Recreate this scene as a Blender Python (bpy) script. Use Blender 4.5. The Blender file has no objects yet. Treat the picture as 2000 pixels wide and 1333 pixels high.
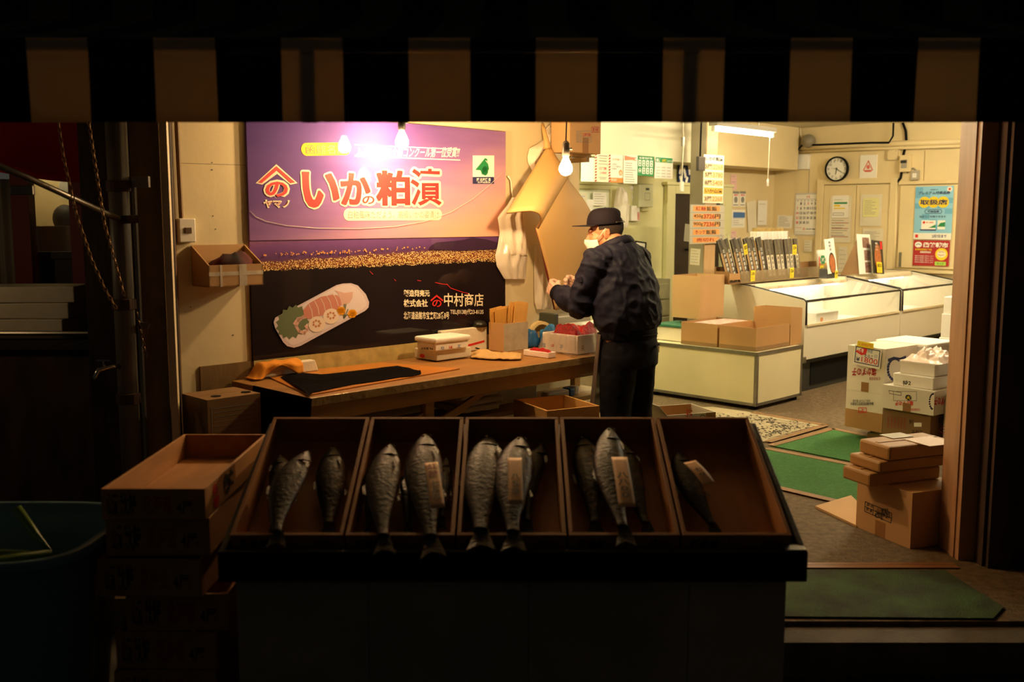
import bpy, bmesh, math, random
from mathutils import Vector, Matrix, noise
random.seed(7)
scn = bpy.context.scene
COL = scn.collection
rad = math.radians
S2 = math.sqrt(0.5)

# ------------------------------------------------------------------ camera, world, exposure
CAM_Z, TILT, FPX = 1.62, rad(7.04), 1944.0
cd = bpy.data.cameras.new('camera'); cam = bpy.data.objects.new('camera', cd); COL.objects.link(cam)
cd.lens, cd.sensor_width = 35.0, 36.0
cam.location = (0, 0, CAM_Z); cam.rotation_euler = (math.pi/2 - TILT, 0, 0)
cd.clip_start, cd.clip_end = 0.05, 100
cd.dof.use_dof = True; cd.dof.focus_distance = 6.3; cd.dof.aperture_fstop = 2.4
scn.camera = cam
wd = bpy.data.worlds.new('night_sky'); scn.world = wd; wd.use_nodes = True
wd.node_tree.nodes['Background'].inputs[0].default_value = (0.46, 0.42, 0.38, 1)
wd.node_tree.nodes['Background'].inputs[1].default_value = 0.012
scn.view_settings.view_transform = 'Standard'; scn.view_settings.look = 'None'
scn.view_settings.gamma = 1.0; scn.view_settings.exposure = 1.0
scn.view_settings.use_curve_mapping = False
# strengths of the lamps the place has (used by the lamp builders below)
BULB, TUBE, AISLE_TUBE, BACK_TUBE, CASE_TUBE = 375.0, 34.0, 215.0, 230.0, 9.0
BULB_C, TUBE_C, BACK_C = (1.0, 0.64, 0.30), (1.0, 0.84, 0.56), (1.0, 0.94, 0.60)

# ------------------------------------------------------------------ measuring: picture point -> place
CT, ST = math.cos(TILT), math.sin(TILT)
CAM = Vector((0, 0, CAM_Z))
def ray(px, py):
    a, b = (px-1000)/FPX, (666.5-py)/FPX
    return Vector((a, CT + b*ST, -ST + b*CT))
def hit(px, py, n, p):
    d = ray(px, py); n = Vector(n)
    return CAM + d*(((Vector(p)-CAM).dot(n))/d.dot(n))
def onY(px, py, Y): return hit(px, py, (0, 1, 0), (0, Y, 0))
def onZ(px, py, z): return hit(px, py, (0, 0, 1), (0, 0, z))
def onU(px, py, c): return hit(px, py, (-1, 1, 0), (0, c, 0))     # planes parallel to the banner wall
def onV(px, py, s): return hit(px, py, (1, 1, 0), (0, s, 0))      # planes parallel to the clock wall
def UV(u, v, z=0.0): return Vector(((u-v)*S2, (u+v)*S2, z))
def uv(p): return ((p.x+p.y)*S2, (p.y-p.x)*S2)
def zat(X, Y, py):
    return CAM_Z + Y*math.tan(math.atan((666.5-py)/FPX)-TILT)
WU, WV = rad(45), rad(-45)
CB, CS, CK, SV = 6.61, 9.53, 10.1, 17.2

# ------------------------------------------------------------------ materials
def col(h, a=1.0):
    h = h.lstrip('#'); c = [int(h[i:i+2], 16)/255 for i in (0, 2, 4)]
    return tuple([x/12.92 if x <= .04045 else ((x+.055)/1.055)**2.4 for x in c]) + (a,)
_M = {}
def mat(name, c, rough=.6, metal=0.0, var=0.0, vscale=6.0, c2=None, bump=0.0, bscale=40.0, stretch=(1, 1, 1), spec=.5, trans=0.0, sheen=0.0, coat=0.0, emit=None, es=0.0, sub=0.0):
    if name in _M: return _M[name]
    m = bpy.data.materials.new(name); m.use_nodes = True; nt = m.node_tree; b = nt.nodes['Principled BSDF']
    cc = col(c) if isinstance(c, str) else c
    b.inputs['Base Color'].default_value = cc; b.inputs['Roughness'].default_value = rough
    b.inputs['Metallic'].default_value = metal; b.inputs['Specular IOR Level'].default_value = spec
    b.inputs['Coat Weight'].default_value = coat; b.inputs['Coat Roughness'].default_value = .04
    if sheen: b.inputs['Sheen Weight'].default_value = sheen
    if sub:
        b.inputs['Subsurface Weight'].default_value = sub; b.inputs['Subsurface Radius'].default_value = (.02, .008, .004)
        b.inputs['Subsurface Scale'].default_value = .5
    if emit: b.inputs['Emission Color'].default_value = tuple(emit[:3])+(1,); b.inputs['Emission Strength'].default_value = es
    if var or bump:
        tc = nt.nodes.new('ShaderNodeTexCoord'); mp = nt.nodes.new('ShaderNodeMapping')
        nt.links.new(tc.outputs['Object'], mp.inputs['Vector']); mp.inputs['Scale'].default_value = stretch
    if var:
        n = nt.nodes.new('ShaderNodeTexNoise'); n.inputs['Scale'].default_value = vscale; n.inputs['Detail'].default_value = 6
        nt.links.new(mp.outputs[0], n.inputs['Vector'])
        r = nt.nodes.new('ShaderNodeValToRGB'); r.color_ramp.elements[0].position = .32; r.color_ramp.elements[1].position = .68
        d2 = col(c2) if c2 else tuple(x*(1-var) for x in cc[:3])+(1,)
        r.color_ramp.elements[0].color = d2; r.color_ramp.elements[1].color = cc
        nt.links.new(n.outputs[0], r.inputs[0]); nt.links.new(r.outputs[0], b.inputs['Base Color'])
    if bump:
        n2 = nt.nodes.new('ShaderNodeTexNoise'); n2.inputs['Scale'].default_value = bscale; n2.inputs['Detail'].default_value = 4
        nt.links.new(mp.outputs[0], n2.inputs['Vector'])
        bp = nt.nodes.new('ShaderNodeBump'); bp.inputs['Strength'].default_value = bump; bp.inputs['Distance'].default_value = .01
        nt.links.new(n2.outputs[0], bp.inputs['Height']); nt.links.new(bp.outputs[0], b.inputs['Normal'])
    if trans:                                  # thin clear film or glass: part straight through, part skin
        out = nt.nodes['Material Output']; t = nt.nodes.new('ShaderNodeBsdfTransparent'); mx = nt.nodes.new('ShaderNodeMixShader')
        mx.inputs[0].default_value = trans
        nt.links.new(b.outputs[0], mx.inputs[1]); nt.links.new(t.outputs[0], mx.inputs[2]); nt.links.new(mx.outputs[0], out.inputs[0])
    _M[name] = m; return m
def clear(name, gloss=.10, rough=.12, tint='#ffffff', body=.06, bump=0.0, bscale=25):
    """thin clear film or glass: mostly straight through, a little skin and a gloss on top"""
    if name in _M: return _M[name]
    m = mat(name, tint, rough, trans=1-body, bump=bump, bscale=bscale, spec=.3); nt = m.node_tree
    g = nt.nodes.new('ShaderNodeBsdfGlossy'); g.inputs['Roughness'].default_value = rough
    out = nt.nodes['Material Output']; last = out.inputs[0].links[0].from_socket
    if bump:
        nb = [n for n in nt.nodes if n.type == 'BUMP'][0]; nt.links.new(nb.outputs[0], g.inputs['Normal'])
    fr = nt.nodes.new('ShaderNodeLayerWeight'); fr.inputs[0].default_value = .35
    ml = nt.nodes.new('ShaderNodeMath'); ml.operation = 'MULTIPLY_ADD'; nt.links.new(fr.outputs['Facing'], ml.inputs[0]); ml.inputs[1].default_value = gloss*3; ml.inputs[2].default_value = gloss
    ml.use_clamp = True
    ms = nt.nodes.new('ShaderNodeMixShader'); nt.links.new(ml.outputs[0], ms.inputs[0]); nt.links.new(last, ms.inputs[1]); nt.links.new(g.outputs[0], ms.inputs[2]); nt.links.new(ms.outputs[0], out.inputs[0])
    return m
def emis(name, c, s):
    if name in _M: return _M[name]
    m = bpy.data.materials.new(name); m.use_nodes = True; nt = m.node_tree; nt.nodes.remove(nt.nodes['Principled BSDF'])
    e = nt.nodes.new('ShaderNodeEmission'); e.inputs[0].default_value = tuple(c[:3])+(1,); e.inputs[1].default_value = s
    nt.links.new(e.outputs[0], nt.nodes['Material Output'].inputs[0]); _M[name] = m; return m

# ------------------------------------------------------------------ building helpers
MW = {}
class B:
    def __init__(s): s.v = []; s.f = []
    def add(s, vs, fs, M=None):
        k = len(s.v)
        s.v += [tuple(M @ Vector(p)) if M else tuple(p) for p in vs]
        s.f += [tuple(i+k for i in f) for f in fs]; return s
    def bb(s, x0, x1, y0, y1, z0, z1, M=None):
        return s.add([(x0,y0,z0),(x1,y0,z0),(x1,y1,z0),(x0,y1,z0),(x0,y0,z1),(x1,y0,z1),(x1,y1,z1),(x0,y1,z1)],
                     [(3,2,1,0),(4,5,6,7),(0,1,5,4),(1,2,6,5),(2,3,7,6),(3,0,4,7)], M)
    def hexa(s, p): return s.add(p, [(3,2,1,0),(4,5,6,7),(0,1,5,4),(1,2,6,5),(2,3,7,6),(3,0,4,7)])
    def tube(s, pts, r, n=8, M=None, flat=1.0):
        pts = [Vector(p) for p in pts]; rr = r if isinstance(r, (list, tuple)) else [r]*len(pts)
        vs, fs = [], []; prev = None
        for i, p in enumerate(pts):
            t = (pts[min(i+1, len(pts)-1)]-pts[max(i-1, 0)]).normalized()
            if prev is None: a = t.orthogonal().normalized()
            else:
                a = prev - t*prev.dot(t)
                a = a.normalized() if a.length > 1e-6 else t.orthogonal().normalized()
            prev = a; b = t.cross(a)
            for k in range(n):
                g = 2*math.pi*k/n; vs.append(p + a*math.cos(g)*rr[i] + b*math.sin(g)*rr[i]*flat)
        for i in range(len(pts)-1):
            for k in range(n):
                fs.append((i*n+k, i*n+(k+1)%n, (i+1)*n+(k+1)%n, (i+1)*n+k))
        fs.append(tuple(reversed(range(n)))); fs.append(tuple(range((len(pts)-1)*n, len(pts)*n)))
        return s.add(vs, fs, M)
    def lathe(s, prof, n=24, M=None):
        vs, fs = [], []
        for r, z in prof:
            for k in range(n):
                g = 2*math.pi*k/n; vs.append((r*math.cos(g), r*math.sin(g), z))
        for i in range(len(prof)-1):
            for k in range(n): fs.append((i*n+k, i*n+(k+1)%n, (i+1)*n+(k+1)%n, (i+1)*n+k))
        if prof[0][0] > 1e-4: fs.append(tuple(reversed(range(n))))
        if prof[-1][0] > 1e-4: fs.append(tuple(range((len(prof)-1)*n, len(prof)*n)))
        return s.add(vs, fs, M)
    def ball(s, c, r, n=16, m=10, M=None):
        r = r if isinstance(r, (tuple, list)) else (r, r, r); vs, fs = [], []
        for i in range(m+1):
            t = math.pi*i/m
            for k in range(n):
                g = 2*math.pi*k/n
                vs.append((c[0]+r[0]*math.sin(t)*math.cos(g), c[1]+r[1]*math.sin(t)*math.sin(g), c[2]-r[2]*math.cos(t)))
        for i in range(m):
            for k in range(n): fs.append((i*n+k, i*n+(k+1)%n, (i+1)*n+(k+1)%n, (i+1)*n+k))
        return s.add(vs, fs, M)
    def prism(s, poly, a, b, M=None):          # polygon in x,z ; thickness along y from a to b
        n = len(poly)
        vs = [(p[0], a, p[1]) for p in poly]+[(p[0], b, p[1]) for p in poly]
        return s.add(vs, [tuple(range(n)), tuple(reversed(range(n, 2*n)))]+[((i+1)%n, i, n+i, n+(i+1)%n) for i in range(n)], M)
    def sheet(s, fn, nu, nv, t=0.0, M=None):   # fn(a,b) -> point ; optional thickness along the normal
        P = [[Vector(fn(i/nu, j/nv)) for i in range(nu+1)] for j in range(nv+1)]
        vs = [p for r in P for p in r]; w = nu+1
        fs = [(j*w+i, j*w+i+1, (j+1)*w+i+1, (j+1)*w+i) for j in range(nv) for i in range(nu)]
        if t:
            N = []
            for j in range(nv+1):
                for i in range(nu+1):
                    a = P[j][min(i+1,nu)]-P[j][max(i-1,0)]; b = P[min(j+1,nv)][i]-P[max(j-1,0)][i]
                    N.append(a.cross(b).normalized() if a.cross(b).length > 1e-9 else Vector((0,0,1)))
            k = len(vs); vs = vs + [v - n*t for v, n in zip(vs, N)]
            fs = fs + [tuple(k+q for q in reversed(f)) for f in fs]
            edge = [i for i in range(w)] + [j*w+nu for j in range(1, nv+1)] + [nv*w+i for i in range(nu-1, -1, -1)] + [j*w for j in range(nv-1, 0, -1)]
            for q in range(len(edge)):
                a, b = edge[q], edge[(q+1) % len(edge)]; fs.append((b, a, k+a, k+b))
        return s.add(vs, fs, M)
    def mesh(s, name):
        me = bpy.data.meshes.new(name); me.from_pydata(s.v, [], s.f); me.update(); return me
    def obj(s, name, m, parent=None, loc=None, rotz=0.0, smooth=False, bevel=0.0, weld=False, M=None, recalc=False):
        me = s.mesh(name); me.materials.append(m)
        if weld or recalc:
            bm = bmesh.new(); bm.from_mesh(me)
            if weld: bmesh.ops.remove_doubles(bm, verts=bm.verts, dist=1e-5)
            bmesh.ops.recalc_face_normals(bm, faces=bm.faces); bm.to_mesh(me); bm.free()
        o = bpy.data.objects.new(name, me); COL.objects.link(o)
        if parent: o.parent = parent
        if loc is not None: o.location = loc
        o.rotation_euler = (0, 0, rotz)
        X = Matrix.Translation(Vector(loc) if loc is not None else Vector((0,0,0))) @ Matrix.Rotation(rotz, 4, 'Z')
        if M is not None: o.matrix_local = M; X = M.copy()
        MW[o.name] = (MW[parent.name] @ X) if parent else X
        if smooth:
            for p in me.polygons: p.use_smooth = True
        if bevel:
            bv = o.modifiers.new('bevel', 'BEVEL'); bv.width = bevel; bv.segments = 2; bv.limit_method = 'ANGLE'; bv.angle_limit = rad(35)
        return o
def tag(o, label, cat, group=None, kind=None):
    o['label'] = label; o['category'] = cat
    if group: o['group'] = group
    if kind: o['kind'] = kind
    return o
def T(name, label, cat, loc, rotz=0.0, group=None, M=None):
    o = bpy.data.objects.new(name, None); COL.objects.link(o); o.empty_display_size = .1
    if M is None: M = Matrix.Translation(Vector(loc)) @ Matrix.Rotation(rotz, 4, 'Z')
    o.matrix_basis = M; MW[o.name] = M.copy()
    return tag(o, label, cat, group)
def struct(name, b, m, loc=None, rotz=0.0, label=None, **k):
    o = b.obj(name, m, None, loc, rotz, **k); o['kind'] = 'structure'
    if label: o['label'] = label; o['category'] = name.split('_')[0]
    return o
def dup(root, M, label=None, group=None, keep=None):
    r = root.copy(); COL.objects.link(r); r.matrix_basis = M; MW[r.name] = M.copy()
    if label: r['label'] = label
    if group: r['group'] = group
    for ch in list(root.children):
        c = ch.copy(); COL.objects.link(c); c.parent = r; MW[c.name] = M @ ch.matrix_basis
        for g in list(ch.children):
            d = g.copy(); COL.objects.link(d); d.parent = c
    return r
def LM(loc, rotz=0.0): return Matrix.Translation(Vector(loc)) @ Matrix.Rotation(rotz, 4, 'Z')

# ------------------------------------------------------------------ printing: flat ink on a surface
_tc = {}
def glyphs(s, wt):
    if (s, wt) in _tc: return _tc[(s, wt)]
    c = bpy.data.curves.new('ink', 'FONT'); c.body = s; c.size = 1.0; c.offset = wt; c.resolution_u = 3; c.space_line = 1.0
    o = bpy.data.objects.new('ink', c); me = bpy.data.meshes.new_from_object(o)
    vs = [(v.co.x, v.co.y) for v in me.vertices]; fs = [tuple(p.vertices) for p in me.polygons]
    bpy.data.objects.remove(o); bpy.data.curves.remove(c); bpy.data.meshes.remove(me)
    if not vs: vs = [(0, 0)]
    xs = [v[0] for v in vs]; ys = [v[1] for v in vs]
    _tc[(s, wt)] = (vs, fs, (min(xs), max(xs), min(ys), max(ys))); return _tc[(s, wt)]
class Ink:
    """collects flat shapes on the front plane (local y = 0) of frame F; drawn in picture points (px) or local x,z"""
    def __init__(s, F, lift=.0012): s.F = F; s.Fi = F.inverted(); s.v = []; s.f = []; s.lift = lift; s.d = 0.0
    def p(s, px, py):
        n = s.F.to_3x3() @ Vector((0, 1, 0)); q = s.Fi @ hit(px, py, n, s.F.translation); return (q.x, q.z)
    def poly(s, pts):
        k = len(s.v); s.v += [tuple(q) for q in pts]; s.f.append(tuple(range(k, k+len(pts)))); return s
    def ppoly(s, pts): return s.poly([s.p(*q) for q in pts])
    def rect(s, x0, x1, z0, z1): return s.poly([(x0,z0),(x1,z0),(x1,z1),(x0,z1)])
    def prect(s, x0, y0, x1, y1): return s.ppoly([(x0,y1),(x1,y1),(x1,y0),(x0,y0)])
    def disc(s, x, z, rx, rz=None, n=20, a=0.0):
        rz = rz or rx; ca, sa = math.cos(a), math.sin(a)
        return s.poly([(x+rx*math.cos(t)*ca-rz*math.sin(t)*sa, z+rx*math.cos(t)*sa+rz*math.sin(t)*ca) for t in [2*math.pi*i/n for i in range(n)]])
    def pdisc(s, px, py, r, rz=None, a=0.0):
        c = s.p(px, py); e = s.p(px+r, py); f = s.p(px, py-(rz or r))
        return s.disc(c[0], c[1], abs(e[0]-c[0]), abs(f[1]-c[1]), 24, a)
    def stroke(s, pts, w, closed=False):
        if closed: pts = list(pts)+[pts[0]]
        for a, b in zip(pts, pts[1:]):
            a, b = Vector(a), Vector(b); d = b-a
            if d.length < 1e-6: continue
            d.normalize(); n = Vector((-d.y, d.x))*w/2; e = d*w*.4
            s.poly([a-e-n, b+e-n, b+e+n, a-e+n])
        return s
    def pstroke(s, pts, w, closed=False):
        q = [s.p(*t) for t in pts]; a = s.p(pts[0][0]+w, pts[0][1]); return s.stroke(q, abs(a[0]-q[0][0]), closed)
    def frame(s, x0, y0, x1, y1, w): return s.pstroke([(x0,y0),(x1,y0),(x1,y1),(x0,y1)], w, True)
    def text(s, t, x0, x1, z0, z1, wt=.012, flip=False, shear=0.0, keep=False):
        vs, fs, (a, b, c, d) = glyphs(t, wt); k = len(s.v)
        sx = (x1-x0)/max(b-a, 1e-6); sz = (z1-z0)/max(d-c, 1e-6)
        if keep:
            q = min(sx, sz); ox = (x0+x1)/2-(b-a)*q/2; sx = sz = q
        else: ox = x0
        for x, y in vs:
            X = (x-a)*sx; Z = (y-c)*sz; X += shear*(Z-(z1-z0)/2)
            if flip: X = (x1-x0)-X; Z = (z1-z0)-Z
            s.v.append((ox+X, z0+Z))
        s.f += [tuple(i+k for i in f) for f in fs]; return s
    def ptext(s, t, x0, y0, x1, y1, wt=.012, flip=False, shear=0.0):
        """text fitted into the slanted picture rectangle on this plane"""
        vs, fs, (a, b, c, d) = glyphs(t, wt); k = len(s.v); ym = (y0+y1)/2
        A = Vector(s.p(x0, ym)); Bx = Vector(s.p(x1, ym)); q = s.p((x0+x1)/2, y0); r = s.p((x0+x1)/2, y1); h = q[1]-r[1]
        for x, y in vs:
            fx = (x-a)/max(b-a, 1e-6); fy = (y-c)/max(d-c, 1e-6)
            if flip: fx, fy = 1-fx, 1-fy
            P = A.lerp(Bx, fx); s.v.append((P.x+shear*h*(fy-.5), P.y+h*(fy-.5), s.d))
        s.f += [tuple(i+k for i in f) for f in fs]; return s
    def build(s, name, m, parent, label=None):
        X = MW[parent.name].inverted() @ s.F; me = bpy.data.meshes.new(name)
        me.from_pydata([tuple(X @ Vector((q[0], -s.lift-(q[2] if len(q) > 2 else 0), q[1]))) for q in s.v], [], s.f); me.materials.append(m); me.update()
        o = bpy.data.objects.new(name, me); COL.objects.link(o); o.parent = parent; MW[o.name] = MW[parent.name]
        if label: o['label'] = label
        return o
def rectU(x0, y0, x1, y1, c):
    ym, xm = (y0+y1)/2, (x0+x1)/2
    a, b = onU(x0, ym, c), onU(x1, ym, c); m = (a+b)/2
    mx = 1000+FPX*m.x/(m.y*CT-(m.z-CAM_Z)*ST)
    t, o = onU(mx, y0, c), onU(mx, y1, c)
    return Vector((m.x, m.y, o.z)), (b-a).to_2d().length, t.z-o.z
def rectV(x0, y0, x1, y1, s):
    ym = (y0+y1)/2; a, b = onV(x0, ym, s), onV(x1, ym, s); m = (a+b)/2
    mx = 1000+FPX*m.x/(m.y*CT-(m.z-CAM_Z)*ST)
    t, o = onV(mx, y0, s), onV(mx, y1, s)
    return Vector((m.x, m.y, o.z)), (b-a).to_2d().length, t.z-o.z
def corner_box(pxc, pyc, z, pxl, pxr, pyt, a=45.0):
    """nearest bottom corner of a box standing at height z, with where its left and right faces end"""
    C = onZ(pxc, pyc, z); a = rad(a); ca, sa = math.cos(a), math.sin(a); h = (z-CAM_Z)*ST
    def t_to(px, dx, dy):
        k = (px-1000)/FPX; return (k*(C.y*CT-h)-C.x)/(dx-k*dy*CT)
    sx, sy = t_to(pxr, ca, sa), t_to(pxl, -sa, ca)
    H = zat(C.x, C.y, pyt)-z
    mid = C + Vector((ca, sa, 0))*sx/2 + Vector((-sa, ca, 0))*sy/2
    return mid, sx, sy, H, a, C
# ================================================================== materials shared by the place
m_wall = mat('cream_wall_paint', '#e9dab0', .55, var=.10, vscale=2.2, bump=.08, bscale=30)
m_wall2 = mat('yellow_cream_paint', '#e8d4a2', .5, var=.10, vscale=1.6, bump=.06, bscale=25)
m_back = mat('yellow_green_paint', '#e4e0aa', .5, var=.12, vscale=2.0, bump=.06, bscale=25)
m_soffit = mat('pale_panel_paint', '#e6dfc0', .5, var=.06, vscale=1.5)
m_pillar = mat('grey_pillar_paint', '#a2977c', .5, var=.12, vscale=3)
m_pillar2 = mat('pale_wood_strip', '#d4ac7c', .55, var=.12, vscale=5, stretch=(8, 8, .6))
m_ply = mat('brown_plywood', '#8a6b3c', .65, var=.35, vscale=5, stretch=(2, 2, .6), bump=.1)
m_ceil = mat('ceiling_board', '#d8cfb4', .7, var=.08, vscale=3)
m_floor = mat('worn_concrete', '#6e5a40', .8, var=.5, vscale=26, bump=.5, bscale=90, spec=.25)
m_street = mat('street_asphalt', '#4a443c', .8, var=.4, vscale=9, bump=.5, bscale=70)
m_dark = mat('dark_shutter_steel', '#2c241e', .6, var=.35, vscale=4, bump=.15)
m_rust = mat('rusty_steel', '#5a3c28', .75, var=.6, vscale=7, c2='#241a14', bump=.3, stretch=(1, 1, .35))
m_jamb = mat('worn_door_frame', '#b98c66', .5, var=.3, vscale=6, stretch=(3, 3, .5))
m_jambw = mat('cream_door_frame', '#e6d6b4', .45, var=.12, vscale=6)
m_steel = mat('brushed_steel', '#9a958c', .35, .9, var=.15, vscale=12)
m_chrome = mat('chrome', '#c8c4bc', .18, 1.0)
m_black = mat('black_plastic', '#15140f', .4)
m_blackm = mat('matt_black', '#0c0b0b', .8, spec=.15)
m_white = mat('white_plastic', '#efebe0', .35)
m_paper = mat('white_paper', '#f3efe2', .7, var=.04, vscale=5)
m_paper2 = mat('cream_paper', '#e8dfc4', .7, var=.08, vscale=6)
m_styro = mat('white_styrofoam', '#f4efe4', .6, var=.05, vscale=14, bump=.15, bscale=160)
m_styro2 = mat('used_styrofoam', '#e6dcc4', .65, var=.12, vscale=10, bump=.2, bscale=140)
m_card = mat('brown_cardboard', '#b98a54', .7, var=.10, vscale=3, bump=.05, bscale=120)
m_card2 = mat('tan_cardboard', '#c49a66', .7, var=.10, vscale=3, bump=.05, bscale=120)
m_card3 = mat('dull_cardboard', '#8f6c42', .75, var=.18, vscale=4, bump=.06, bscale=120)
m_cardw = mat('white_coated_cardboard', '#e9e2d2', .5, var=.05, vscale=4)
m_tape = mat('brown_packing_tape', '#9a6f42', .25)
m_kraft = mat('kraft_paper', '#d4ac6c', .6, var=.08, vscale=2.5, bump=.04, bscale=80)
m_film = clear('clear_film', .14, .12, '#fff4e4', .20, .6, 22)
m_film2 = mat('milky_film', '#f4ead8', .22, trans=.35, spec=.6, bump=.4, bscale=18)
m_glass = clear('clear_glass', .05, .02, '#f2fbf6', .02)
i_black = mat('black_ink', '#161310', .6)
i_navy = mat('navy_ink', '#26285c', .6)
i_blue = mat('blue_ink', '#4a78b8', .6)
i_red = mat('red_ink', '#d8231e', .55)
i_dred = mat('dark_red_ink', '#a3201c', .6)
i_green = mat('green_ink', '#1f8a4c', .55)
i_yellow = mat('yellow_ink', '#f6d322', .55)
i_orange = mat('orange_ink', '#e98a3a', .55)
i_grey = mat('grey_ink', '#8d897f', .65)
i_white = mat('white_ink', '#f8f4ea', .5)
i_cream = mat('cream_ink', '#f4e6c8', .5)
m_yel = mat('yellow_price_card', '#f7dc28', .5)
m_orng = mat('orange_price_slip', '#e9a45c', .55, var=.06, vscale=5)
m_navy = mat('navy_workwear', '#12142a', .7, var=.15, vscale=8, spec=.28, bump=.12, bscale=240)

# ================================================================== the shell of the shop
P0 = UV(2.25, 0)                                     # helper values
struct('floor', B().add([(-1.75,4.10,0),(1.0,4.10,0),(3.9,4.10,0),(9.5,9.0,0),(9.5,17,0),(-3,17,0),(-3,7,0),(-1.75,5,0),(1.0,3.86,0),(3.9,3.86,0),(-1.75,4.10,-.16),(1.0,4.10,-.16),(1.0,3.86,-.16),(3.9,3.86,-.16)],
    [(0,1,2,3,4,5,6,7),(8,9,2,1),(10,11,1,0),(11,12,8,1),(12,13,9,8)]), m_floor)
struct('ground', B().add([(-8,-3,-.16),(8,-3,-.16),(8,12,-.16),(-8,12,-.16)], [(0,1,2,3)]), m_street)
struct('trim_1', B().bb(1.0, 2.06, 3.70, 3.86, -.158, -.02).add([(2.06,3.70,-.02),(2.06,3.86,-.02),(3.4,4.9,-.02),(3.5,4.78,-.02),(2.06,3.70,-.15),(3.5,4.78,-.15)],[(0,1,2,3),(0,3,5,4)]), mat('concrete_step', '#5e5140', .8, var=.35, vscale=8, bump=.4, bscale=60))

A0 = UV(2.44, 4.674)
uB1 = uv(onU(1131, 420, CB))[0]
vB = CB*S2; vS = CS*S2; vK = CK*S2; uC = SV*S2
# banner wall with its end return, the wall beside the doorway, back wall, clock wall, near right wall
struct('wall_left', B().bb(2.30, uB1, vB, vB+.10, 0, 2.9), m_wall, rotz=WU)
wl = bpy.data.objects['wall_left']
I = Ink(LM((0, CB, 0), WU), .0008); I.pstroke([(352, 319), (487, 323)], .7); I.build('panel_seam', mat('seam_shadow_gap', '#6b5a3c', .8), wl)
for px_, py_ in ((414, 318), (414, 332), (416, 422), (421, 448), (372, 600), (455, 655)):
    I = Ink(LM((0, CB, 0), WU), .0012); I.pdisc(px_, py_, 1.4); I.build('screw_head', m_steel, wl)
struct('wall_entrance', B().bb(-1.80, -1.66, 4.76, 5.03, 0, 2.9), m_ply)
uSplit = uv(onU(1370, 400, CK))[0]
struct('wall_back', B().bb(uB1-1.6, uSplit, vK, vK+.1, 0, 2.9), m_back, rotz=WU)
struct('wall_back_right', B().bb(uSplit, uC+.1, vK, vK+.1, 0, 2.9), m_wall2, rotz=WU)
struct('wall_alcove', B().bb(uB1-1.7, uB1-1.6, vB+.1, vK+.1, 0, 2.9), m_back, rotz=WU)
struct('wall_right', B().bb(uC, uC+.1, .6, vK, 0, 2.9), m_wall2, rotz=WU)
struct('wall_near', B().bb(5.10, uC, .6, .7, 0, 2.9).bb(5.10, 5.20, .7, 1.74, 0, 2.9), m_rust, rotz=WU)
struct('ceiling', B().add([(-1.75,4.72,2.8),(2.35,4.72,2.8),(9.5,9.0,2.8),(9.5,17,2.8),(-4,17,2.8),(-4,7,2.8),(-1.75,5,2.8)], [(6,5,4,3,2,1,0)]), m_ceil)
# beam dropped from the ceiling over the back recess, with the panel hanging from it
pb = onU(1480, 327, CS); us0 = uv(onU(1110, 290, CS))[0]; us1 = uv(onU(1559, 300, CS))[0]
uSS = uv(onU(1376, 300, CS))[0]
struct('trim_2', B().bb(us0-1.2, uSS, vS, vK-.002, pb.z, 2.798), m_soffit, rotz=WU)
struct('trim_7', B().bb(uSS+.001, us1, vS, vK-.002, pb.z, 2.798), m_wall2, rotz=WU)
struct('baseboard_left', B().bb(2.42, uv(onU(489, 720, CB))[0], vB-.012, vB-.001, .0, onU(420, 713, CB).z), m_ply, rotz=WU)
struct('baseboard_table', B().bb(uv(onU(492, 700, CB))[0], uB1-.02, vB-.02, vB-.001, .6, onU(784, 672, CB).z), mat('mustard_board', '#c7b06a', .6, var=.35, vscale=14), rotz=WU)
# facade over the doorway, and the frames either side
struct('wall_front', B().bb(-6, 6.5, 4.66, 4.74, 2.40, 3.6), m_dark)
struct('trim_3', B().bb(-1.622, -1.588, 4.66, 4.685, -.15, 2.40), m_jambw)
struct('trim_6', B().bb(-1.622, -1.600, 4.69, 4.74, 0, 2.79), m_blackm)  # black strip standing in for the dark gap behind the left jamb
struct('trim_4', B().bb(2.125, 2.20, 4.58, 4.80, -.15, 2.42).bb(2.118, 2.128, 4.62, 4.66, 0.0, 2.4), m_jamb)
struct('wall_exterior', B().bb(2.20, 2.62, 4.50, 4.80, -.158, 2.42).bb(2.215, 2.32, 4.47, 4.50, -.15, 2.42), m_rust)
struct('wall_exterior_right', B().bb(2.62, 6.5, 4.9, 5.0, -.158, 3.2), m_dark)
struct('wall_exterior_left', B().bb(-2.05, -1.627, 4.78, 4.84, -.158, 2.42), m_rust)
# column with a pale wooden strip on its right side
pcl, pcm, pcr = onU(1347, 400, 9.0), onU(1376, 400, 9.0), onU(1397, 400, 9.0)
uc0, ucm, uc1 = uv(pcl)[0], uv(pcm)[0], uv(pcr)[0]
vC = 9.0*S2
vCb = uv(onV(1347, 400, ucm/S2))[1]
struct('pillar', B().bb(ucm, uc1, vC, vCb, 0, 2.798), m_pillar, rotz=WU)
struct('trim_5', B().bb(ucm+.005, uc1, vC-.012, vC-.001, 0, 2.79), m_pillar2, rotz=WU)

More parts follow.
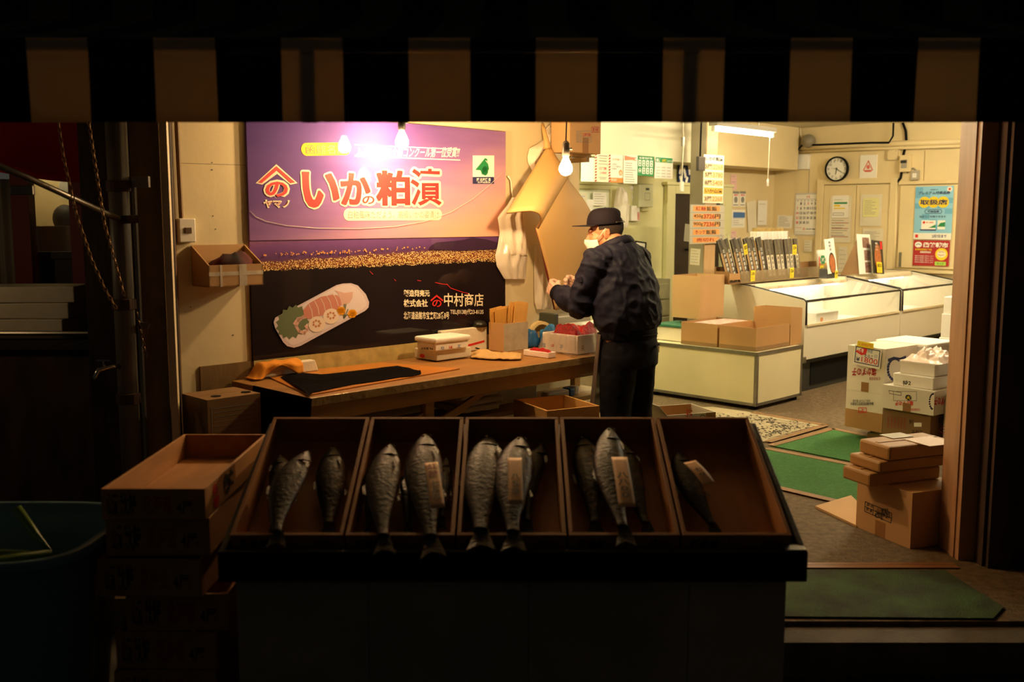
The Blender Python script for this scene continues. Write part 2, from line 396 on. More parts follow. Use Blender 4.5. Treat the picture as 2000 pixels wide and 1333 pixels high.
# doors: dark doorway in the back wall; double doors and a wide panel door in the clock wall
def door_frame(name, x0, y0, x1, zt, plane, rot, w, m, depth=.05, bottom=0.0):
    """casing around a doorway: root on the wall, local x along it"""
    return None
ld, wdt, hd = rectU(1310, 380, 1403, 560, CK)
o = T('door_1', 'dark brown open doorway behind the grey pillar, with a pale casing', 'door', (ld.x, ld.y, 0), WU); o['kind'] = 'structure'
zt = onU(1356, 380, CK).z
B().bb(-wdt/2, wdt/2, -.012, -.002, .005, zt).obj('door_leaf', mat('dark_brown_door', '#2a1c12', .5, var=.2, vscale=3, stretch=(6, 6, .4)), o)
fr = B().bb(-wdt/2-.16, -wdt/2, -.06, -.001, 0, zt+.10).bb(wdt/2, wdt/2+.2, -.06, -.001, 0, zt+.10).bb(-wdt/2, wdt/2, -.06, -.001, zt, zt+.10)
fr.bb(-wdt/2-.19, wdt/2+.22, -.075, -.001, zt+.10, zt+.135).obj('door_casing', m_back, o, bevel=.006)
q = o.matrix_basis.inverted() @ onU(1337, 488, CK)
B().lathe([(.012, 0), (.012, .05), (.034, .06), (.036, .085), (.02, .1), (0, .1)], 14, Matrix.Translation((q.x, -.012, q.z)) @ Matrix.Rotation(rad(90), 4, 'X')).obj('door_knob', m_black, o, smooth=True)

lc, wc, hc = rectV(1607, 358, 1736, 600, SV)
o = T('door_2', 'cream double cupboard doors with sheets of paper taped on', 'door', (lc.x, lc.y, 0), WV); o['kind'] = 'structure'
zt = onV(1670, 360, SV).z
for s_ in (-1, 1):
    B().bb(min(0, s_*wc/2)+.004, max(0, s_*wc/2)-.004, -.03, -.004, .05, zt-.01).obj('door_leaf', m_wall2, o, bevel=.004)
    hz = .95
    B().bb(s_*.05-.012, s_*.05+.012, -.045, -.03, hz, hz+.14).obj('door_handle', m_steel, o)
B().bb(-wc/2-.09, -wc/2, -.05, -.001, 0, zt+.07).bb(wc/2, wc/2+.09, -.05, -.001, 0, zt+.07).bb(-wc/2, wc/2, -.05, -.001, zt, zt+.07).obj('door_casing', m_wall2, o, bevel=.005)
lc2, wc2, hc2 = rectV(1757, 362, 1900, 525, SV)
o = T('door_3', 'wide cream panel door carrying the blue and red posters', 'door', (lc2.x, lc2.y, 0), WV); o['kind'] = 'structure'
zb2 = onV(1800, 524, SV).z; zt2 = onV(1800, 362, SV).z
B().bb(-wc2/2, wc2/2, -.03, -.004, zb2, zt2).obj('door_leaf', m_wall2, o, bevel=.005)
B().bb(-wc2/2-.02, wc2/2+.02, -.05, -.004, zb2-.06, zb2-.02).bb(-wc2/2-.02, wc2/2+.02, -.045, -.004, zt2+.01, zt2+.05).obj('door_casing', m_wall2, o, bevel=.005)
B().bb(-wc2/2+.03, -wc2/2+.055, -.05, -.03, 1.02, 1.2).bb(-wc2/2+.035, -wc2/2+.05, -.05, -.03, .88, .93).obj('door_handle', m_steel, o)
# panel seams on the clock wall and boarding under the posters
def vz(px, py): return onV(px, py, SV)
b = B()
o = T('wall_panel', 'raised cream upper panel right of the breaker box', 'panel', (vz(1800, 340).x, vz(1800, 340).y, 0), WV); o['kind'] = 'structure'
zlo, zhi = vz(1800, 357).z, vz(1800, 294).z
w_ = (vz(1806, 320)-vz(1755, 320)).length; w2_ = (vz(1900, 320)-vz(1806, 320)).length
xs = (o.matrix_basis.inverted() @ vz(1806, 320)).x
B().bb(xs-w_, xs-.006, -.018, -.002, zlo, zhi).obj('panel_board', m_wall2, o, bevel=.003)
B().bb(xs+.006, xs+w2_, -.018, -.002, zlo, zhi).obj('panel_board', m_wall2, o, bevel=.003)

# ================================================================== lamps
def light_bulb(label, p, drop, socket_m):
    o = T('light_bulb', label, 'light bulb', p, 0, 'bare bulbs hanging over the work table')
    prof = [(0, -.0455)] + [(.0375*math.sin(t), -.008-.0375*math.cos(t)) for t in [math.pi*i/14 for i in range(1, 10)]] + [(.022, .034), (.0145, .05), (.0135, .058)]
    B().lathe(prof, 20).obj('bulb_glass', emis('bulb_light', BULB_C, BULB), o, smooth=True)
    B().lathe([(.0145, .055), (.020, .06), (.022, .085), (.020, .13), (.012, .142), (.004, .146)], 16).obj('lamp_socket', socket_m, o, smooth=True)
    B().tube([(.018, 0, .10), (.034, 0, .10)], .006).obj('switch_key', socket_m, o)
    B().tube([(0, 0, .145), (.004, 0, .3), (0, 0, drop)], .004).obj('cord', m_black, o)
    return o
pb1, pb2 = onY(785, 275, 5.59), onY(1105, 327, 5.57)
light_bulb('lit bare bulb on a black socket hanging before the purple banner', pb1, 2.798-pb1.z, m_black)
light_bulb('lit bare bulb on a grey socket hanging before the brown kraft sheets', pb2, 2.798-pb2.z, mat('grey_socket', '#6d675e', .4, .5))

def fluorescent(label, u, v, z, L, rotz, st, c, cord=None, nm='tube_light'):
    o = T('fluorescent_lamp', label, 'ceiling lamp', UV(u, v, z), rotz)
    B().bb(-L/2, L/2, -.055, .055, .02, .075).obj('lamp_housing', mat('lamp_housing', '#b9b1a0', .4), o, bevel=.006)
    B().tube([(-L/2+.015, 0, -.012), (L/2-.015, 0, -.012)], .016, 12).obj('tube', emis(nm, c, st), o, smooth=True)
    B().bb(-L/2, -L/2+.02, -.02, .02, -.035, .03).bb(L/2-.02, L/2, -.02, .02, -.035, .03).obj('lamp_holder', m_white, o, bevel=.004)
    if z < 2.7: B().tube([(-L/4, 0, .075), (-L/4, 0, 2.799-z)], .006).tube([(L/4, 0, .075), (L/4, 0, 2.799-z)], .006).obj('hanger', m_steel, o)
    if cord:
        B().tube([(L/2-.06, 0, -.03), (L/2-.065, 0, -cord*.5), (L/2-.075, 0, -cord)], .004).obj('pull_cord', m_paper2, o)
        B().lathe([(.0, 0), (.013, .002), (.013, .07), (.006, .08), (0, .08)], 10, Matrix.Translation((L/2-.075, 0, -cord-.08))).obj('cord_grip', m_white, o, smooth=True)
    return o
fa, fb = onU(1392, 251.5, 8.5), onU(1509, 266, 8.5)
zf = (fa.z+fb.z)/2+.012; uf = (uv(fa)[0]+uv(fb)[0])/2; Lf = uv(fb)[0]-uv(fa)[0]
fluorescent('lit fluorescent batten with a pull cord, hung before the cream beam', uf, 8.5*S2, zf, Lf, WU, TUBE, TUBE_C, .50)
fluorescent('fluorescent ceiling batten over the near half of the freezer aisle', 8.0, 3.2, 2.70, 1.2, WU, AISLE_TUBE, TUBE_C, nm='aisle_tube_light')
fluorescent('fluorescent ceiling batten over the far half of the freezer aisle', 10.4, 3.4, 2.70, 1.2, WU, AISLE_TUBE, TUBE_C, nm='aisle_tube_light')
fluorescent('fluorescent ceiling batten over the back recess behind the banner wall', 6.6, 5.9, 2.70, 1.2, WU, BACK_TUBE, BACK_C, nm='back_tube_light')
# pull switch hanging left of the grey pillar
pt = onU(1332, 345, 9.2)
o = T('pull_switch', 'white pull switch on a long cord left of the grey pillar', 'switch', UV(uv(pt)[0], 9.2*S2, 0), WU)
zs = onU(1330, 362, 9.2).z
B().bb(-.028, .028, -.014, .014, zs-.07, zs+.04).obj('switch_body', m_white, o, bevel=.008)
B().tube([(0, 0, zs+.04), (.012, 0, zs+.45), (.0, 0, 2.79)], .006).obj('cord', m_paper2, o)
B().bb(-.012, .02, -.012, .012, zs+.42, zs+.52).obj('cord_clip', m_steel, o)
# ================================================================== the banner and the wall it hangs on
lb, wb, hb = rectU(487, 222, 988, 668, CB-.03)
bl, br = onU(487, 460, CB-.03), onU(988, 460, CB-.03)
zb0 = onU(700, 684, CB-.03).z; ztop = onU(900, 250, CB-.03).z; H_ = ztop-zb0
ban = T('banner', 'big glossy purple shop banner with red lettering on the cream wall', 'banner', (lb.x, lb.y, zb0), WU)
FB = MW[ban.name]
K = Ink(FB, 0)
zs_ = K.p(737, 467)[1]
def banner_mat(name, lower):
    m = mat(name, '#806090', .6, spec=.1, coat=.55); nt = m.node_tree; b = nt.nodes['Principled BSDF']; L = nt.links
    tc = nt.nodes.new('ShaderNodeTexCoord'); sp = nt.nodes.new('ShaderNodeSeparateXYZ'); L.new(tc.outputs['Object'], sp.inputs[0])
    def mth(op, a, c):
        n = nt.nodes.new('ShaderNodeMath'); n.operation = op
        for i, q in enumerate((a, c)):
            if isinstance(q, (int, float)): n.inputs[i].default_value = q
            else: L.new(q, n.inputs[i])
        return n.outputs[0]
    def ramp(src, stops):
        r = nt.nodes.new('ShaderNodeValToRGB'); e = r.color_ramp.elements
        while len(e) < len(stops): e.new(.5)
        for q, (p, c) in zip(e, stops): q.position = p; q.color = col(c)
        L.new(src, r.inputs[0]); return r.outputs[0]
    if not lower:
        f = mth('ADD', mth('MULTIPLY', mth('ADD', mth('DIVIDE', sp.outputs[0], wb), .5), .55), mth('MULTIPLY', mth('SUBTRACT', 1.0, mth('DIVIDE', mth('SUBTRACT', sp.outputs[2], zs_), H_-zs_)), .50))
        n = nt.nodes.new('ShaderNodeTexNoise'); n.inputs['Scale'].default_value = 3; mp = nt.nodes.new('ShaderNodeMapping'); mp.inputs['Scale'].default_value = (.5, 1, 4)
        L.new(tc.outputs['Object'], mp.inputs[0]); L.new(mp.outputs[0], n.inputs[0])
        f = mth('ADD', f, mth('MULTIPLY', mth('SUBTRACT', n.outputs[0], .5), .16))
        L.new(ramp(f, [(.05, '#4e3680'), (.35, '#6c4c92'), (.55, '#946ca6'), (.75, '#c696ac'), (.92, '#ecb096')]), b.inputs['Base Color'])
    else:
        a1, a2 = K.p(510, 531), K.p(975, 512); b1, b2 = K.p(510, 512), K.p(975, 482)
        ka = (a2[1]-a1[1])/(a2[0]-a1[0]); za = a1[1]-ka*a1[0]; kb = (b2[1]-b1[1])/(b2[0]-b1[0]); zb = b1[1]-kb*b1[0]
        d = mth('SUBTRACT', sp.outputs[2], mth('ADD', mth('MULTIPLY', sp.outputs[0], ka), za))
        hb_ = mth('ADD', mth('MULTIPLY', sp.outputs[0], kb-ka), zb-za)
        n = nt.nodes.new('ShaderNodeTexNoise'); n.inputs['Scale'].default_value = 14; L.new(tc.outputs['Object'], n.inputs[0])
        t = mth('ADD', mth('DIVIDE', d, hb_), mth('MULTIPLY', mth('SUBTRACT', n.outputs[0], .5), .5))
        t4 = mth('MULTIPLY', t, .25)
        base = ramp(t4, [(.0, '#1a0f12'), (.02, '#3a1c14'), (.10, '#7a4420'), (.22, '#6a3a34'), (.30, '#5c3a6c'), (.60, '#744a8a'), (.95, '#a06a92')])
        vo = nt.nodes.new('ShaderNodeTexVoronoi'); vo.inputs['Scale'].default_value = 150; L.new(tc.outputs['Object'], vo.inputs['Vector'])
        dot = mth('LESS_THAN', vo.outputs['Distance'], .42)
        n3 = nt.nodes.new('ShaderNodeTexNoise'); n3.inputs['Scale'].default_value = 60; L.new(tc.outputs['Object'], n3.inputs[0])
        mask = mth('MULTIPLY', mth('MULTIPLY', mth('GREATER_THAN', t, .04), mth('LESS_THAN', t, 1.0)), mth('GREATER_THAN', n3.outputs[0], .40))
        mx = nt.nodes.new('ShaderNodeMix'); mx.data_type = 'RGBA'
        L.new(mth('MULTIPLY', dot, mask), mx.inputs[0]); L.new(base, mx.inputs[6]); mx.inputs[7].default_value = col('#ffdf9a')
        L.new(mx.outputs[2], b.inputs['Base Color'])
    return m
B().bb(-wb/2, wb/2, 0, .015, zs_+.002, H_).obj('sky_panel', banner_mat('banner_sky_print', False), ban, bevel=.002)
B().bb(-wb/2, wb/2, .004, .02, 0, zs_).obj('night_panel', banner_mat('banner_night_print', True), ban, bevel=.002)
I = Ink(FB, .0016)                                    # mountain and far lights
I.ppoly([(836,488),(842,480),(852,474),(885,471),(905,469),(922,464),(935,466),(950,468),(976,475),(976,487),(900,490)])
I.build('printed_mountain', mat('mountain_ink', '#3a2440', .6, spec=.1, coat=.55), ban)
I = Ink(FB, .0015)
rng = random.Random(3)
for i in range(70):
    x = rng.uniform(515, 700); I.pdisc(x, 497-(x-515)*.03+rng.gauss(0, 1.6), rng.uniform(.7, 1.7))
for i in range(26):
    x = rng.uniform(700, 880); I.pdisc(x, 490-(x-700)*.05+rng.gauss(0, 2), rng.uniform(.8, 1.8))
I.build('printed_lights', mat('light_dots_ink', '#f0a860', .6, spec=.1, coat=.55), ban)
I = Ink(FB, .0015)
for q in [[(722,530),(728,536)],[(770,546),(773,549)],[(815,548),(822,549)],[(850,552),(862,555),(874,556)],[(872,555),(880,563),(900,570),(915,574)]]: I.pstroke(q, .8)
I.build('printed_road', i_red, ban)
# pale pill shapes, lines
def pill(I, x0, y0, x1, y1):
    a = I.p(x0, (y0+y1)/2); b = I.p(x1, (y0+y1)/2); t = I.p((x0+x1)/2, y0)[1]-I.p((x0+x1)/2, y1)[1]; r = t/2
    pts = []
    for k in range(13):
        g = math.pi/2+math.pi*k/12; pts.append((a[0]+r+r*math.cos(g), a[1]+r*math.sin(g)))
    for k in range(13):
        g = -math.pi/2+math.pi*k/12; pts.append((b[0]-r+r*math.cos(g), b[1]+r*math.sin(g)))
    I.poly(pts)
I = Ink(FB, .0014); pill(I, 588, 279, 684, 304); I.build('yellow_pill', mat('pill_yellow', '#f2c23c', .6, spec=.1, coat=.55), ban)
I = Ink(FB, .0022); I.ptext('函館名産', 597, 283, 676, 301, .0); I.build('lettering', mat('brown_ink', '#7a5a1c', .5), ban)
I = Ink(FB, .0014); pill(I, 671, 408, 863, 431); I.build('white_pill', i_cream, ban)
I = Ink(FB, .0022); I.ptext('白粕風味ただよう、高級いかの姿漬け', 680, 412, 857, 427, -.004); I.build('lettering', i_grey, ban)
I = Ink(FB, .0016); I.pstroke([(693,283),(898,292)], 1.6); I.pstroke([(693,305),(898,313)], 1.6)
I.ptext('ふるさと小包全国コンクール第一位受賞!!', 695, 287, 897, 308, .012, shear=.22); I.build('lettering', i_white, ban)
# red headline with a cream edge
big = [('い', 591, 337, 661, 405), ('か', 666, 339, 722, 400), ('の', 707, 383, 731, 399), ('粕', 735, 334, 799, 401), ('漬', 801, 330, 862, 402)]
I = Ink(FB, .0016)
for t, x0, y0, x1, y1 in big:
    for k in range(12):
        I.d = k*.00008; dx, dy = 4.6*math.cos(k*math.pi/6), 4.6*math.sin(k*math.pi/6); I.ptext(t, x0+dx, y0+dy, x1+dx, y1+dy, .02)
I.ptext('の', 514, 351, 566, 389, .07); I.ptext('ヤマノ', 514, 390, 566, 407, .06)
I.ppoly([(499,358),(539.5,321),(581,358),(567,361),(541,340),(512,361)])
I.build('headline_edge', i_cream, ban)
I = Ink(FB, .0029)
for t, x0, y0, x1, y1 in big: 
    for dx, dy in (((-1.4, -1), (1.4, -1), (1.4, 1), (-1.4, 1), (0, 0)) if t not in 'の漬' else ((0, 0),)): I.d += .00003; I.ptext(t, x0+dx, y0+dy, x1+dx, y1+dy, .02)
I.ptext('の', 518, 355, 562, 385, .03)
I.ppoly([(504,356.5),(539.5,325),(576,356.5),(567,358),(540.5,333),(511,358)])
I.build('headline', i_red, ban)
I = Ink(FB, .0026); I.ptext('ヤマノ', 517, 393, 563, 404, .0); I.build('lettering', i_dred, ban)
# green leaf-like emblem in its white square
I = Ink(FB, .0014); I.prect(923, 304, 965, 349); I.build('emblem_square', i_white, ban)
I = Ink(FB, .0015); I.prect(923, 346, 964.5, 359.5); I.build('emblem_bar', i_navy, ban)
I = Ink(FB, .0022); I.ppoly([(928,332),(947,309),(951,311),(955,330),(948,342),(941,341),(938,333)]); I.pdisc(947, 334, 6, 9); I.build('emblem', i_green, ban)
I = Ink(FB, .003); [I.pstroke([(948+k*3,314+k*.5),(953+k*2.5,320),(955+k*2.3,330)], .9) for k in (0,1,2)]
I.ptext('鱶 北海道 貝', 930, 348, 958, 354.5, .03); I.ptext('北海道産品', 932, 355, 957, 358, .02); I.build('lettering', i_white, ban)
# plate with sliced squid
def Z(x, y): return (480+x/3.842, 450+y/3.842)
I = Ink(FB, .0015); I.ppoly([Z(*q) for q in [(208,690),(222,655),(270,630),(680,412),(730,400),(790,398),(840,415),(900,480),(925,540),(920,580),(895,605),(410,868),(360,882),(310,870),(280,840),(220,735)]])
I.build('printed_plate', mat('plate_print', '#d9c9d4', .6, spec=.1, coat=.55), ban)
I = Ink(FB, .0019); I.ppoly([Z(*q) for q in [(220,690),(240,660),(690,420),(740,410),(785,412),(825,428),(880,490),(905,545),(900,570),(870,598),(400,850),(350,862),(320,850),(300,830),(232,730)]])
I.build('printed_plate', mat('plate_print_inner', '#e6d9df', .6, spec=.1, coat=.55), ban)
I = Ink(FB, .0023)
lf = []
for k in range(32):
    g = 2*math.pi*k/32; r = 1.0+(.12 if k % 2 else -.06); lf.append(Z(350+105*r*math.cos(g)*(1.1), 690+115*r*math.sin(g)-25*math.cos(g)))
I.ppoly(lf); I.build('printed_leaf', mat('leaf_print', '#6c7a5e', .6, spec=.1, coat=.55), ban)
I = Ink(FB, .0028); I.ppoly([Z(*q) for q in [(690,470),(660,450),(740,470),(803,462),(798,510),(775,545),(718,565)]])
for k in ([(440,640),(395,680),(375,720),(400,760),(440,770),(462,745),(450,720)],[(450,650),(390,665),(365,700)]): I.pstroke([Z(*q) for q in k], 5)
I.build('printed_squid_fin', mat('squid_pale_print', '#dfb6ac', .6, spec=.1, coat=.55), ban)
I = Ink(FB, .0033); I.ppoly([Z(*q) for q in [(428,600),(450,575),(470,550),(560,500),(640,485),(685,488),(708,520),(716,560),(690,590),(600,630),(500,660),(460,665),(435,640)]])
I.build('printed_squid_body', mat('squid_pink_print', '#cf8a7e', .6, spec=.1, coat=.55), ban)
I = Ink(FB, .0038); [I.pstroke([Z(470+k*45, 552-k*20), Z(492+k*46, 600-k*21), Z(500+k*48, 655-k*22)], 1.2) for k in range(5)]
I.pdisc(*Z(532, 705), 16.5, 15.5); I.pdisc(*Z(638, 645), 15.5, 15); I.build('printed_slices', mat('squid_white_print', '#f1ded0', .6, spec=.1, coat=.55), ban)
I = Ink(FB, .0043)
for cx, cy in ((530,700),(638,640)):
    for k in range(7): I.pdisc(*Z(cx+26*math.cos(k*.9), cy+22*math.sin(k*.9)), 2.2)
I.build('printed_filling', mat('filling_print', '#c98a66', .6, spec=.1, coat=.55), ban)
I = Ink(FB, .0038)
for cx, cy in ((712,605),(797,626)):
    for k in range(6): I.pdisc(*Z(cx+17*math.cos(k*1.05), cy+15*math.sin(k*1.05)), 4.6)
I.build('printed_flowers', mat('flower_print', '#f0a41e', .6, spec=.1, coat=.55), ban)
I = Ink(FB, .0036); [I.pstroke([Z(735,660), Z(745+20*math.cos(k), 595+45*math.sin(k*2.1))], 1.4) for k in range(9)]; I.build('printed_sprig', mat('sprig_print', '#7f8268', .6, spec=.1, coat=.55), ban)
I = Ink(FB, .0016); I.ptext('製造発売元', 788, 566.5, 839, 580, .03); I.ptext('株式会社', 788, 585, 835, 600, .03)
I.ptext('中村商店', 867, 573, 944, 599, .012); I.ptext('北海道函館市宝来町28番8号', 788, 609, 877, 624, .012); I.ptext('TEL(0138)代23-8135', 879, 604, 944, 616, .012)
I.build('lettering', i_cream, ban)
I = Ink(FB, .0016); I.pstroke([(842,587),(852.5,578),(864,587)], 2.4); I.ptext('の', 844, 586, 862, 600, .01); I.build('emblem', i_red, ban)

fm = MW[ban.name].inverted()
B().tube([fm @ onU(x, y, CB-.035) for x, y in ((488,412),(500,424),(520,433),(560,441),(620,446),(700,447),(770,443),(830,433),(880,415),(925,388),(958,360),(985,334))], .0014, 6).obj('film_edge', m_film2, ban, smooth=True)
# ---- switch, wall box with cloth
def FU(c): return LM((0, c, 0), WU)
ls, ws, hs = rectU(350, 427, 383, 474, CB-.05)
o = T('light_switch', 'cream switch box with a brown rocker on the cream wall', 'light switch', ls, WU)
B().bb(-ws/2, ws/2, .0, .035, 0, hs).obj('switch_plate', m_white, o, bevel=.006)
B().bb(-.016, .02, -.006, .002, hs*.38, hs*.62).obj('rocker', mat('brown_rocker', '#5d4630', .4), o, bevel=.002)
B().tube([(-ws*.25, .018, hs), (-ws*.3, .018, hs+.5), (-ws*.22, .018, 2.79-ls.z)], .012).obj('conduit', m_ply, o)

cbx = CB-.25
lx, wx, hx = rectU(408, 517, 514, 559, cbx)
o = T('cardboard_wall_box', 'taped cardboard box fixed to the cream wall with dark cloth inside', 'box', lx, WU)
dp = (CB-cbx)*S2-.004; hbk = onU(440, 478, CB).z-lx.z
B().bb(-wx/2, wx/2, 0, .006, 0, hx).bb(-wx/2, wx/2, 0, dp, 0, .006).bb(-wx/2, wx/2, dp-.006, dp, 0, hbk).add(
    [(-wx/2,0,0),(-wx/2,dp,0),(-wx/2,dp,hbk),(-wx/2,0,hx),(-wx/2+.006,0,0),(-wx/2+.006,dp,0),(-wx/2+.006,dp,hbk),(-wx/2+.006,0,hx)],[(3,2,1,0),(4,5,6,7),(0,1,5,4),(2,3,7,6),(1,2,6,5),(3,0,4,7)]).add(
    [(wx/2-.006,0,0),(wx/2-.006,dp,0),(wx/2-.006,dp,hbk),(wx/2-.006,0,hx),(wx/2,0,0),(wx/2,dp,0),(wx/2,dp,hbk),(wx/2,0,hx)],[(3,2,1,0),(4,5,6,7),(0,1,5,4),(2,3,7,6),(1,2,6,5),(3,0,4,7)]).obj('body', m_card2, o, weld=False)
B().bb(-wx*.30, -wx*.26, -.002, 0, 0, hx).bb(wx*.05, wx*.19, -.002, 0, 0, hx).bb(-wx/2, wx/2, -.0015, 0, hx*.5, hx*.68).obj('clear_tape', m_film2, o)
def lump(name, label, cat, loc, rotz, r, m, seed=0, amp=.25, n=24, mm=16, group=None, fl=True):
    b = B().ball((0, 0, 0), r, n, mm)
    vs = []
    for v in b.v:
        q = Vector(v); k = 1+amp*noise.noise(Vector((q.x/r[0], q.y/r[1], q.z/r[2]))*1.7+Vector((seed*3.1, 0, seed)))+amp*.4*noise.noise(Vector((q.x/r[0], q.y/r[1], q.z/r[2]))*4.5+Vector((seed, 2, 0)))
        q = q*k
        if fl: q.z = max(q.z, -r[2]*.55)
        vs.append((q.x, q.y, q.z+(r[2]*.55 if fl else 0)))
    b.v = vs; o = b.obj(name, m, None, loc, rotz, smooth=True)
    return tag(o, label, cat, group) if label else o
M_ = MW[o.name]
cl = lump('folded_cloth', 'dark red and black cloth stuffed in the cardboard wall box', 'cloth', M_ @ Vector((wx*.06, dp*.45, .008)), WU, (wx*.40, dp*.40, hx*.95), mat('dark_red_cloth', '#5a1014', .9, var=.85, vscale=9, c2='#0c0a0e'), 4, .22)

# ---- hanging kraft sheets
C0 = CB-.10
def hp(px, py, k=0.0): return onU(px, py, C0-k)
rootp = onU(1076, 284, CB-.03)
o = T('kraft_paper_sheets', 'stack of brown kraft sheets hung by one corner on the cream wall', 'paper', rootp, 0)
Mi = MW[o.name].inverted()
NA, NB = 14, 14
top, ridge_t = hp(1070, 287, .05), hp(1108, 345, .22)
lft, curl, rid = hp(990, 418, .30), hp(1021, 421, .44), hp(1046, 446, .26)
def flap(a, b):                                       # a across from the left edge to the ridge, b down from the tied corner
    e0 = top.lerp(lft, b)
    apex = top.lerp(ridge_t, min(1, b*1.0)); e1 = apex if b <= 0 else top.lerp(ridge_t, min(b/.42, 1.0)) if b < .42 else ridge_t.lerp(rid, (b-.42)/.58)
    p = e0.lerp(e1, a); out = Vector((S2, -S2, 0))*(.13*math.sin(math.pi*a)**.8*b); up = Vector((0, 0, .05))*math.sin(math.pi*a)*b
    return Mi @ (p+out+up)
B().sheet(flap, NA, NB, .012).obj('curled_flap', m_kraft, o, smooth=True)
tip, tip2, rgt = hp(1084, 606, .16), hp(1101, 600, .15), hp(1178, 472, .10)
R0, R1 = hp(1140, 395, .12), hp(1186, 478, .08)
def path(pts, t):
    i = 0
    while i < len(pts)-2 and t > pts[i+1][0]: i += 1
    return pts[i][1].lerp(pts[i+1][1], min(1, max(0, (t-pts[i][0])/(pts[i+1][0]-pts[i][0]))))
Lp = [(0, top), (.2, ridge_t), (.5, rid), (.78, hp(1070, 535, .20)), (1, tip)]
Rp = [(0, top), (.12, hp(1078, 317, .06)), (.42, R0), (.62, R1), (1, tip2)]
def main(a, b): return Mi @ (path(Lp, b).lerp(path(Rp, b), a)+Vector((S2, -S2, 0))*(.035*math.sin(math.pi*a)*math.sin(math.pi*b)))
B().sheet(main, 20, 30, .014).obj('main_sheet', m_kraft, o, smooth=True)
e = [Mi @ hp(*q) for q in ((1046,447,.25),(1059,490,.22),(1069,536,.19),(1083,604,.15))]
B().tube(e, [.005,.007,.009,.008], 8, flat=.6).obj('red_edge', mat('dark_red_edge', '#6a1a14', .6), o, smooth=True)
B().tube([Mi @ hp(1069, 291, .05), Mi @ hp(1067, 275, .03), Mi @ hp(1063, 256, .0), Mi @ onU(1060, 243, CB-.02)], [.026, .018, .014, .010], 8).obj('tied_corner', m_kraft, o, smooth=True)

# ---- plastic bags on the wall
def hung(name, label, pts, m, c, t=.05, group=None, amp=.012):
    """soft hanging bag: outline rows of (left px, right px, py), swelling off the wall plane c"""
    o = T(name, label, 'bag', onU((pts[0][0]+pts[0][1])/2, pts[0][2], c), 0, group); Mi = MW[o.name].inverted()
    n = len(pts)-1
    def fn(a, b, sgn=1):
        f = b*n; i = min(int(f), n-1); k = f-i
        x0 = pts[i][0]*(1-k)+pts[i+1][0]*k; x1 = pts[i][1]*(1-k)+pts[i+1][1]*k; y = pts[i][2]*(1-k)+pts[i+1][2]*k
        bulge = t*math.sin(math.pi*min(max(a, .0), 1))**.6*(.35+.65*math.sin(math.pi*min(1, b*.8+.1)))
        p = onU(x0+(x1-x0)*a, y, c)
        w = amp*noise.noise(Vector((a*7+len(label), b*4, t*9)))+amp*.7*math.sin(a*22+b*5)+amp*.35*math.sin(a*47-b*9)
        return Mi @ (p + Vector((S2, -S2, 0))*(bulge+w*math.sin(math.pi*a)))
    B().sheet(lambda a, b: fn(a, b), 22, 22).sheet(lambda a, b: Mi @ (onU(*[(lambda i,k:(pts[i][0]*(1-k)+pts[i+1][0]*k+((pts[i][1]-pts[i][0])*(1-k)+(pts[i+1][1]-pts[i+1][0])*k)*a, pts[i][2]*(1-k)+pts[i+1][2]*k))(min(int(b*n),n-1), b*n-min(int(b*n),n-1))][0], c)+Vector((S2,-S2,0))*.002), 8, 8).obj('bag_body', m, o, smooth=True)
    return o
m_bag = mat('white_bag_film', '#f3e6cf', .35, trans=.10, sub=0, bump=.3, bscale=30)
hb_ = hung('plastic_bag', 'bunch of white bags hung above the curled brown kraft sheets', [(1066,1082,262),(1060,1083,276),(1034,1078,290),(1030,1070,305),(1031,1058,318),(1040,1052,335)], m_bag, CB-.03, .06)
B().tube([MW[hb_.name].inverted() @ onU(x, y, CB-.05) for x, y in ((1072,268),(1066,254),(1074,246),(1082,250),(1078,262))], .008).obj('bag_handle', m_bag, hb_, smooth=True)
hb_ = hung('plastic_bag', 'white carrier bags hung on a cord beside the banner', [(1000,1008,386),(990,1020,402),(972,1022,424),(978,1026,470),(984,1028,498),(990,1033,500)], m_bag, CB-.06, .06, None, .018)
B().tube([MW[hb_.name].inverted() @ onU(x, y, CB-.04) for x, y in ((992,344),(998,352),(1000,375),(1004,388))], .006).obj('hanging_cord', m_paper2, hb_, smooth=True)
hung('plastic_bag', 'milky clear bags hanging low beside the banner edge', [(978,1012,440),(972,1018,480),(967,1030,500),(970,1028,520),(985,1027,545)], m_film2, CB-.05, .05)
hung('plastic_bag', 'long clear bag hanging behind the lower tip of the kraft sheets', [(1044,1058,478),(1043,1072,520),(1043,1076,560),(1044,1078,590),(1048,1074,604)], m_film2, CB-.04, .05)

# ---- carton on a bracket up at the end of the wall
crn = onU(1109, 300, CB-.25)
zc = crn.z
mid, sx, sy, hh, a_, C_ = corner_box(1110, 297, zc, 1082, 1171, 236)
sy = .165
o = T('cardboard_box', 'brown carton on a shelf bracket high beside the bunch of white bags', 'box', (mid.x, mid.y, zc), WU)
C_ = C_+UV(.012, 0); mid = C_ + Vector((S2, S2, 0))*sx/2 + Vector((-S2, S2, 0))*sy/2
o.matrix_basis = LM((mid.x, mid.y, zc), WU); MW[o.name] = LM((mid.x, mid.y, zc), WU)
hh = .36
B().bb(-sx/2, sx/2, -sy/2, sy/2, 0, hh).obj('body', m_card2, o, bevel=.004)
B().bb(-.03, .03, -sy/2-.0012, -sy/2-.0001, 0, .10).obj('tape', m_tape, o)
Fc = LM(MW[o.name] @ Vector((0, -sy/2, 0)), WU)
I = Ink(Fc); I.ptext('品名', 1127, 257.5, 1136, 266, .0); I.ptext('数量', 1127, 269, 1136, 277, .0); I.ptext('450g×20', 1138, 270, 1153, 276, 0)
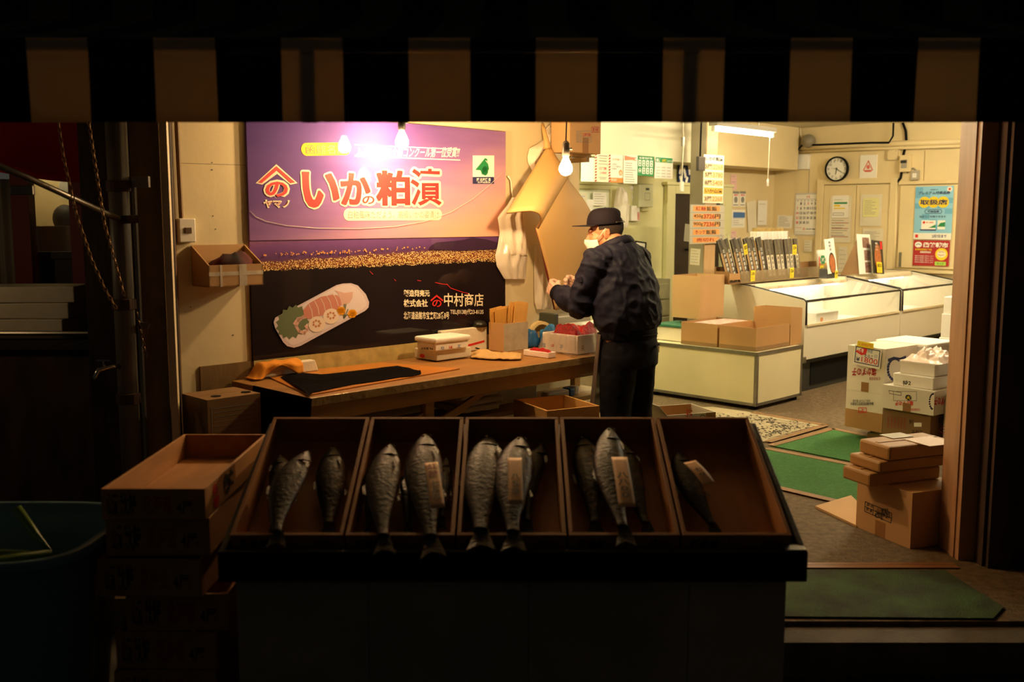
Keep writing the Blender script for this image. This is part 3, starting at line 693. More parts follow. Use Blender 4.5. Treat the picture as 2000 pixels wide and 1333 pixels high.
I.frame(1128-2, 256, 1155, 278, .7); I.pstroke([(1126,267),(1155,269)], .7); I.build('lettering', i_grey, o)
I = Ink(Fc); I.ptext('紅鮭飯鮨', 1138, 260, 1153, 267, .02); I.ptext('要冷蔵', 1157, 250, 1168, 257, .02); I.frame(1155, 248.5, 1169.5, 258.5, .7); I.build('lettering', i_dred, o)
o = tag(B().bb(-sx/2+.12, sx/2, -.0, sy/2, -.02, -.001).bb(sx/2-.05, sx/2-.02, .0, sy/2+.10, -.05, -.02).obj('wall_shelf', m_ply, None, (mid.x, mid.y, zc), WU), 'small wooden shelf bracket under the high brown carton', 'shelf')
# ================================================================== the work table and what lies on it
ZT = .78
c0 = onZ(604, 778, ZT); u0, vf = uv(c0); u1 = 5.30; vw = vB-.022
tab = T('work_table', 'long worn wooden work table along the banner wall', 'table', UV((u0+u1)/2, (vf+vw)/2, 0), WU)
Lt, Wt = u1-u0, vw-vf
m_tt = mat('work_table_wood', '#a8773c', .5, var=.35, vscale=4, stretch=(.6, 3, 3), bump=.08)
m_tr = mat('table_rail_wood', '#b8904e', .6, var=.3, vscale=5, stretch=(.5, 4, 4), bump=.1)
B().bb(-Lt/2, Lt/2, -Wt/2, Wt/2, -.03+ZT, ZT-.001).obj('tabletop', m_tt, tab, bevel=.004)
B().bb(-Lt/2-.01, Lt/2, -Wt/2-.014, -Wt/2-.001, ZT-.042, ZT+.001).obj('edge_strip', mat('grey_edge_strip', '#b29a6c', .3, .35, var=.4, vscale=14, bump=.4, bscale=30), tab, bevel=.003)
B().bb(-Lt/2+.01, Lt/2, -Wt/2+.01, -Wt/2+.045, ZT-.125, ZT-.031).obj('front_rail', m_tr, tab, bevel=.003)
B().bb(-Lt/2+.01, -Lt/2+.045, -Wt/2+.05, Wt/2-.02, ZT-.125, ZT-.031).obj('side_rail', m_tr, tab, bevel=.003)
def tl(px, py, z): q = MW[tab.name].inverted() @ onZ(px, py, z); return q
for lx_, ly_ in ((-Lt/2+.05, -Wt/2+.07), (tl(822, 790, ZT-.15).x, -Wt/2+.07), (Lt/2-.1, -Wt/2+.07), (-Lt/2+.05, Wt/2-.08), (Lt/2-.1, Wt/2-.08)):
    B().bb(lx_-.03, lx_+.03, ly_-.022, ly_+.022, 0, ZT-.031).obj('leg', m_tr, tab, bevel=.003)
x2 = tl(822, 790, ZT-.15).x
B().hexa([(x2+.03,-Wt/2+.06,.47),(x2+.03,-Wt/2+.08,.47),(x2+.42,-Wt/2+.08,ZT-.14),(x2+.42,-Wt/2+.06,ZT-.14),(x2+.03,-Wt/2+.06,.53),(x2+.03,-Wt/2+.08,.53),(x2+.36,-Wt/2+.08,ZT-.13),(x2+.36,-Wt/2+.06,ZT-.13)]).obj('brace', m_tr, tab, recalc=True)
B().hexa([(x2-.45,-Wt/2+.06,.36),(x2-.45,-Wt/2+.08,.36),(x2-.03,-Wt/2+.08,.53),(x2-.03,-Wt/2+.06,.53),(x2-.45,-Wt/2+.06,.42),(x2-.45,-Wt/2+.08,.42),(x2-.03,-Wt/2+.08,.60),(x2-.03,-Wt/2+.06,.60)]).obj('brace', m_tr, tab, recalc=True)
B().bb(-Lt/2+.1, Lt/2-.05, -Wt/2+.32, Wt/2-.05, .42, .45).obj('lower_shelf', m_tr, tab)
B().bb(-Lt/2-.02, -Lt/2-.001, -Wt/2+.03, Wt/2, .02, ZT-.06).obj('end_board', m_ply, tab)
# pale cutting sheet
def tz(px, py, z=ZT): return onZ(px, py, z)
q = [tz(603,774), tz(898,722), tz(744,710), tz(516,734)]
C = (q[0]+q[2])/2
o = B().hexa([(p.x-C.x, p.y-C.y, 0) for p in q]+[(p.x-C.x, p.y-C.y, .005) for p in q]).obj('cutting_sheet', mat('orange_cutting_sheet', '#c07a2a', .4, var=.2, vscale=5), None, (C.x, C.y, ZT+.0005), recalc=True)
tag(o, 'orange wooden cutting sheet lying on the near end of the work table', 'board')
# black cloth draped over the table end
ZS = ZT+.0065
o = T('black_cloth', 'crumpled black cloth draped over the near end of the work table', 'cloth', tz(600, 745, ZS), 0)
Mi = MW[o.name].inverted()
far, near = [(548,738),(575,728),(630,733),(680,727),(740,720),(775,716),(800,720),(821,728)], [(604,775),(612,768),(640,762),(690,752),(740,745),(780,738),(806,736),(823,732)]
def cloth(a, b):
    f = a*7; i = min(int(f), 6); k = f-i
    F = Vector(far[i]).lerp(Vector(far[i+1]), k); N = Vector(near[i]).lerp(Vector(near[i+1]), k); p = F.lerp(N, b)
    e = math.sin(math.pi*min(max(b, .04), .96))
    h = (.004+.022*abs(noise.noise(Vector((a*9, b*3, 1))))+.014*abs(noise.noise(Vector((a*22, b*6, 4)))))*e + .002
    return Mi @ (tz(p.x, p.y, ZS)+Vector((0, 0, h)))
B().sheet(cloth, 50, 12).obj('spread_part', mat('black_cotton', '#08070a', .95, spec=.05), o, smooth=True)
aL, aR = tz(547, 748, ZS), tz(607, 780, ZS); dn = UV(-1, 0)
nrm = (UV(-1, 0)).normalized()
def hang(a, b):
    p = UV(u0-.030, uv(aL)[1]+(uv(aR)[1]-.012-uv(aL)[1])*a, ZS+.004-.60*b); return Mi @ (p+nrm*(.008*math.sin(min(1, b*6)*math.pi/2)+.006*(1+math.sin(a*14))*b))
B().sheet(hang, 20, 16, .004).obj('hanging_part', _M['black_cotton'], o, smooth=True)

def slab(name, label, cat, pts, z, h, m, bevel=.006, group=None, taper=0):
    """box-like thing from four picture points of its bottom outline on height z"""
    q = [onZ(px, py, z) for px, py in pts]; C = sum(q, Vector())/4
    b = B().hexa([(p.x-C.x, p.y-C.y, 0) for p in q]+[((p.x-C.x)*(1-taper), (p.y-C.y)*(1-taper), h) for p in q])
    o = b.obj(name, m, None, (C.x, C.y, z), recalc=True, bevel=bevel)
    return tag(o, label, cat, group)
pfa, pfb = onU(508, 720, CB-.13), onU(623, 720, CB-.13); ufa, ufb = uv(pfa)[0], uv(pfb)[0]; wf = ufb-ufa
o = B().hexa([(-wf/2,0,0),(wf/2,0,0),(wf/2,.06,0),(-wf/2,.06,0),(-wf/2+.012,.004,.062),(wf/2-.02,.004,.062),(wf/2-.02,.056,.062),(-wf/2+.012,.056,.062)]).obj('foam_piece', m_styro2, None, UV((ufa+ufb)/2, (CB-.13)*S2, ZT+.006), WU, recalc=True, bevel=.006)
tag(o, 'grubby white foam piece under the orange cloth by the banner', 'foam')
o = T('orange_cloth', 'small orange cloth lying over the foam piece', 'cloth', UV((ufa+ufb)/2, (CB-.13)*S2, ZT+.006), WU)
def oc(a, b):
    x = -wf/2-.06+a*wf*.84; s_ = b*.105-.035; over = max(0, -x-wf/2+.012)
    hang_ = (.045+.03*math.sin(a*8+.5))*max(0, .5-b)*2
    y = .055-.072*min(1, (1-b)*1.6) - .012*(b < .4) - .008*(1+math.sin(a*17))*(1-b)
    z = max(.006, .077+.012*noise.noise(Vector((a*6, b*3, 2)))*(b > .4)-hang_-over*1.2*(1 if b > .3 else .8))
    return (x, y, z)
B().sheet(oc, 34, 12, .004).obj('cloth_fabric', mat('orange_cotton', '#d98a1e', .9), o, smooth=True)
o = T('knife', 'thin steel knife lying by the wall edge of the table', 'knife', tz(650, 714, ZT+.006), WU)
B().bb(-.12, .05, -.014, .014, 0, .003).obj('blade', m_steel, o)
B().tube([(.05, 0, .005), (.15, 0, .006)], .009, 8).obj('handle', m_blackm, o, smooth=True)

# foam boxes ---------------------------------------------------------------
def foam_box(name, label, mid, sx, sy, h, rotz, m, open_=True, wall=.022, lip=0.0, group=None, cat='box'):
    o = T(name, label, cat, mid, rotz, group); b = B()
    if open_:
        b.bb(-sx/2, sx/2, -sy/2, sy/2, 0, wall)
        for x0, x1, y0, y1 in ((-sx/2, sx/2, -sy/2, -sy/2+wall), (-sx/2, sx/2, sy/2-wall, sy/2), (-sx/2, -sx/2+wall, -sy/2+wall, sy/2-wall), (sx/2-wall, sx/2, -sy/2+wall, sy/2-wall)):
            b.bb(x0, x1, y0, y1, wall*.5, h)
    else: b.bb(-sx/2, sx/2, -sy/2, sy/2, 0, h)
    b.obj('body', m, o, bevel=.006)
    if lip:
        B().bb(-sx/2-.012, sx/2+.012, -sy/2-.012, sy/2+.012, h+.001, h+lip).obj('lid', m, o, bevel=.01)
    return o
def face(o, sx, sy, which):
    """frame of a side: 'r' runs along local x facing -y, 'l' runs along -y facing -x"""
    M = MW[o.name]
    if which == 'r': return M @ Matrix.Translation((0, -sy/2, 0))
    return M @ Matrix.Translation((-sx/2, 0, 0)) @ Matrix.Rotation(rad(-90), 4, 'Z')
# lower used foam box with a lidded foam tray inside
q0 = tz(853, 708); mid, sx, sy, hh, a_, C_ = corner_box(853, 708, ZT, 784, 921, 688)
sy = min(sy, .205); mid = C_ + UV(1,0)*sx/2 + UV(0,1)*sy/2
lowbox = foam_box('styrofoam_box', 'grubby shallow foam box under the lidded white foam tray', (mid.x, mid.y, ZT+.0065), sx, sy, hh, WU, m_styro2, open_=False)
Fl, Fr = face(lowbox, sx, sy, 'l'), face(lowbox, sx, sy, 'r')
I = Ink(Fl); I.pdisc(825, 695.5, 5, 4); I.build('printed_mark', i_red, lowbox)
ZB = ZT+.0065+hh+.001
mid, sx2, sy2, h2, a_, C2 = corner_box(851, 687, ZB, 797, 915, 668)
sy2 = min(sy2, .17); mid = C2 + UV(1,0)*sx2/2 + UV(0,1)*sy2/2
tray = foam_box('styrofoam_box', 'clean white lidded foam tray on the grubby shallow foam box', (mid.x, mid.y, ZB), sx2, sy2, h2*.8, WU, m_styro, lip=h2*.55)
I = Ink(face(tray, sx2, sy2, 'l')); I.ptext('R 紅鮭 2kg', 824, 678.5, 846, 684.5, .01); I.build('lettering', i_black, tray)
I = Ink(face(tray, sx2, sy2, 'r')); I.ptext('紅', 861, 677.5, 868, 683, .02); I.ptext('工', 893, 674, 900, 679, .03); I.build('lettering', i_blue, tray)
I = Ink(face(tray, sx2, sy2, 'r')); I.ptext('は', 877, 676, 884, 681, .03); I.build('lettering', i_red, tray)
# standing foam box with a small figure print
cf = 4.612/S2; fa_, fb_ = onU(862, 660, cf), onU(952, 660, cf); sx = uv(fb_)[0]-uv(fa_)[0]; sy = .038; hh = onU(905, 643, cf).z-ZT
mid = UV((uv(fa_)[0]+uv(fb_)[0])/2, 4.612+sy/2)
fb = foam_box('styrofoam_box', 'white foam box standing on edge behind the lidded foam tray', (mid.x, mid.y, ZT+.001), sx, sy, hh*1.0, WU, m_styro2, open_=False)
F_ = face(fb, sx, sy, 'r')
I = Ink(F_); I.pstroke([(915,675),(930,671),(945,667)], 3); I.build('printed_mark', i_red, fb)
I = Ink(F_); I.pstroke([(929,680),(936,682)], 2); I.ptext('北海', 903, 655, 918, 661, 0); I.build('printed_mark', i_black, fb)
Mb = MW[fb.name]
tag(B().lathe([(.0, .002), (.046, .002), (.05, 0), (.047, .018), (.034, .034), (.015, .041), (0, .042)], 22).obj('bowl', m_black, None, Mb @ Vector((sx*.36, -.0, hh*1.0+.001)), 0, smooth=True), 'upturned black bowl on top of the standing foam box', 'bowl')
# carton of wooden slips
mid, sx, sy, hh, a_, C_ = corner_box(984, 688, ZT, 955, 1031, 633); sy = min(sy, .155); sx = min(sx, .22)
mid = C_ + UV(1,0)*sx/2 + UV(0,1)*sy/2
oc1 = T('open_carton', 'dusty open carton full of pine slips beside the folded tan paper', 'carton', (mid.x, mid.y, ZT+.001), WU); w = .005
b = B().bb(-sx/2, sx/2, -sy/2, sy/2, 0, w)
for x0, x1, y0, y1 in ((-sx/2, sx/2, -sy/2, -sy/2+w), (-sx/2, sx/2, sy/2-w, sy/2), (-sx/2, -sx/2+w, -sy/2+w, sy/2-w), (sx/2-w, sx/2, -sy/2+w, sy/2-w)): b.bb(x0, x1, y0, y1, w, hh)
b.obj('body', m_card2, oc1)
B().bb(-sx/2, sx/2, -sy/2-.0012, -sy/2-.0002, 0, hh-.004).obj('grey_side', m_styro2, oc1, label='x') if False else B().bb(-sx/2, sx/2, -sy/2-.0012, -sy/2-.0002, 0, hh-.004).obj('grey_side', mat('dusty_grey_board', '#b9aa90', .8, var=.2, vscale=14), oc1)
m_slip = mat('pale_pine_slip', '#d9a450', .55, var=.15, vscale=6, stretch=(4, 4, .6))
def slips(n, x, y0, y1, ww, tall, tl, lab, grp):
    for i in range(n):
        y = y0+(y1-y0)*i/(n-1); h = tall*(1+.06*math.sin(i*2.3))
        M = MW[oc1.name] @ Matrix.Translation((x+.012*math.sin(i*1.9), y, .012)) @ Matrix.Rotation(rad(tl+2.5*math.sin(i*1.3)), 4, 'Y')
        tag(B().bb(-ww/2, ww/2, -.003, .003, .0, h).obj('wooden_slip', m_slip, None, M=M, bevel=.001), lab, 'wooden slip', grp)
slips(6, -sx*.17, .012, .062, .105, hh+.075, -5, 'shorter pine slip leaning toward the black bowl in the dusty open carton', 'shorter pine slips in the dusty carton')
slips(6, sx*.10, -.060, -.004, .110, hh+.105, 6, 'taller pine slip fanned toward the hanging bags in the dusty open carton', 'taller pine slips in the dusty carton')
# folded kraft wrap
o = T('folded_kraft_wrap', 'creased tan wrapping paper folded beside the red roe tray', 'paper', tz(975, 693), 0); Mi = MW[o.name].inverted()
def kw(a, b):
    x = 920+a*98; yt = 694-2*math.sin(a*3); yb = 701+4*math.sin(a*2.2)
    p = tz(x, yt+(yb-yt)*b, ZT+.002); e = math.sin(math.pi*min(max(b, .02), .98))*math.sin(math.pi*min(max(a, .02), .98))
    return Mi @ (p+Vector((0, 0, .006+.075*e*(.55+.45*math.sin(a*7+b*2))*(1-.55*a)+.012*noise.noise(Vector((a*8, b*5, 3))))))
B().sheet(kw, 34, 12, .005).obj('paper_sheet', mat('tan_wrap_paper', '#c9a468', .7, var=.1, vscale=5), o, smooth=True)
# red roe
m_roe = mat('red_roe', '#c4080e', .25, spec=.5, bump=.7, bscale=110, var=.4, vscale=60, c2='#86040a')
m_tray = mat('white_tray', '#f6e6dc', .3)
mid, sx, sy, hh, a_, C_ = corner_box(1071, 701, ZT, 1022, 1086, 689)
rt = foam_box('roe_tray', 'small white tray heaped with red roe at the table front', (mid.x, mid.y, ZT+.001), sx, sy, .035, WU, m_tray, wall=.008, cat='tray')
def heap(name, o, sx, sy, z0, h, seed, n=40):
    def fn(a, b):
        x, y = (a-.5)*sx, (b-.5)*sy; e = min(1, 6*min(a, 1-a))*min(1, 6*min(b, 1-b))
        return (x, y, z0+e*h*(.55+.55*noise.noise(Vector((a*3+seed, b*3, seed)))+.12*noise.noise(Vector((a*11, b*11, seed)))))
    return B().sheet(fn, n, n).obj(name, m_roe, o, smooth=True)
h_ = heap('red_roe', None, sx-.02, sy-.02, 0, .035, 3, 26)
h_.matrix_basis = MW[rt.name] @ Matrix.Translation((0, 0, .024)); tag(h_, 'small heap of red roe in the white tray', 'roe', kind='stuff')
mid, sx, sy, hh, a_, C_ = corner_box(1128, 694, ZT, 1034, 1172, 657)
sx = max(sx, .30)
mid = C_ + UV(1,0)*sx/2 + UV(0,1)*sy/2
sy = min(sy, .30); mid = C_ + UV(1,0)*sx/2 + UV(0,1)*sy/2
rb = foam_box('styrofoam_box', 'white foam box lined with clear film and heaped with red roe', (mid.x, mid.y, ZT+.001), sx, sy, hh, WU, m_styro, wall=.02)
F_ = face(rb, sx, sy, 'l')
I = Ink(F_); I.ptext('塩', 1059, 670, 1066, 679, .02); I.ptext('子', 1093, 674, 1100, 683, .02); I.build('lettering', i_blue, rb)
I = Ink(F_); I.ptext('は', 1077, 672, 1083, 678, .03); I.build('lettering', i_red, rb)
I = Ink(face(rb, sx, sy, 'r')); I.ptext('R', 1136, 675, 1142, 686, .02); I.build('lettering', i_grey, rb)
h_ = heap('red_roe', None, sx-.045, sy-.045, 0, .12, 8, 50); h_.matrix_basis = MW[rb.name] @ Matrix.Translation((0, 0, hh*.72)); tag(h_, 'big glistening heap of red roe in the film lined foam box', 'roe', kind='stuff')
def film(a, b):
    g = 2*math.pi*a; k = 1.10+.22*b+.05*math.sin(a*47)+.03*math.sin(a*90); 
    sq = 1/max(abs(math.cos(g)), abs(math.sin(g)))
    return (sx*.5*k*math.cos(g)*min(sq, 1.25), sy*.5*k*math.sin(g)*min(sq, 1.25), hh*1.02-(hh*.98)*b+.006*math.sin(a*60))
B().sheet(film, 70, 8).obj('clear_film', m_film, rb, smooth=True)
# odds and ends beyond the roe
def ring(name, label, cat, loc, R, r, h, m, M=None):
    b = B().lathe([(r, -h/2), (R, -h/2), (R, h/2), (r, h/2), (r, -h/2)], 26)
    o = b.obj(name, m, None, M=M if M is not None else LM(loc)); return tag(o, label, cat)
def ont(px, c): p = onU(px, 660, c); return Vector((p.x, p.y, ZT))
p = ont(1056, 6.42); ring('tape_roll', 'cream roll of tape standing by the wall behind the roe', 'tape', p, .078, .058, .05, mat('cream_tape', '#dfc890', .4), LM((p.x, p.y, ZT+.08), rad(20)) @ Matrix.Rotation(rad(90), 4, 'X'))
p = ont(1036, 6.36); lump('rubber_glove', 'blue rubber glove bunched left of the tape roll', 'glove', (p.x, p.y, ZT+.001), .3, (.06, .05, .075), mat('blue_rubber', '#1f5f9c', .5), 5, .3)
p = ont(1072, 6.29); lump('blue_cloth', 'blue cloth bunched between the tape roll and the red roe', 'cloth', (p.x, p.y, ZT+.001), .8, (.075, .045, .085), mat('blue_cotton', '#2a78b8', .7), 9, .3)
p = ont(1114, 6.36)
o = T('scale', 'grey weighing scale with a flat plate behind the roe box', 'scale', (p.x, p.y, ZT+.001), WU)
B().bb(-.12, .24, .02, .13, 0, .18).obj('body', mat('grey_metal_case', '#a9a69a', .45, .3), o, bevel=.01)
B().bb(-.165, -.121, .0, .14, 0, .20).obj('side_post', mat('dark_green_case', '#3a3f33', .5), o, bevel=.005)
B().bb(-.05, .24, -.15, .01, .115, .13).obj('weighing_plate', mat('pale_scale_plate', '#d9d9cc', .3, .2), o, bevel=.006)
B().bb(.02, .22, -.10, .015, 0, .114).obj('base', m_steel, o, bevel=.01)

# under the table -------------------------------------------------------------
for i, (dx, dy) in enumerate(((0, 0), (.02, .01), (-.015, -.01), (.01, .02))):
    p = onZ(905, 803, .452)
    tag(B().sheet(lambda a, b: ((a-.5)*.30, (b-.5)*.34, .022+.014*math.sin(a*3.1)*math.sin(b*3.1)+.006*noise.noise(Vector((a*6, b*6, i)))), 18, 18, .03).obj('folded_bag', m_film2 if i == 3 else m_paper2, None, (p.x+dx, p.y+dy, .484+i*.042), rad(38+4*i), smooth=True),
        ['folded paper sacks at the bottom of the pile under the table', 'folded paper sack, second from the bottom under the table', 'folded paper sack, third from the bottom under the table', 'clear wrapped sack on top of the pile under the table'][i], 'sack', 'folded sacks under the table')
p = onZ(985, 784, .452); foam_box('styrofoam_box', 'long grey foam box lying on the shelf under the table', (p.x, p.y, .452), .44, .16, .12, WU, m_styro2, open_=False)
p = onZ(1095, 776, .452)
o = T('blue_handled_tool', 'white and blue handled tool under the table by the man', 'tool', (p.x, p.y, .4515), WU)
B().bb(-.16, .05, -.035, .035, 0, .05).obj('handle', m_white, o, bevel=.012)
B().bb(.05, .10, -.037, .037, 0, .055).obj('grip', mat('blue_plastic', '#1d62b0', .4), o, bevel=.01)
B().bb(.10, .15, -.035, .035, 0, .06).obj('end_cap', m_white, o, bevel=.012)

# wooden crates on the floor before the table --------------------------------
def wood_crate(label, mid, sx, sy, h, rotz, m, group=None, w=.012, name='wooden_crate', M=None):
    o = T(name, label, 'crate', mid, rotz, group, M=M)
    B().bb(-sx/2+w, sx/2-w, -sy/2+w, sy/2-w, 0, w).obj('bottom', m, o)
    for s_ in (-1, 1):
        B().bb(-sx/2, sx/2, *sorted((s_*sy/2, s_*(sy/2-w))), 0, h).obj('end_board', m, o, bevel=.0015)
        B().bb(*sorted((s_*sx/2, s_*(sx/2-w))), -sy/2+w+.0005, sy/2-w-.0005, 0, h).obj('side_board', m, o, bevel=.0015)
    return o
m_wcr = mat('honey_crate_wood', '#cda05e', .6, var=.3, vscale=5, stretch=(.7, .7, 3), bump=.1)
zc_ = .56
mid, sx, sy, hh, a_, C_ = corner_box(1068, 803, zc_, 1003, 1171, 780)
cc = C_
mid, sx, sy, hh, a_, C_ = corner_box(1068, 803, zc_, 1003, 1171, 780, 27)
zb_ = zc_-.17
wood_crate('honey coloured empty wooden crate before the man, topmost of its stack', (mid.x, mid.y, zb_), sx, sy, .17, a_, m_wcr)
wood_crate('honey coloured wooden crate underneath the topmost one before the man', (mid.x, mid.y, zb_-.185), sx, sy, .18, a_, m_wcr)
wood_crate('honey coloured wooden crate on the floor at the bottom of the stack before the man', (mid.x, mid.y, .0005), sx, sy, .20, a_, m_wcr)
# ================================================================== freezers and the low counter
vF, uF = 6.42*S2, 11.80*S2                              # front line and left end of the first case
pF = onU(1759, 600, 6.42); uF2 = uv(pF)[0]
m_case = mat('white_enamel', '#e2d8bd', .35, var=.05, vscale=2)
m_casein = mat('white_liner', '#f3f3ea', .4)
m_trimk = mat('black_rubber_trim', '#1a1712', .45)
def freezer(label, ua, ub, first):
    o = T('display_freezer', label, 'freezer', UV((ua+ub)/2, vF, 0), WU, 'glass topped display freezers along the aisle'); L = ub-ua; h = L/2-.002
    zt, zk, zb = .86, .985, .315
    prof = [(0, zb), (.92, zb), (.92, zk), (.70, zk), (.60, zk-.012), (.02, zt+.01), (0, zt-.01)]
    for s_ in ((-1, 1)):
        x = s_*(h-.022)
        b = B(); n = len(prof)
        vs = [(x-.02, y, z) for y, z in prof]+[(x+.02, y, z) for y, z in prof]
        b.add(vs, [tuple(range(n)), tuple(reversed(range(n, 2*n)))]+[((i+1)%n, i, n+i, n+(i+1)%n) for i in range(n)]).obj('end_panel', m_case, o, recalc=True)
        B().tube([(x, .92, zk-.005), (x, .70, zk-.005), (x, .60, zk-.012), (x, .03, zt+.016), (x, .0, zt-.002), (x, -.004, .64)], .011, 8).obj('edge_trim', m_trimk, o, smooth=True)
    B().bb(-h+.042, h-.042, 0, .04, zb, .64).bb(-h+.042, h-.042, .88, .92, zb, zk).bb(-h+.042, h-.042, .04, .88, zb, zb+.03).obj('body', m_case, o)
    B().bb(-h+.043, h-.043, .041, .06, .34, .63).bb(-h+.043, h-.043, .86, .879, .34, zk-.06).bb(-h+.043, h-.043, .06, .86, .346, .56).obj('liner', m_casein, o)
    B().bb(-h+.06, h-.06, .06, .86, 0, zb-.001).obj('plinth', mat('dark_plinth', '#2b2924', .6, var=.2, vscale=6), o)
    B().bb(-h+.25, h-.25, .052, .0599, .05, .26).obj('vent_grille', m_blackm, o)
    B().bb(-h+.042, h-.042, .60, .879, zk-.055, zk-.001).bb(-h+.042, h-.042, .60, .61, zk-.055, zk+.0).obj('canopy', m_case, o, bevel=.004)
    B().hexa([(-h+.1,.57,zk-.062),(h-.1,.57,zk-.062),(h-.1,.598,zk-.002),(-h+.1,.598,zk-.002),(-h+.1,.565,zk-.058),(h-.1,.565,zk-.058),(h-.1,.593,zk+.002),(-h+.1,.593,zk+.002)]).obj('price_rail', mat('cream_price_rail', '#f0e2c0', .4), o, recalc=True)
    B().tube([(-h+.08, .70, zk-.075), (h-.08, .70, zk-.075)], .014, 10).obj('case_lamp', emis('case_light', (1, .96, .80), CASE_TUBE), o)
    B().bb(-h+.042, h-.042, .004, .010, .64, zt-.004).obj('front_glass', m_glass, o)
    B().hexa([(-h+.042,.02,zt),(h-.042,.02,zt),(h-.042,.56,zk-.03),(-h+.042,.56,zk-.03),(-h+.042,.02,zt+.006),(h-.042,.02,zt+.006),(h-.042,.56,zk-.024),(-h+.042,.56,zk-.024)]).obj('sloping_glass', m_glass, o, recalc=True)
    B().bb(-h+.042, h-.042, -.006, .016, zt-.008, zt+.010).obj('front_bar', m_trimk, o)
    B().bb(-h+.042, h-.042, -.012, .0, .625, .645).obj('lower_rail', mat('cream_rail', '#e4d2a8', .35), o)
    B().bb(-h-.005, -h+.05, -.008, .06, zb-.03, zb+.03).obj('corner_guard', m_steel, o, bevel=.008)
    for k in range(2):
        B().bb(-h+.3+k*.62, -h+.86+k*.62, .30, .58, .80+k*.005, .806+k*.005).obj('sliding_lid', m_glass, o)
        B().bb(-h+.3+k*.62, -h+.86+k*.62, .30, .32, .795, .815).obj('lid_rail', m_steel, o)
    return o
fz1 = freezer('white glass topped display freezer carrying the rack of dark packets', uF, uF2, True)
fz2 = freezer('white glass topped display freezer at the far end below the red poster', uF2+.006, uC-.09, False)
Fp = MW[fz1.name] @ Matrix.Translation((0, .5665, .93)) 
I = Ink(LM((MW[fz1.name] @ Vector((0, .563, 0))), WU), .004)
for k, t in enumerate(['筋子', 'たらこ', 'いくら', 'かずのこ', '松前漬', '数の子']): I.text(t, -.55+k*.26, -.45+k*.26, .932, .955, .0)
I.build('lettering', i_orange, fz1)
p = onU(1612, 625, 6.62)
inb = foam_box('styrofoam_box', 'white foam box inside the first display freezer behind the front glass', UV(uv(p)[0], vF+.24, .561), .44, .24, .15, WU, m_styro, open_=False)
I = Ink(face(inb, .44, .24, 'r')); I.disc(-.12, .085, .03, .022); I.build('printed_mark', i_orange, inb)

# low counter with steel edges
zl = .50
midc, sxc, syc, hc_, a_, Cc = corner_box(1476, 803, .0, 1262, 1565, 690)
syc = min(syc, 1.35); midc = Cc + UV(1,0)*sxc/2 + UV(0,1)*syc/2; zl = hc_
lc_ = T('low_counter', 'low cream counter with steel edges holding open cartons, before the freezer', 'counter', (midc.x, midc.y, 0), WU)
m_pan = mat('cream_laminate', '#e8dcb0', .4, var=.06, vscale=4)
B().bb(-sxc/2+.004, sxc/2-.004, -syc/2+.004, syc/2-.004, .04, zl-.002).obj('body', m_pan, lc_)
for x in (-1, 1):
    for y in (-1, 1):
        B().bb(*sorted((x*sxc/2, x*(sxc/2-.03))), *sorted((y*syc/2, y*(syc/2-.03))), .035, zl).obj('edge_post', m_steel, lc_, bevel=.003)
        B().bb(*sorted((x*(sxc/2-.03), x*(sxc/2-.09))), *sorted((y*(syc/2-.03), y*(syc/2-.09))), 0, .04).obj('foot', m_blackm, lc_)
for z0, z1 in ((zl-.03, zl+.002), (.035, .06)):
    for y in (-1, 1): B().bb(-sxc/2, sxc/2, *sorted((y*syc/2, y*(syc/2-.008))), z0, z1).obj('edge_rail', m_steel, lc_)
    for x in (-1, 1): B().bb(*sorted((x*sxc/2, x*(sxc/2-.008))), -syc/2, syc/2, z0, z1).obj('edge_rail', m_steel, lc_)

# ================================================================== cartons
def carton(label, mid, sx, sy, h, rotz, m, flaps=(), closed=False, group=None, name='cardboard_box', t=.005, tape=False, cat='box'):
    o = T(name, label, cat, mid, rotz, group); b = B().bb(-sx/2, sx/2, -sy/2, sy/2, 0, t)
    b.bb(-sx/2, sx/2, -sy/2, -sy/2+t, t, h).bb(-sx/2, sx/2, sy/2-t, sy/2, t, h).bb(-sx/2, -sx/2+t, -sy/2+t, sy/2-t, t, h).bb(sx/2-t, sx/2, -sy/2+t, sy/2-t, t, h)
    b.obj('body', m, o)
    if closed:
        B().bb(-sx/2, sx/2, -sy/2, -.0015, h+.0003, h+t).obj('flap', m, o); B().bb(-sx/2, sx/2, .0015, sy/2, h+.0003, h+t).obj('flap', m, o)
    if tape:
        B().bb(-sx/2-.001, sx/2+.001, -.026, .026, h+t, h+t+.0012).bb(-sx/2-.0013, -sx/2-.0001, -.026, .026, h-.09, h+t+.001).obj('tape', m_tape, o)
    for side, ln, ang in flaps:
        c, s_ = math.cos(rad(ang)), math.sin(rad(ang))
        if side in 'fb':
            k = -1 if side == 'f' else 1; y = k*sy/2
            B().hexa([(-sx/2+.004, y-k*t, h), (sx/2-.004, y-k*t, h), (sx/2-.004, y, h), (-sx/2+.004, y, h), (-sx/2+.02, y-k*t+k*ln*s_, h+ln*c), (sx/2-.02, y-k*t+k*ln*s_, h+ln*c), (sx/2-.02, y+k*ln*s_, h+ln*c), (-sx/2+.02, y+k*ln*s_, h+ln*c)]).obj('flap', m, o, recalc=True)
        else:
            k = -1 if side == 'l' else 1; x = k*sx/2
            B().hexa([(x-k*t, -sy/2+.006, h), (x, -sy/2+.006, h), (x, sy/2-.006, h), (x-k*t, sy/2-.006, h), (x-k*t+k*ln*s_, -sy/2+.02, h+ln*c), (x+k*ln*s_, -sy/2+.02, h+ln*c), (x+k*ln*s_, sy/2-.02, h+ln*c), (x-k*t+k*ln*s_, sy/2-.02, h+ln*c)]).obj('flap', m, o, recalc=True)
    return o
zl += .0025
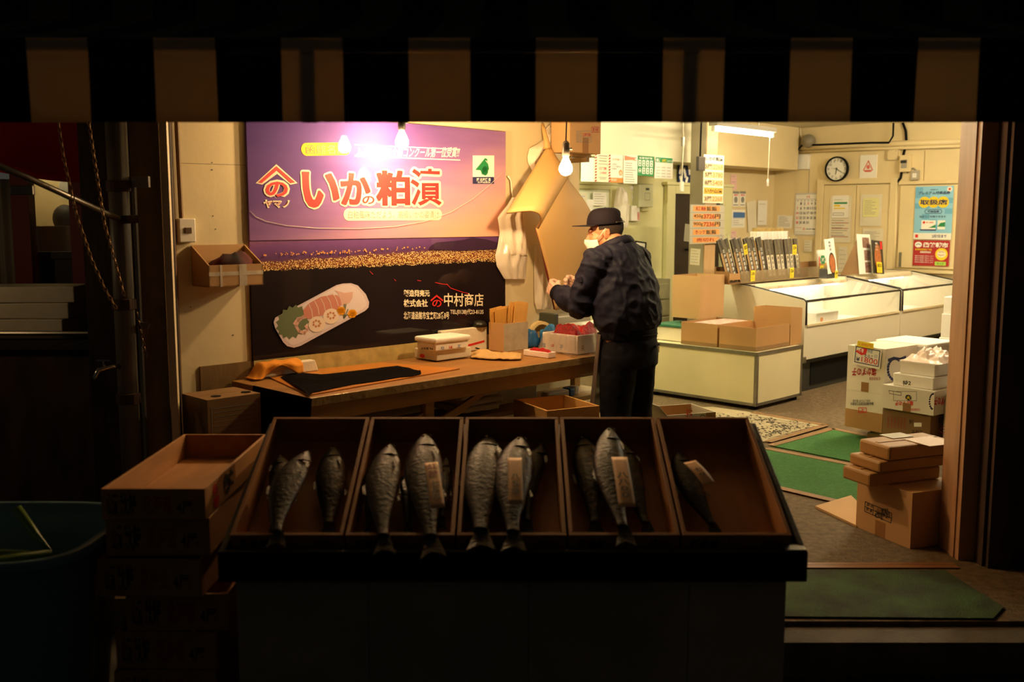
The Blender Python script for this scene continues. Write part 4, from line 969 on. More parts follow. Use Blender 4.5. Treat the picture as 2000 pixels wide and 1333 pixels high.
mid, sx, sy, hh, a_, C1 = corner_box(1476, 687, zl, 1404, 1541, 642)
c1 = carton('open brown carton at the front corner of the low counter', (mid.x, mid.y, zl), sx, sy, hh, a_, m_card)
B().bb(-sx/2-.001, -sx/2-.0002, -sy/2, sy/2, 0, .035).bb(-sx/2, sx/2, -sy/2-.001, -sy/2-.0002, 0, .035).obj('bottom_fold', m_card3, c1)
p2c = UV(*(Vector(uv(C1))+Vector((0, sy+.02))), zl)
mid2, sx2, sy2, hh2, a_, C2 = corner_box(1400, 678, zl, 1330, 1452, 634)
sx2 = sx
mid2 = Vector((p2c.x, p2c.y, zl))+UV(1,0)*sx2/2+UV(0,1)*sy2/2
c2 = carton('open brown carton under the tall one on the low counter', (mid2.x, mid2.y, zl), sx2, sy2, hh2, a_, m_card)
B().bb(-sx2/2-.001, -sx2/2-.0002, -sy2/2, sy2/2, 0, .03).obj('bottom_fold', m_card3, c2)
tag(B().bb(-sx2/2+.05, sx2/2-.02, -sy2/2+.02, sy2/2-.1, 0, hh2-.008).obj('packed_goods', mat('pink_white_packets', '#e8cfc2', .4, var=.4, vscale=22, c2='#b58a84'), None, (mid2.x, mid2.y, zl+.006), WU), 'pink and white packets filling the carton under the tall box', 'packets')
zt_ = zl+hh2+.001
mid3, sx3, sy3, hh3, a_, C3 = corner_box(1366, 624, zt_, 1312, 1413, 540)
c3 = carton('tall open brown carton standing on the low carton by the pillar', (mid3.x, mid3.y, zt_), sx3, sy3, hh3, a_, m_card2)
tag(B().bb(-sx2/2+.0, sx2/2, -sy2/2, sy2/2, 0, .004).obj('cardboard_sheet', m_card3, None, (mid2.x, mid2.y, zt_-.0045), WU), 'cardboard sheet lying across the lower carton beneath the tall one', 'cardboard') if False else None
mid4, sx4, sy4, hh4, a_, C4 = corner_box(1504, 672, zl, 1426, 1536, 598)
ofs = sx+.015
C4 = Vector((C1.x, C1.y, zl))+UV(1,0)*ofs
sy4, sx4 = sy*1.02, max(.2, sxc-sx-.10)
mid4 = C4+UV(1,0)*sx4/2+UV(0,1)*sy4/2
hh4 = zat(C4.x, C4.y, 604)-zl
c4 = carton('open brown carton at the back of the low counter against the freezer', (mid4.x, mid4.y, zl), sx4, sy4, hh4, a_, m_card)
B().bb(-sx4/2-.001, -sx4/2-.0002, -sy4/2, sy4/2, hh4*.5, hh4*.56).obj('fold_line', m_card3, c4)
pg = Vector((mid2.x, mid2.y, 0))+UV(0, 1)*(sy2/2+.20)
gb = foam_box('styrofoam_box', 'cream foam box with a green lid between the man and the cartons', (pg.x, pg.y, zl), .36, .34, .125, WU, m_styro2, open_=False)
B().bb(-.19, .19, -.18, .18, .127, .15).obj('lid', mat('green_lid', '#2f6a50', .5), gb, bevel=.004)

# printed white carton on the floor by the man
mid, sx, sy, hh, a_, C_ = corner_box(1290, 822, .28, 1270, 1384, 795, 20)
zc0 = .0005
o = carton('open white printed carton on the floor beside the man', (mid.x, mid.y, zc0), sx, max(.32, sy), .33, rad(20), m_cardw, flaps=[('l', .08, 40)])
sy = max(.32, sy)
B().bb(-sx/2+.005, sx/2-.005, -sy/2+.0052, -sy/2+.0062, .01, .329).bb(-sx/2+.005, sx/2-.005, sy/2-.0062, sy/2-.0052, .01, .329).obj('brown_lining', m_card, o)
B().bb(sx/2-.075, sx/2, -sy/2-.001, -sy/2-.0002, .22, .33).bb(-sx/2, -sx/2+.07, -sy/2-.001, -sy/2-.0002, .1, .2).obj('brown_patch', m_card, o)
I = Ink(face(o, sx, sy, 'r')); I.ptext('送り先', 1340, 798, 1352, 822, .02); I.build('lettering', i_red, o)
I = Ink(face(o, sx, sy, 'r')); [I.pstroke([(1372+5*math.cos(k*1.05), 815+4*math.sin(k*1.05)), (1372+5*math.cos(k*1.05+.9), 815+4*math.sin(k*1.05+.9))], 1) for k in range(6)]; I.build('printed_mark', i_black, o)

# cartons on the floor at the near end of the table
p = onU(436, 800, 6.22)
base = Vector((p.x, p.y, 0))
wq = .42
o = carton('brown cut out carton standing on another by the entrance wall', UV(2.372, 4.37, .41), .28, .25, .36, WU, m_card3, closed=True)
for hx in (-.06, .10): B().lathe([(.0, 0), (.024, 0), (.024, .002), (0, .002)], 14, Matrix.Translation((hx, -.06, .366))).obj('hand_hole', m_blackm, o)
I = Ink(face(o, .28, .25, 'r')); [I.stroke([(-.11, .30-k*.022), (.11, .30-k*.022)], .003) for k in range(9)]; I.frame if False else None; I.stroke([(-.12,.32),(.12,.32),(.12,.06),(-.12,.06)], .004, True); I.build('printed_table', i_grey, o)
carton('brown carton on the floor under the cut out carton', UV(2.372, 4.37, .0005), .285, .26, .40, WU, m_card3, closed=True)

# ================================================================== right hand stacks
def pallet(label, mid, sx, sy, rotz):
    o = T('wooden_pallet', label, 'pallet', mid, rotz)
    for k in range(5): B().bb(-sx/2, sx/2, -sy/2+k*sy/5, -sy/2+k*sy/5+sy*.16, .06, .08).obj('deck_board', m_ply, o)
    for k in (-1, 0, 1): B().bb(k*(sx/2-.04)-.04, k*(sx/2-.04)+.04, -sy/2, sy/2, 0, .059).obj('runner', m_ply, o)
    return o
AQ = 38                                                # how the stack is turned
def cdir(a): return Vector((math.cos(rad(a)), math.sin(rad(a)), 0)), Vector((-math.sin(rad(a)), math.cos(rad(a)), 0))
eu, ev = cdir(AQ)
zp = .085
# left column: white over brown carton below, white printed carton above
mid, sx, sy, hh, a_, CA = corner_box(1722, 846, zp, 1650, 1800, 773, AQ)
sx = .42
def place(C, sx, sy, z): m = C+eu*sx/2+ev*sy/2; return (m.x, m.y, z)
syA = sy
hA = hh
oA = carton('white carton with a brown lower half at the bottom of the left stack', place(CA, sx, sy, zp), sx, sy, hA, a_, m_cardw, closed=True)
B().bb(-sx/2-.0012, -sx/2-.0002, -sy/2, sy/2, 0, hA*.50).bb(-sx/2, sx/2, -sy/2-.0012, -sy/2-.0002, 0, hA*.50).obj('brown_lower_half', m_card, oA)
I = Ink(face(oA, sx, sy, 'l'), .002)
I.ptext('水産加工品直送函館市場', 1661, 786, 1706, 792, .01); I.ptext('要冷蔵-18℃以下保存', 1666, 781, 1700, 786, .0); I.build('lettering', i_black, oA)
I = Ink(face(oA, sx, sy, 'l'), .002); I.frame(1677, 797, 1692, 806, 1.2); I.ptext('上', 1680, 798, 1689, 805, .03); I.build('lettering', i_red, oA)
zA2 = zp+hA+.006
hA2 = zat(CA.x, CA.y, 684)-zA2
oA2 = carton('white printed carton carrying the 1800 price card', place(CA, sx, sy, zA2), sx, sy, hA2, a_, m_cardw, closed=True)
B().bb(-sx/2-.0012, -sx/2-.0002, -.03, .03, 0, .07).obj('tape', m_tape, oA2)
F_ = face(oA2, sx, sy, 'l')
I = Ink(F_); I.ptext('塩かずの子', 1664, 719, 1712, 735, .035, flip=True); I.ptext('北海道函館', 1698, 737, 1720, 743, .0, flip=True); I.build('lettering', i_dred, oA2)
Fr_ = face(oA2, sx, sy, 'r')
I = Ink(Fr_)
for k in range(16):
    g = rad(60+k*15); I.pdisc(1748+14*math.cos(g), 722-21*math.sin(g), 2.4, 2.8)
I.pstroke([(1735,704),(1745,700),(1757,702),(1768,698)], 3); I.build('printed_wreath', i_navy, oA2)
# price card pinned on it
pc = MW[oA2.name].inverted() @ hit(1691, 695, F_.to_3x3() @ Vector((0,1,0)), F_.translation)
Fc_ = F_ @ Matrix.Translation((0, -.012, 0))
qa = Ink(Fc_, 0)
x0_, x1_ = qa.p(1666, 698)[0], qa.p(1719, 698)[0]; z1_, z0_ = qa.p(1692, 677)[1], qa.p(1692, 717)[1]
pcard = T('price_card', 'handwritten 1800 yen price card with a red ribbon mark on the white carton', 'price card', (0,0,0), 0, M=Fc_ @ Matrix.Translation(((x0_+x1_)/2, 0, z0_)) @ Matrix.Rotation(rad(4), 4, 'Y'))
wc_, hc2_ = x1_-x0_, z1_-z0_
B().bb(-wc_/2, wc_/2, 0, .004, 0, hc2_).obj('card', m_paper, pcard)
F2 = MW[pcard.name]
I = Ink(F2); I.stroke([(-wc_*.44,.02),(wc_*.44,.02),(wc_*.44,hc2_-.015),(-wc_*.44,hc2_-.015)], .006, True); I.text('¥', -wc_*.40, -wc_*.26, .03, hc2_*.40, .02); I.text('たらこ', -wc_*.1, wc_*.22, hc2_*.44, hc2_*.62, .02); I.build('lettering', i_navy, pcard)
I = Ink(F2); I.text('1800', -wc_*.2, wc_*.40, .03, hc2_*.46, .0); I.poly([(-wc_*.46,hc2_*.66),(-wc_*.12,hc2_*.95),(-wc_*.02,hc2_*.86),(-wc_*.06,hc2_*.60),(-wc_*.22,hc2_*.52)]); I.build('lettering', i_red, pcard)
I = Ink(F2); I.text('特選', wc_*.0, wc_*.18, hc2_*.7, hc2_*.88, .0); I.text('切子', wc_*.26, wc_*.38, hc2_*.5, hc2_*.68, 0); I.build('lettering', i_blue, pcard)
I = Ink(F2, .002); I.text('新巻', -wc_*.34, -wc_*.14, hc2_*.66, hc2_*.86, .02); I.build('lettering', i_white, pcard)
ys = T('price_strip', 'yellow price strip along the top edge of the 1800 price card', 'price strip', (0,0,0), 0, M=F2 @ Matrix.Translation((-wc_*.10, -.004, hc2_-.012)))
B().bb(-wc_*.30, wc_*.30, 0, .002, 0, .042).obj('strip', m_yel, ys)
I = Ink(MW[ys.name]); I.text('1,890円', -wc_*.22, wc_*.22, .010, .032, 0); I.build('lettering', i_orange, ys)
# foam box with lid behind it
mf = CA+eu*(.12)+ev*(syA/2)
mS = CA+eu*(sx+.22)+ev*(.14)
hS = zat(mS.x-eu.x*.2, mS.y-eu.y*.2, 668)-zp
fS = foam_box('styrofoam_box', 'tall lidded white foam box behind the carton with the price card', (mS.x, mS.y, zp), .40, .40, hS-.03, a_, m_styro, open_=False, lip=.03)
# middle column
mid, sxm, sym, hm, a_, CM = corner_box(1818, 857, zp, 1727, 1900, 812, AQ)
sxm = .44
CM = CA-ev*(sym+.015)-eu*.02
hm = zat(CM.x, CM.y, 812)-zp
oM = carton('brown printed carton below the white carton with a round black mark', place(CM, sxm, sym, zp), sxm, sym, hm, a_, m_card3, closed=True)
I = Ink(face(oM, sxm, sym, 'l'))
for k in range(6): I.ptext('札幌市場水産', 1733+k*6.4, 812+k*.8, 1737+k*6.4, 836+k*.8, .0)
I.build('lettering', i_dred, oM)
I = Ink(face(oM, sxm, sym, 'l')); I.ptext('ヒヨセ', 1781, 841, 1801, 849, .02, flip=True); I.ptext('数の子', 1776, 820, 1784, 828, .01); I.build('lettering', i_black, oM)
I = Ink(face(oM, sxm, sym, 'l'), .001); I.prect(1785, 826, 1800, 834); I.build('white_label', i_white, oM)
zM2 = zp+hm+.006
hM2 = zat(CM.x, CM.y, 765)-zM2
oM2 = carton('white printed carton with a round black mark under the foam tray', place(CM-ev*.035-eu*.03, sxm+.04, sym+.035, zM2), sxm+.04, sym+.035, hM2, a_, m_cardw, closed=True)
F_ = face(oM2, sxm+.04, sym+.035, 'l')
I = Ink(F_); I.ptext('塩かずの子', 1748, 784, 1784, 793, .035, flip=True); I.ptext('北海道函館', 1778, 798, 1797, 803, 0, flip=True); I.build('lettering', i_red, oM2)
I = Ink(F_); I.pdisc(1774, 777, 6, 5.5); I.pstroke([(1736,763),(1760,767),(1760,773),(1737,769)], .8, True); I.frame(1745, 765, 1790, 783, .6); I.build('printed_mark', i_black, oM2)
I = Ink(F_, .0018); I.ptext('大', 1770, 773.5, 1778, 781, .04); I.build('lettering', i_yellow, oM2)
B().bb(-(sxm+.04)/2-.0012, -(sxm+.04)/2-.0002, -.03, .03, 0, .06).obj('tape', m_tape, oM2)
F_ = face(oM2, sxm+.04, sym+.035, 'r')
I = Ink(F_); I.ptext('かずの子', 1824, 776, 1850, 792, .035, flip=True); I.build('lettering', i_red, oM2)
I = Ink(F_)
for k in range(10):
    g = rad(90+k*18); I.pdisc(1822+7*math.cos(g), 785-15*math.sin(g), 1.8)
I.build('printed_wreath', i_navy, oM2)
# open foam box with an inner tray and crumpled film
zM3 = zM2+hM2+.006
CT_ = CM+ev*.09+eu*.06
mT = CM+eu*.22+ev*(sym*.5-.03); syT = sym*.84
fT = foam_box('styrofoam_box', 'white foam box marked in black pen on the printed white carton', (mT.x, mT.y, zM3), .42, syT, .085, a_, m_styro, open_=False)
I = Ink(face(fT, .42, syT, 'l')); I.ptext('特2', 1763, 743.5, 1779, 753.5, .02); I.build('lettering', i_black, fT)
fT2 = foam_box('foam_tray', 'white foam tray full of crumpled film on the pen marked foam box', (mT.x+.01, mT.y, zM3+.0855), .36, syT*.86, .085, a_, m_styro, open_=False, cat='tray')
I = Ink(face(fT2, .36, syT*.86, 'l')); I.ptext('R 紅鮭', 1760, 733, 1792, 738, .01); I.build('lettering', i_black, fT2)
def crum(a, b):
    x, y = (a-.5)*.42, (b-.5)*syT*.98; e = min(1, 4*min(a, 1-a))*min(1, 4*min(b, 1-b))
    return (x, y, .004+e*.055*(1+.9*noise.noise(Vector((a*5, b*5, 2)))+.5*noise.noise(Vector((a*13, b*13, 5))))-(1-e)*.012*0)
cr = B().sheet(crum, 36, 30).obj('crumpled_film', mat('pinkish_film', '#f3d8c4', .3, trans=.15, spec=.6), None, M=MW[fT2.name] @ Matrix.Translation((.02, -.01, .087)), smooth=True)
tag(cr, 'crumpled clear film heaped on the white foam tray', 'film')
# right column beside the frame
CR_ = CM-ev*.40+eu*.10
oR = carton('white printed carton with a diamond mark beside the door frame', place(CR_, .34, .36, zp), .34, .36, hm+.10, a_, m_cardw, closed=True)
F_ = face(oR, .34, .36, 'l')
I = Ink(F_); I.frame(1824, 811, 1842, 825, .8); I.ptext('Ry', 1827, 814, 1838, 823, .01); I.ptext('二一', 1824, 850, 1842, 857, .0); I.build('lettering', i_black, oR)
I = Ink(F_); I.pstroke([(1833,840),(1848,831),(1862,842),(1848,852)], .9, True); I.ptext('北', 1842, 835, 1854, 848, .02); I.build('lettering', i_dred, oR)
tag(B().bb(-.17, .17, -.18, .18, 0, .025).obj('foam_sheet', m_styro, None, Vector(place(CR_, .34, .36, zp+hm+.107)), a_, bevel=.006), 'white foam lid lying on the carton with the diamond mark', 'foam')
pp = onZ(1850, 770, .30); 
pp = onY(1862, 760, 8.2)
zz_ = 0.0005
for k, (hq, lab) in enumerate(((.62, 'white foam box column by the door frame, lowest of three'), (.20, 'white foam box column by the door frame, middle of three'), (.14, 'white foam box column by the door frame, topmost of three'))):
    fq = foam_box('styrofoam_box', lab, (pp.x+.17+(.012*k), pp.y+.17, zz_), .34, .34, hq, WU, m_styro, open_=False); zz_ += hq+.001
    I = Ink(face(fq, .34, .34, 'l')); I.text('北海', .0, .1, hq*.5, hq*.5+.05, 0); I.build('lettering', i_grey, fq)
pm = CA+eu*.22-ev*.0
pm = CA+eu*.26-ev*(sym*.45)
pallet('low wooden pallet under the white printed cartons', (pm.x, pm.y, .0005), .44, syA+sym-.06, a_)

# stack of wrapped parcels near the door frame
AF = 22
mid, sx, sy, hh, a_, C_ = corner_box(1777, 1073, .0005, 1671, 1850, 970, 22)
pu, pv = cdir(22)
sx = .36
def place2(C, sx, sy, z, dx=0, dy=0): m = C+pu*(sx/2+dx)+pv*(sy/2+dy); return (m.x, m.y, z)
hbig = zat(C_.x, C_.y, 966)-.0005
m_wrap = mat('brown_wrapping_paper', '#b0854e', .5, var=.08, vscale=3, bump=.12, bscale=14)
oB = carton('big brown carton at the bottom of the parcel stack by the door frame', place2(C_, sx, sy, .0005), sx, sy, hbig, a_, m_card2, closed=True)
F_ = face(oB, sx, sy, 'l')
I = Ink(F_); I.pstroke([(1690,980),(1742,1003),(1740,1022),(1689,999)], 1, True); I.pstroke([(1690,990),(1741,1013)], 1); I.pstroke([(1706,987),(1705,1006)], 1)
I.text('品名', *[0,0,0,0]) if False else None
for t, x0, y0, x1, y1 in (('品', 1693, 983, 1699, 989), ('名', 1700, 986, 1705, 992), ('数', 1692, 992, 1698, 998), ('量', 1699, 995, 1704, 1001), ('山漬鮭', 1711, 993, 1735, 1006), ('450g×20', 1708, 1001, 1738, 1016)): I.ptext(t, x0, y0, x1, y1, .01)
I.build('lettering', i_black, oB)
B().bb(-sx/2-.0012, -sx/2-.0002, -.02, .05, 0, .08).obj('tape', m_tape, oB)
def parcel(label, z, sx, sy, h, dx, dy):
    o = T('wrapped_parcel', label, 'parcel', place2(C_, sx, sy, z, dx, dy), rad(22), 'wrapped parcels on the big brown carton')
    B().bb(-sx/2, sx/2, -sy/2, sy/2, 0, h).obj('wrapping', m_wrap, o, bevel=.012)
    B().bb(-sx/2+.02, sx/2-.02, -.012, .012, h+.0001, h+.003).obj('paper_seam', m_wrap, o)
    return o
zq = hbig+.007
h1 = zat(C_.x, C_.y, 936)-zq
parcel('brown paper parcel, lowest on the big carton by the door frame', zq, sx+.10, sy*.52, h1, -.13, sy*.40)
h2 = zat(C_.x, C_.y, 912)-zq-h1
parcel('brown paper parcel, second on the big carton by the door frame', zq+h1+.004, sx+.09, sy*.58, h2-.004, -.09, sy*.34)
h3 = zat(C_.x, C_.y, 884)-zq-h1-h2
p3 = parcel('brown paper parcel with a paper slip, topmost on the big carton', zq+h1+h2+.004, sx+.06, sy*.56, h3, -.05, sy*.30)
B().bb(-.02, .16, -sy*.46, sy*.0, h3+.0032, h3+.0042).obj('paper_slip', mat('pink_slip_paper', '#efdcd0', .6), p3)
B().bb(-.06, .08, .03, .13, h3+.0032, h3+.0040).obj('clear_label', mat('blue_grey_label', '#c3c0b0', .4), p3)
q = [onZ(*t, .0) for t in ((1592,993),(1672,1031),(1675,985),(1662,972))]
Cq = sum(q, Vector())/4
tag(B().hexa([(v.x-Cq.x, v.y-Cq.y, 0) for v in q]+[(v.x-Cq.x, v.y-Cq.y, .012) for v in q]).obj('cardboard_sheet', m_card2, None, (Cq.x, Cq.y, .001), recalc=True), 'flat tan cardboard sheet on the floor beside the parcel stack', 'cardboard')

# ================================================================== mats
def mat_on_floor(name, label, cat, pts, m, h=.008, z=.001, edge=None, kind=None):
    q = [onZ(*t, 0) for t in pts]; C = sum(q, Vector())/len(q)
    o = T(name, label, cat, (C.x, C.y, z), 0); n = len(q)
    vs = [(p.x-C.x, p.y-C.y, 0) for p in q]+[(p.x-C.x, p.y-C.y, h) for p in q]
    B().add(vs, [tuple(reversed(range(n))), tuple(range(n, 2*n))]+[(i, (i+1)%n, n+(i+1)%n, n+i) for i in range(n)]).obj('mat_body', m, o, recalc=True)
    if edge:
        for i in edge:
            a, b = Vector(vs[n+i]), Vector(vs[n+(i+1)%n]); d = (b-a).normalized(); s_ = Vector((-d.y, d.x, 0))*.030
            B().hexa([a-s_, b-s_, b+s_, a+s_]+[v+Vector((0,0,.0025)) for v in (a-s_, b-s_, b+s_, a+s_)]).obj('edge_tape', mat('brown_floor_tape', '#8a6238', .5, var=.15, vscale=8), o, recalc=True)
    return o
m_turf = mat('green_turf', '#3c7a30', .9, var=.35, vscale=60, bump=1.0, bscale=220)
mat_on_floor('green_mat', 'green turf mat by the pallet, the farther of the taped pair', 'mat', [(1506,873),(1626,840),(1780,872),(1760,912),(1684,908)], m_turf, edge=(0, 1))
mat_on_floor('green_mat', 'green turf mat with brown taped edges behind the cardboard sheet', 'mat', [(1470,944),(1440,890),(1496,879),(1680,914),(1760,930),(1700,990),(1640,984)], m_turf, edge=(2, 6))
mat_on_floor('green_mat', 'worn green mat on the doorstep with a wooden strip behind', 'mat', [(1500,1208),(1480,1116),(1845,1118),(1960,1190),(1940,1212)], mat('worn_green_turf', '#3d5a2c', .9, var=.6, vscale=5, c2='#2a2a1c', bump=1.0, bscale=150))
qa = onZ(1700, 1107, 0)
tag(B().bb(-1.6, 2.08, qa.y-.035, qa.y+.001, 0, .006).bb(-1.6, 2.08, qa.y+.004, qa.y+.035, 0, .006).obj('threshold_strip', mat('wooden_threshold', '#8a5a34', .5, var=.3, vscale=6, stretch=(.4, 4, 4)), None, (0, 0, .001)), 'pair of brown wooden strips across the shop threshold', 'threshold')
m_rug = mat('beige_rug', '#b3a180', .9, bump=.6, bscale=160, var=.08, vscale=10)
rugp = [(1392,797),(1470,808),(1612,833),(1500,866),(1300,846),(1300,800)]
rg = mat_on_floor('patterned_rug', 'beige rug with a dark vine pattern under the low counter', 'rug', rugp, m_rug, edge=(1, 2))
I = Ink(MW[rg.name] @ Matrix.Rotation(rad(90), 4, 'X').inverted() if False else MW[rg.name] @ Matrix.Translation((0,0,.0085)) @ Matrix.Rotation(rad(-90), 4, 'X'), .0015)
rr = random.Random(5)
def onrug(px, py): return I.p(px, py)
I.pstroke([(1500,858),(1592,833),(1466,812)], 1.6)
I.pstroke([(1495,850),(1572,832),(1462,817)], .9)
for k in range(280):
    px, py = rr.uniform(1385, 1590), rr.uniform(801, 858)
    if (py-833)*1.0 > (1590-px)*.26+2 or py < 806+(px-1400)*.12: continue
    g = rr.uniform(0, 6.3); pts = []
    for j in range(5): pts.append((px+j*3.0*math.cos(g+j*.5), py+j*1.3*math.sin(g+j*.5)))
    I.pstroke(pts, 1.0); I.pdisc(pts[-1][0], pts[-1][1], 2.2, .9)
I.build('vine_pattern', mat('dark_rug_yarn', '#3c3326', .95), rg)
# ================================================================== clock wall
def sheetV(name, label, cat, x0, y0, x1, y1, m, off=.06, t=.003, group=None, tilt=0, plane='V', s=None):
    s0 = (SV if plane == 'V' else CK) if s is None else s
    pl_ = s0-off*1.4142
    L, w, h = (rectV if plane == 'V' else rectU)(x0, y0, x1, y1, pl_)
    M = LM(L, WV if plane == 'V' else WU)
    if tilt: M = M @ Matrix.Translation((0,0,h/2)) @ Matrix.Rotation(rad(tilt), 4, 'Y') @ Matrix.Translation((0,0,-h/2))
    o = T(name, label, cat, L, 0, group, M=M)
    B().bb(-w/2, w/2, 0, t, 0, h).obj('sheet', m, o); o['w'] = w; o['h'] = h
    del o['w'], o['h']
    return o, w, h
def lines(o, w, h, n, m, x0=.1, x1=.9, z0=.15, z1=.85, th=.004, name='printed_lines', rnd=True):
    I = Ink(MW[o.name]); r = random.Random(len(o.name)+n)
    for k in range(n):
        z = h*(z0+(z1-z0)*k/max(1, n-1)); e = r.uniform(.5, 1) if rnd else 1
        I.rect(-w/2+w*x0, -w/2+w*(x0+(x1-x0)*e), z, z+th)
    I.build(name, m, o)
# clock
cc_ = onV(1635.5, 330.5, SV-.075); rc = (onV(1658, 330, SV)-onV(1613, 330, SV)).length/2
ck = T('wall_clock', 'round white wall clock with a black rim above the double doors', 'clock', cc_, WV)
RX = Matrix.Rotation(rad(90), 4, 'X')
B().lathe([(rc, 0), (rc, .035), (rc*.97, .045), (rc*.90, .045), (rc*.88, .03), (rc*.88, .0)], 40, RX).obj('rim', m_blackm, ck, smooth=True)
B().lathe([(0, .02), (rc*.885, .02), (rc*.885, .001), (0, .001)], 40, RX).obj('dial', m_paper, ck)
I = Ink(MW[ck.name] @ Matrix.Translation((0, -.0205, 0)))
for k in range(12):
    g = rad(90-30*k); t = str(k if k else 12); cx, cz = rc*.72*math.cos(g), rc*.72*math.sin(g); hw = rc*.085*len(t)
    I.text(t, cx-hw, cx+hw, cz-rc*.1, cz+rc*.1, .01)
I.build('numerals', i_grey, ck)
def hand(name, g, ln, w, lift):
    d = Vector((math.cos(rad(g)), math.sin(rad(g)))); n = Vector((-d.y, d.x))
    I = Ink(MW[ck.name] @ Matrix.Translation((0, -.0205, 0)), lift); I.poly([(-d*rc*.12-n*w)[:], (d*ln-n*w*.5)[:], (d*ln+n*w*.5)[:], (-d*rc*.12+n*w)[:]]); I.build(name, i_black, ck)
hand('hour_hand', -100, rc*.45, rc*.045, .003); hand('minute_hand', -32, rc*.62, rc*.035, .004); hand('second_hand', 170, rc*.5, rc*.01, .005)
# calendar
cal, w, h = sheetV('calendar', 'december wall calendar with big numerals hanging below the white switch box', 'calendar', 1552, 377, 1604, 460, mat('grey_calendar_paper', '#cdc9be', .6), .012)
F_ = MW[cal.name]
I = Ink(F_, .001); I.rect(-w*.47, w*.47, h*.04, h*.84); I.rect(-w*.47, w*.47, h*.86, h*.96); I.build('white_page', m_paper, cal)
I = Ink(F_, .002); J = Ink(F_, .002)
d = 1
for r in range(5):
    for c in range(7):
        if r == 0 and c == 0: continue
        if d > 31: break
        x = -w*.40+c*w*.133; z = h*(.75-r*.112); t = str(d); hw = w*.023*len(t)
        (J if c == 0 or d == 3 else I).text(t, x-hw, x+hw, z-h*.030, z+h*.030, .03); d += 1
for c in range(7): I.rect(-w*.42+c*w*.133, -w*.37+c*w*.133, h*.81, h*.822)
I.text('中村商店', -w*.05, w*.42, h*.13, h*.165, .02); I.rect(-w*.46, w*.46, h*.075, h*.08)
J.text('12', -w*.06, w*.06, h*.885, h*.935, .03); J.text('の', -w*.17, -w*.09, h*.12, h*.18, .02); J.stroke([(-w*.45,h*.18),(-w*.22,h*.18)], .004)
I.build('numerals', i_black, cal); J.build('red_numerals', i_red, cal)
q = Ink(F_, 0); B().tube([(0, -.004, h), (0, -.002, q.p(1578, 330)[1])], .003, 6).obj('string', m_grey_s if False else i_grey, cal)
# emblem bag, boxes, cable
bg, w, h = sheetV('paper_bag', 'white paper bag with a red triangular emblem pinned right of the clock', 'bag', 1679, 303, 1712, 355, m_paper, .012, .012)
I = Ink(MW[bg.name]); I.stroke([(-w*.26,h*.44),(0,h*.78),(w*.26,h*.44),(w*.15,h*.38),(-w*.15,h*.38)], .012, True); I.disc(0, h*.55, w*.10, h*.08); I.stroke([(-w*.14,h*.41),(w*.14,h*.41)], .02); I.build('emblem', mat('salmon_ink', '#e0705a', .6), bg)
I = Ink(MW[bg.name]); I.text('函館朝市中村', -w*.26, w*.3, h*.07, h*.12, .02); I.build('lettering', i_navy, bg)
def boxV(name, label, cat, x0, y0, x1, y1, d, m, group=None):
    L, w, h = rectV(x0, y0, x1, y1, SV-d*1.4142); o = T(name, label, cat, L, WV, group)
    B().bb(-w/2, w/2, 0, d-.002, 0, h).obj('case', m, o, bevel=.006); return o, w, h
jb, w, h = boxV('junction_box', 'flat beige junction box left of the breaker box', 'junction box', 1732, 293, 1752, 313, .05, m_wall2)
I = Ink(MW[jb.name]); [I.disc(x*w*.4, z, .006) for x in (-1, 1) for z in (h*.12, h*.88)]; I.build('screws', i_grey, jb)
bk, w, h = boxV('breaker_box', 'beige breaker box with a black lever fed by a black cable', 'breaker box', 1756, 303, 1777, 336, .09, m_wall2)
B().bb(-w*.30, w*.22, -.006, -.001, h*.22, h*.72).obj('lever_window', m_steel, bk); B().bb(-w*.30, w*.20, -.03, -.0065, h*.52, h*.68).obj('lever', m_black, bk, bevel=.004)
Mi = MW[bk.name].inverted()
def V3(px, py, off=.03): return onV(px, py, SV-off*1.4142)
B().tube([Mi @ V3(*q) for q in ((1763,240),(1769,256),(1770,275),(1767,292),(1764,304))], .016, 8).obj('feed_cable', m_blackm, bk, smooth=True)
B().tube([Mi @ V3(*q) for q in ((1761,334),(1759,348),(1751,358),(1748,374))], .016, 8).obj('lower_cable', m_blackm, bk, smooth=True)
ob, w, h = boxV('outlet_box', 'small grey outlet box joined by a short loop to the breaker box', 'outlet', 1778, 333, 1794, 352, .06, mat('grey_box', '#b0a892', .5))
B().bb(-w*.25, w*.25, -.006, -.001, h*.25, h*.7).obj('outlet_face', m_white, ob, bevel=.003); Mi = MW[ob.name].inverted()
B().tube([Mi @ V3(*q) for q in ((1771,338),(1777,331),(1784,329),(1790,335))], .012, 8).obj('loop_cable', mat('grey_cable', '#8a8272', .5), ob, smooth=True)
wb_, w, h = boxV('switch_box', 'white square box high on the wall above the calendar', 'switch box', 1558, 302, 1579, 331, .05, m_white)
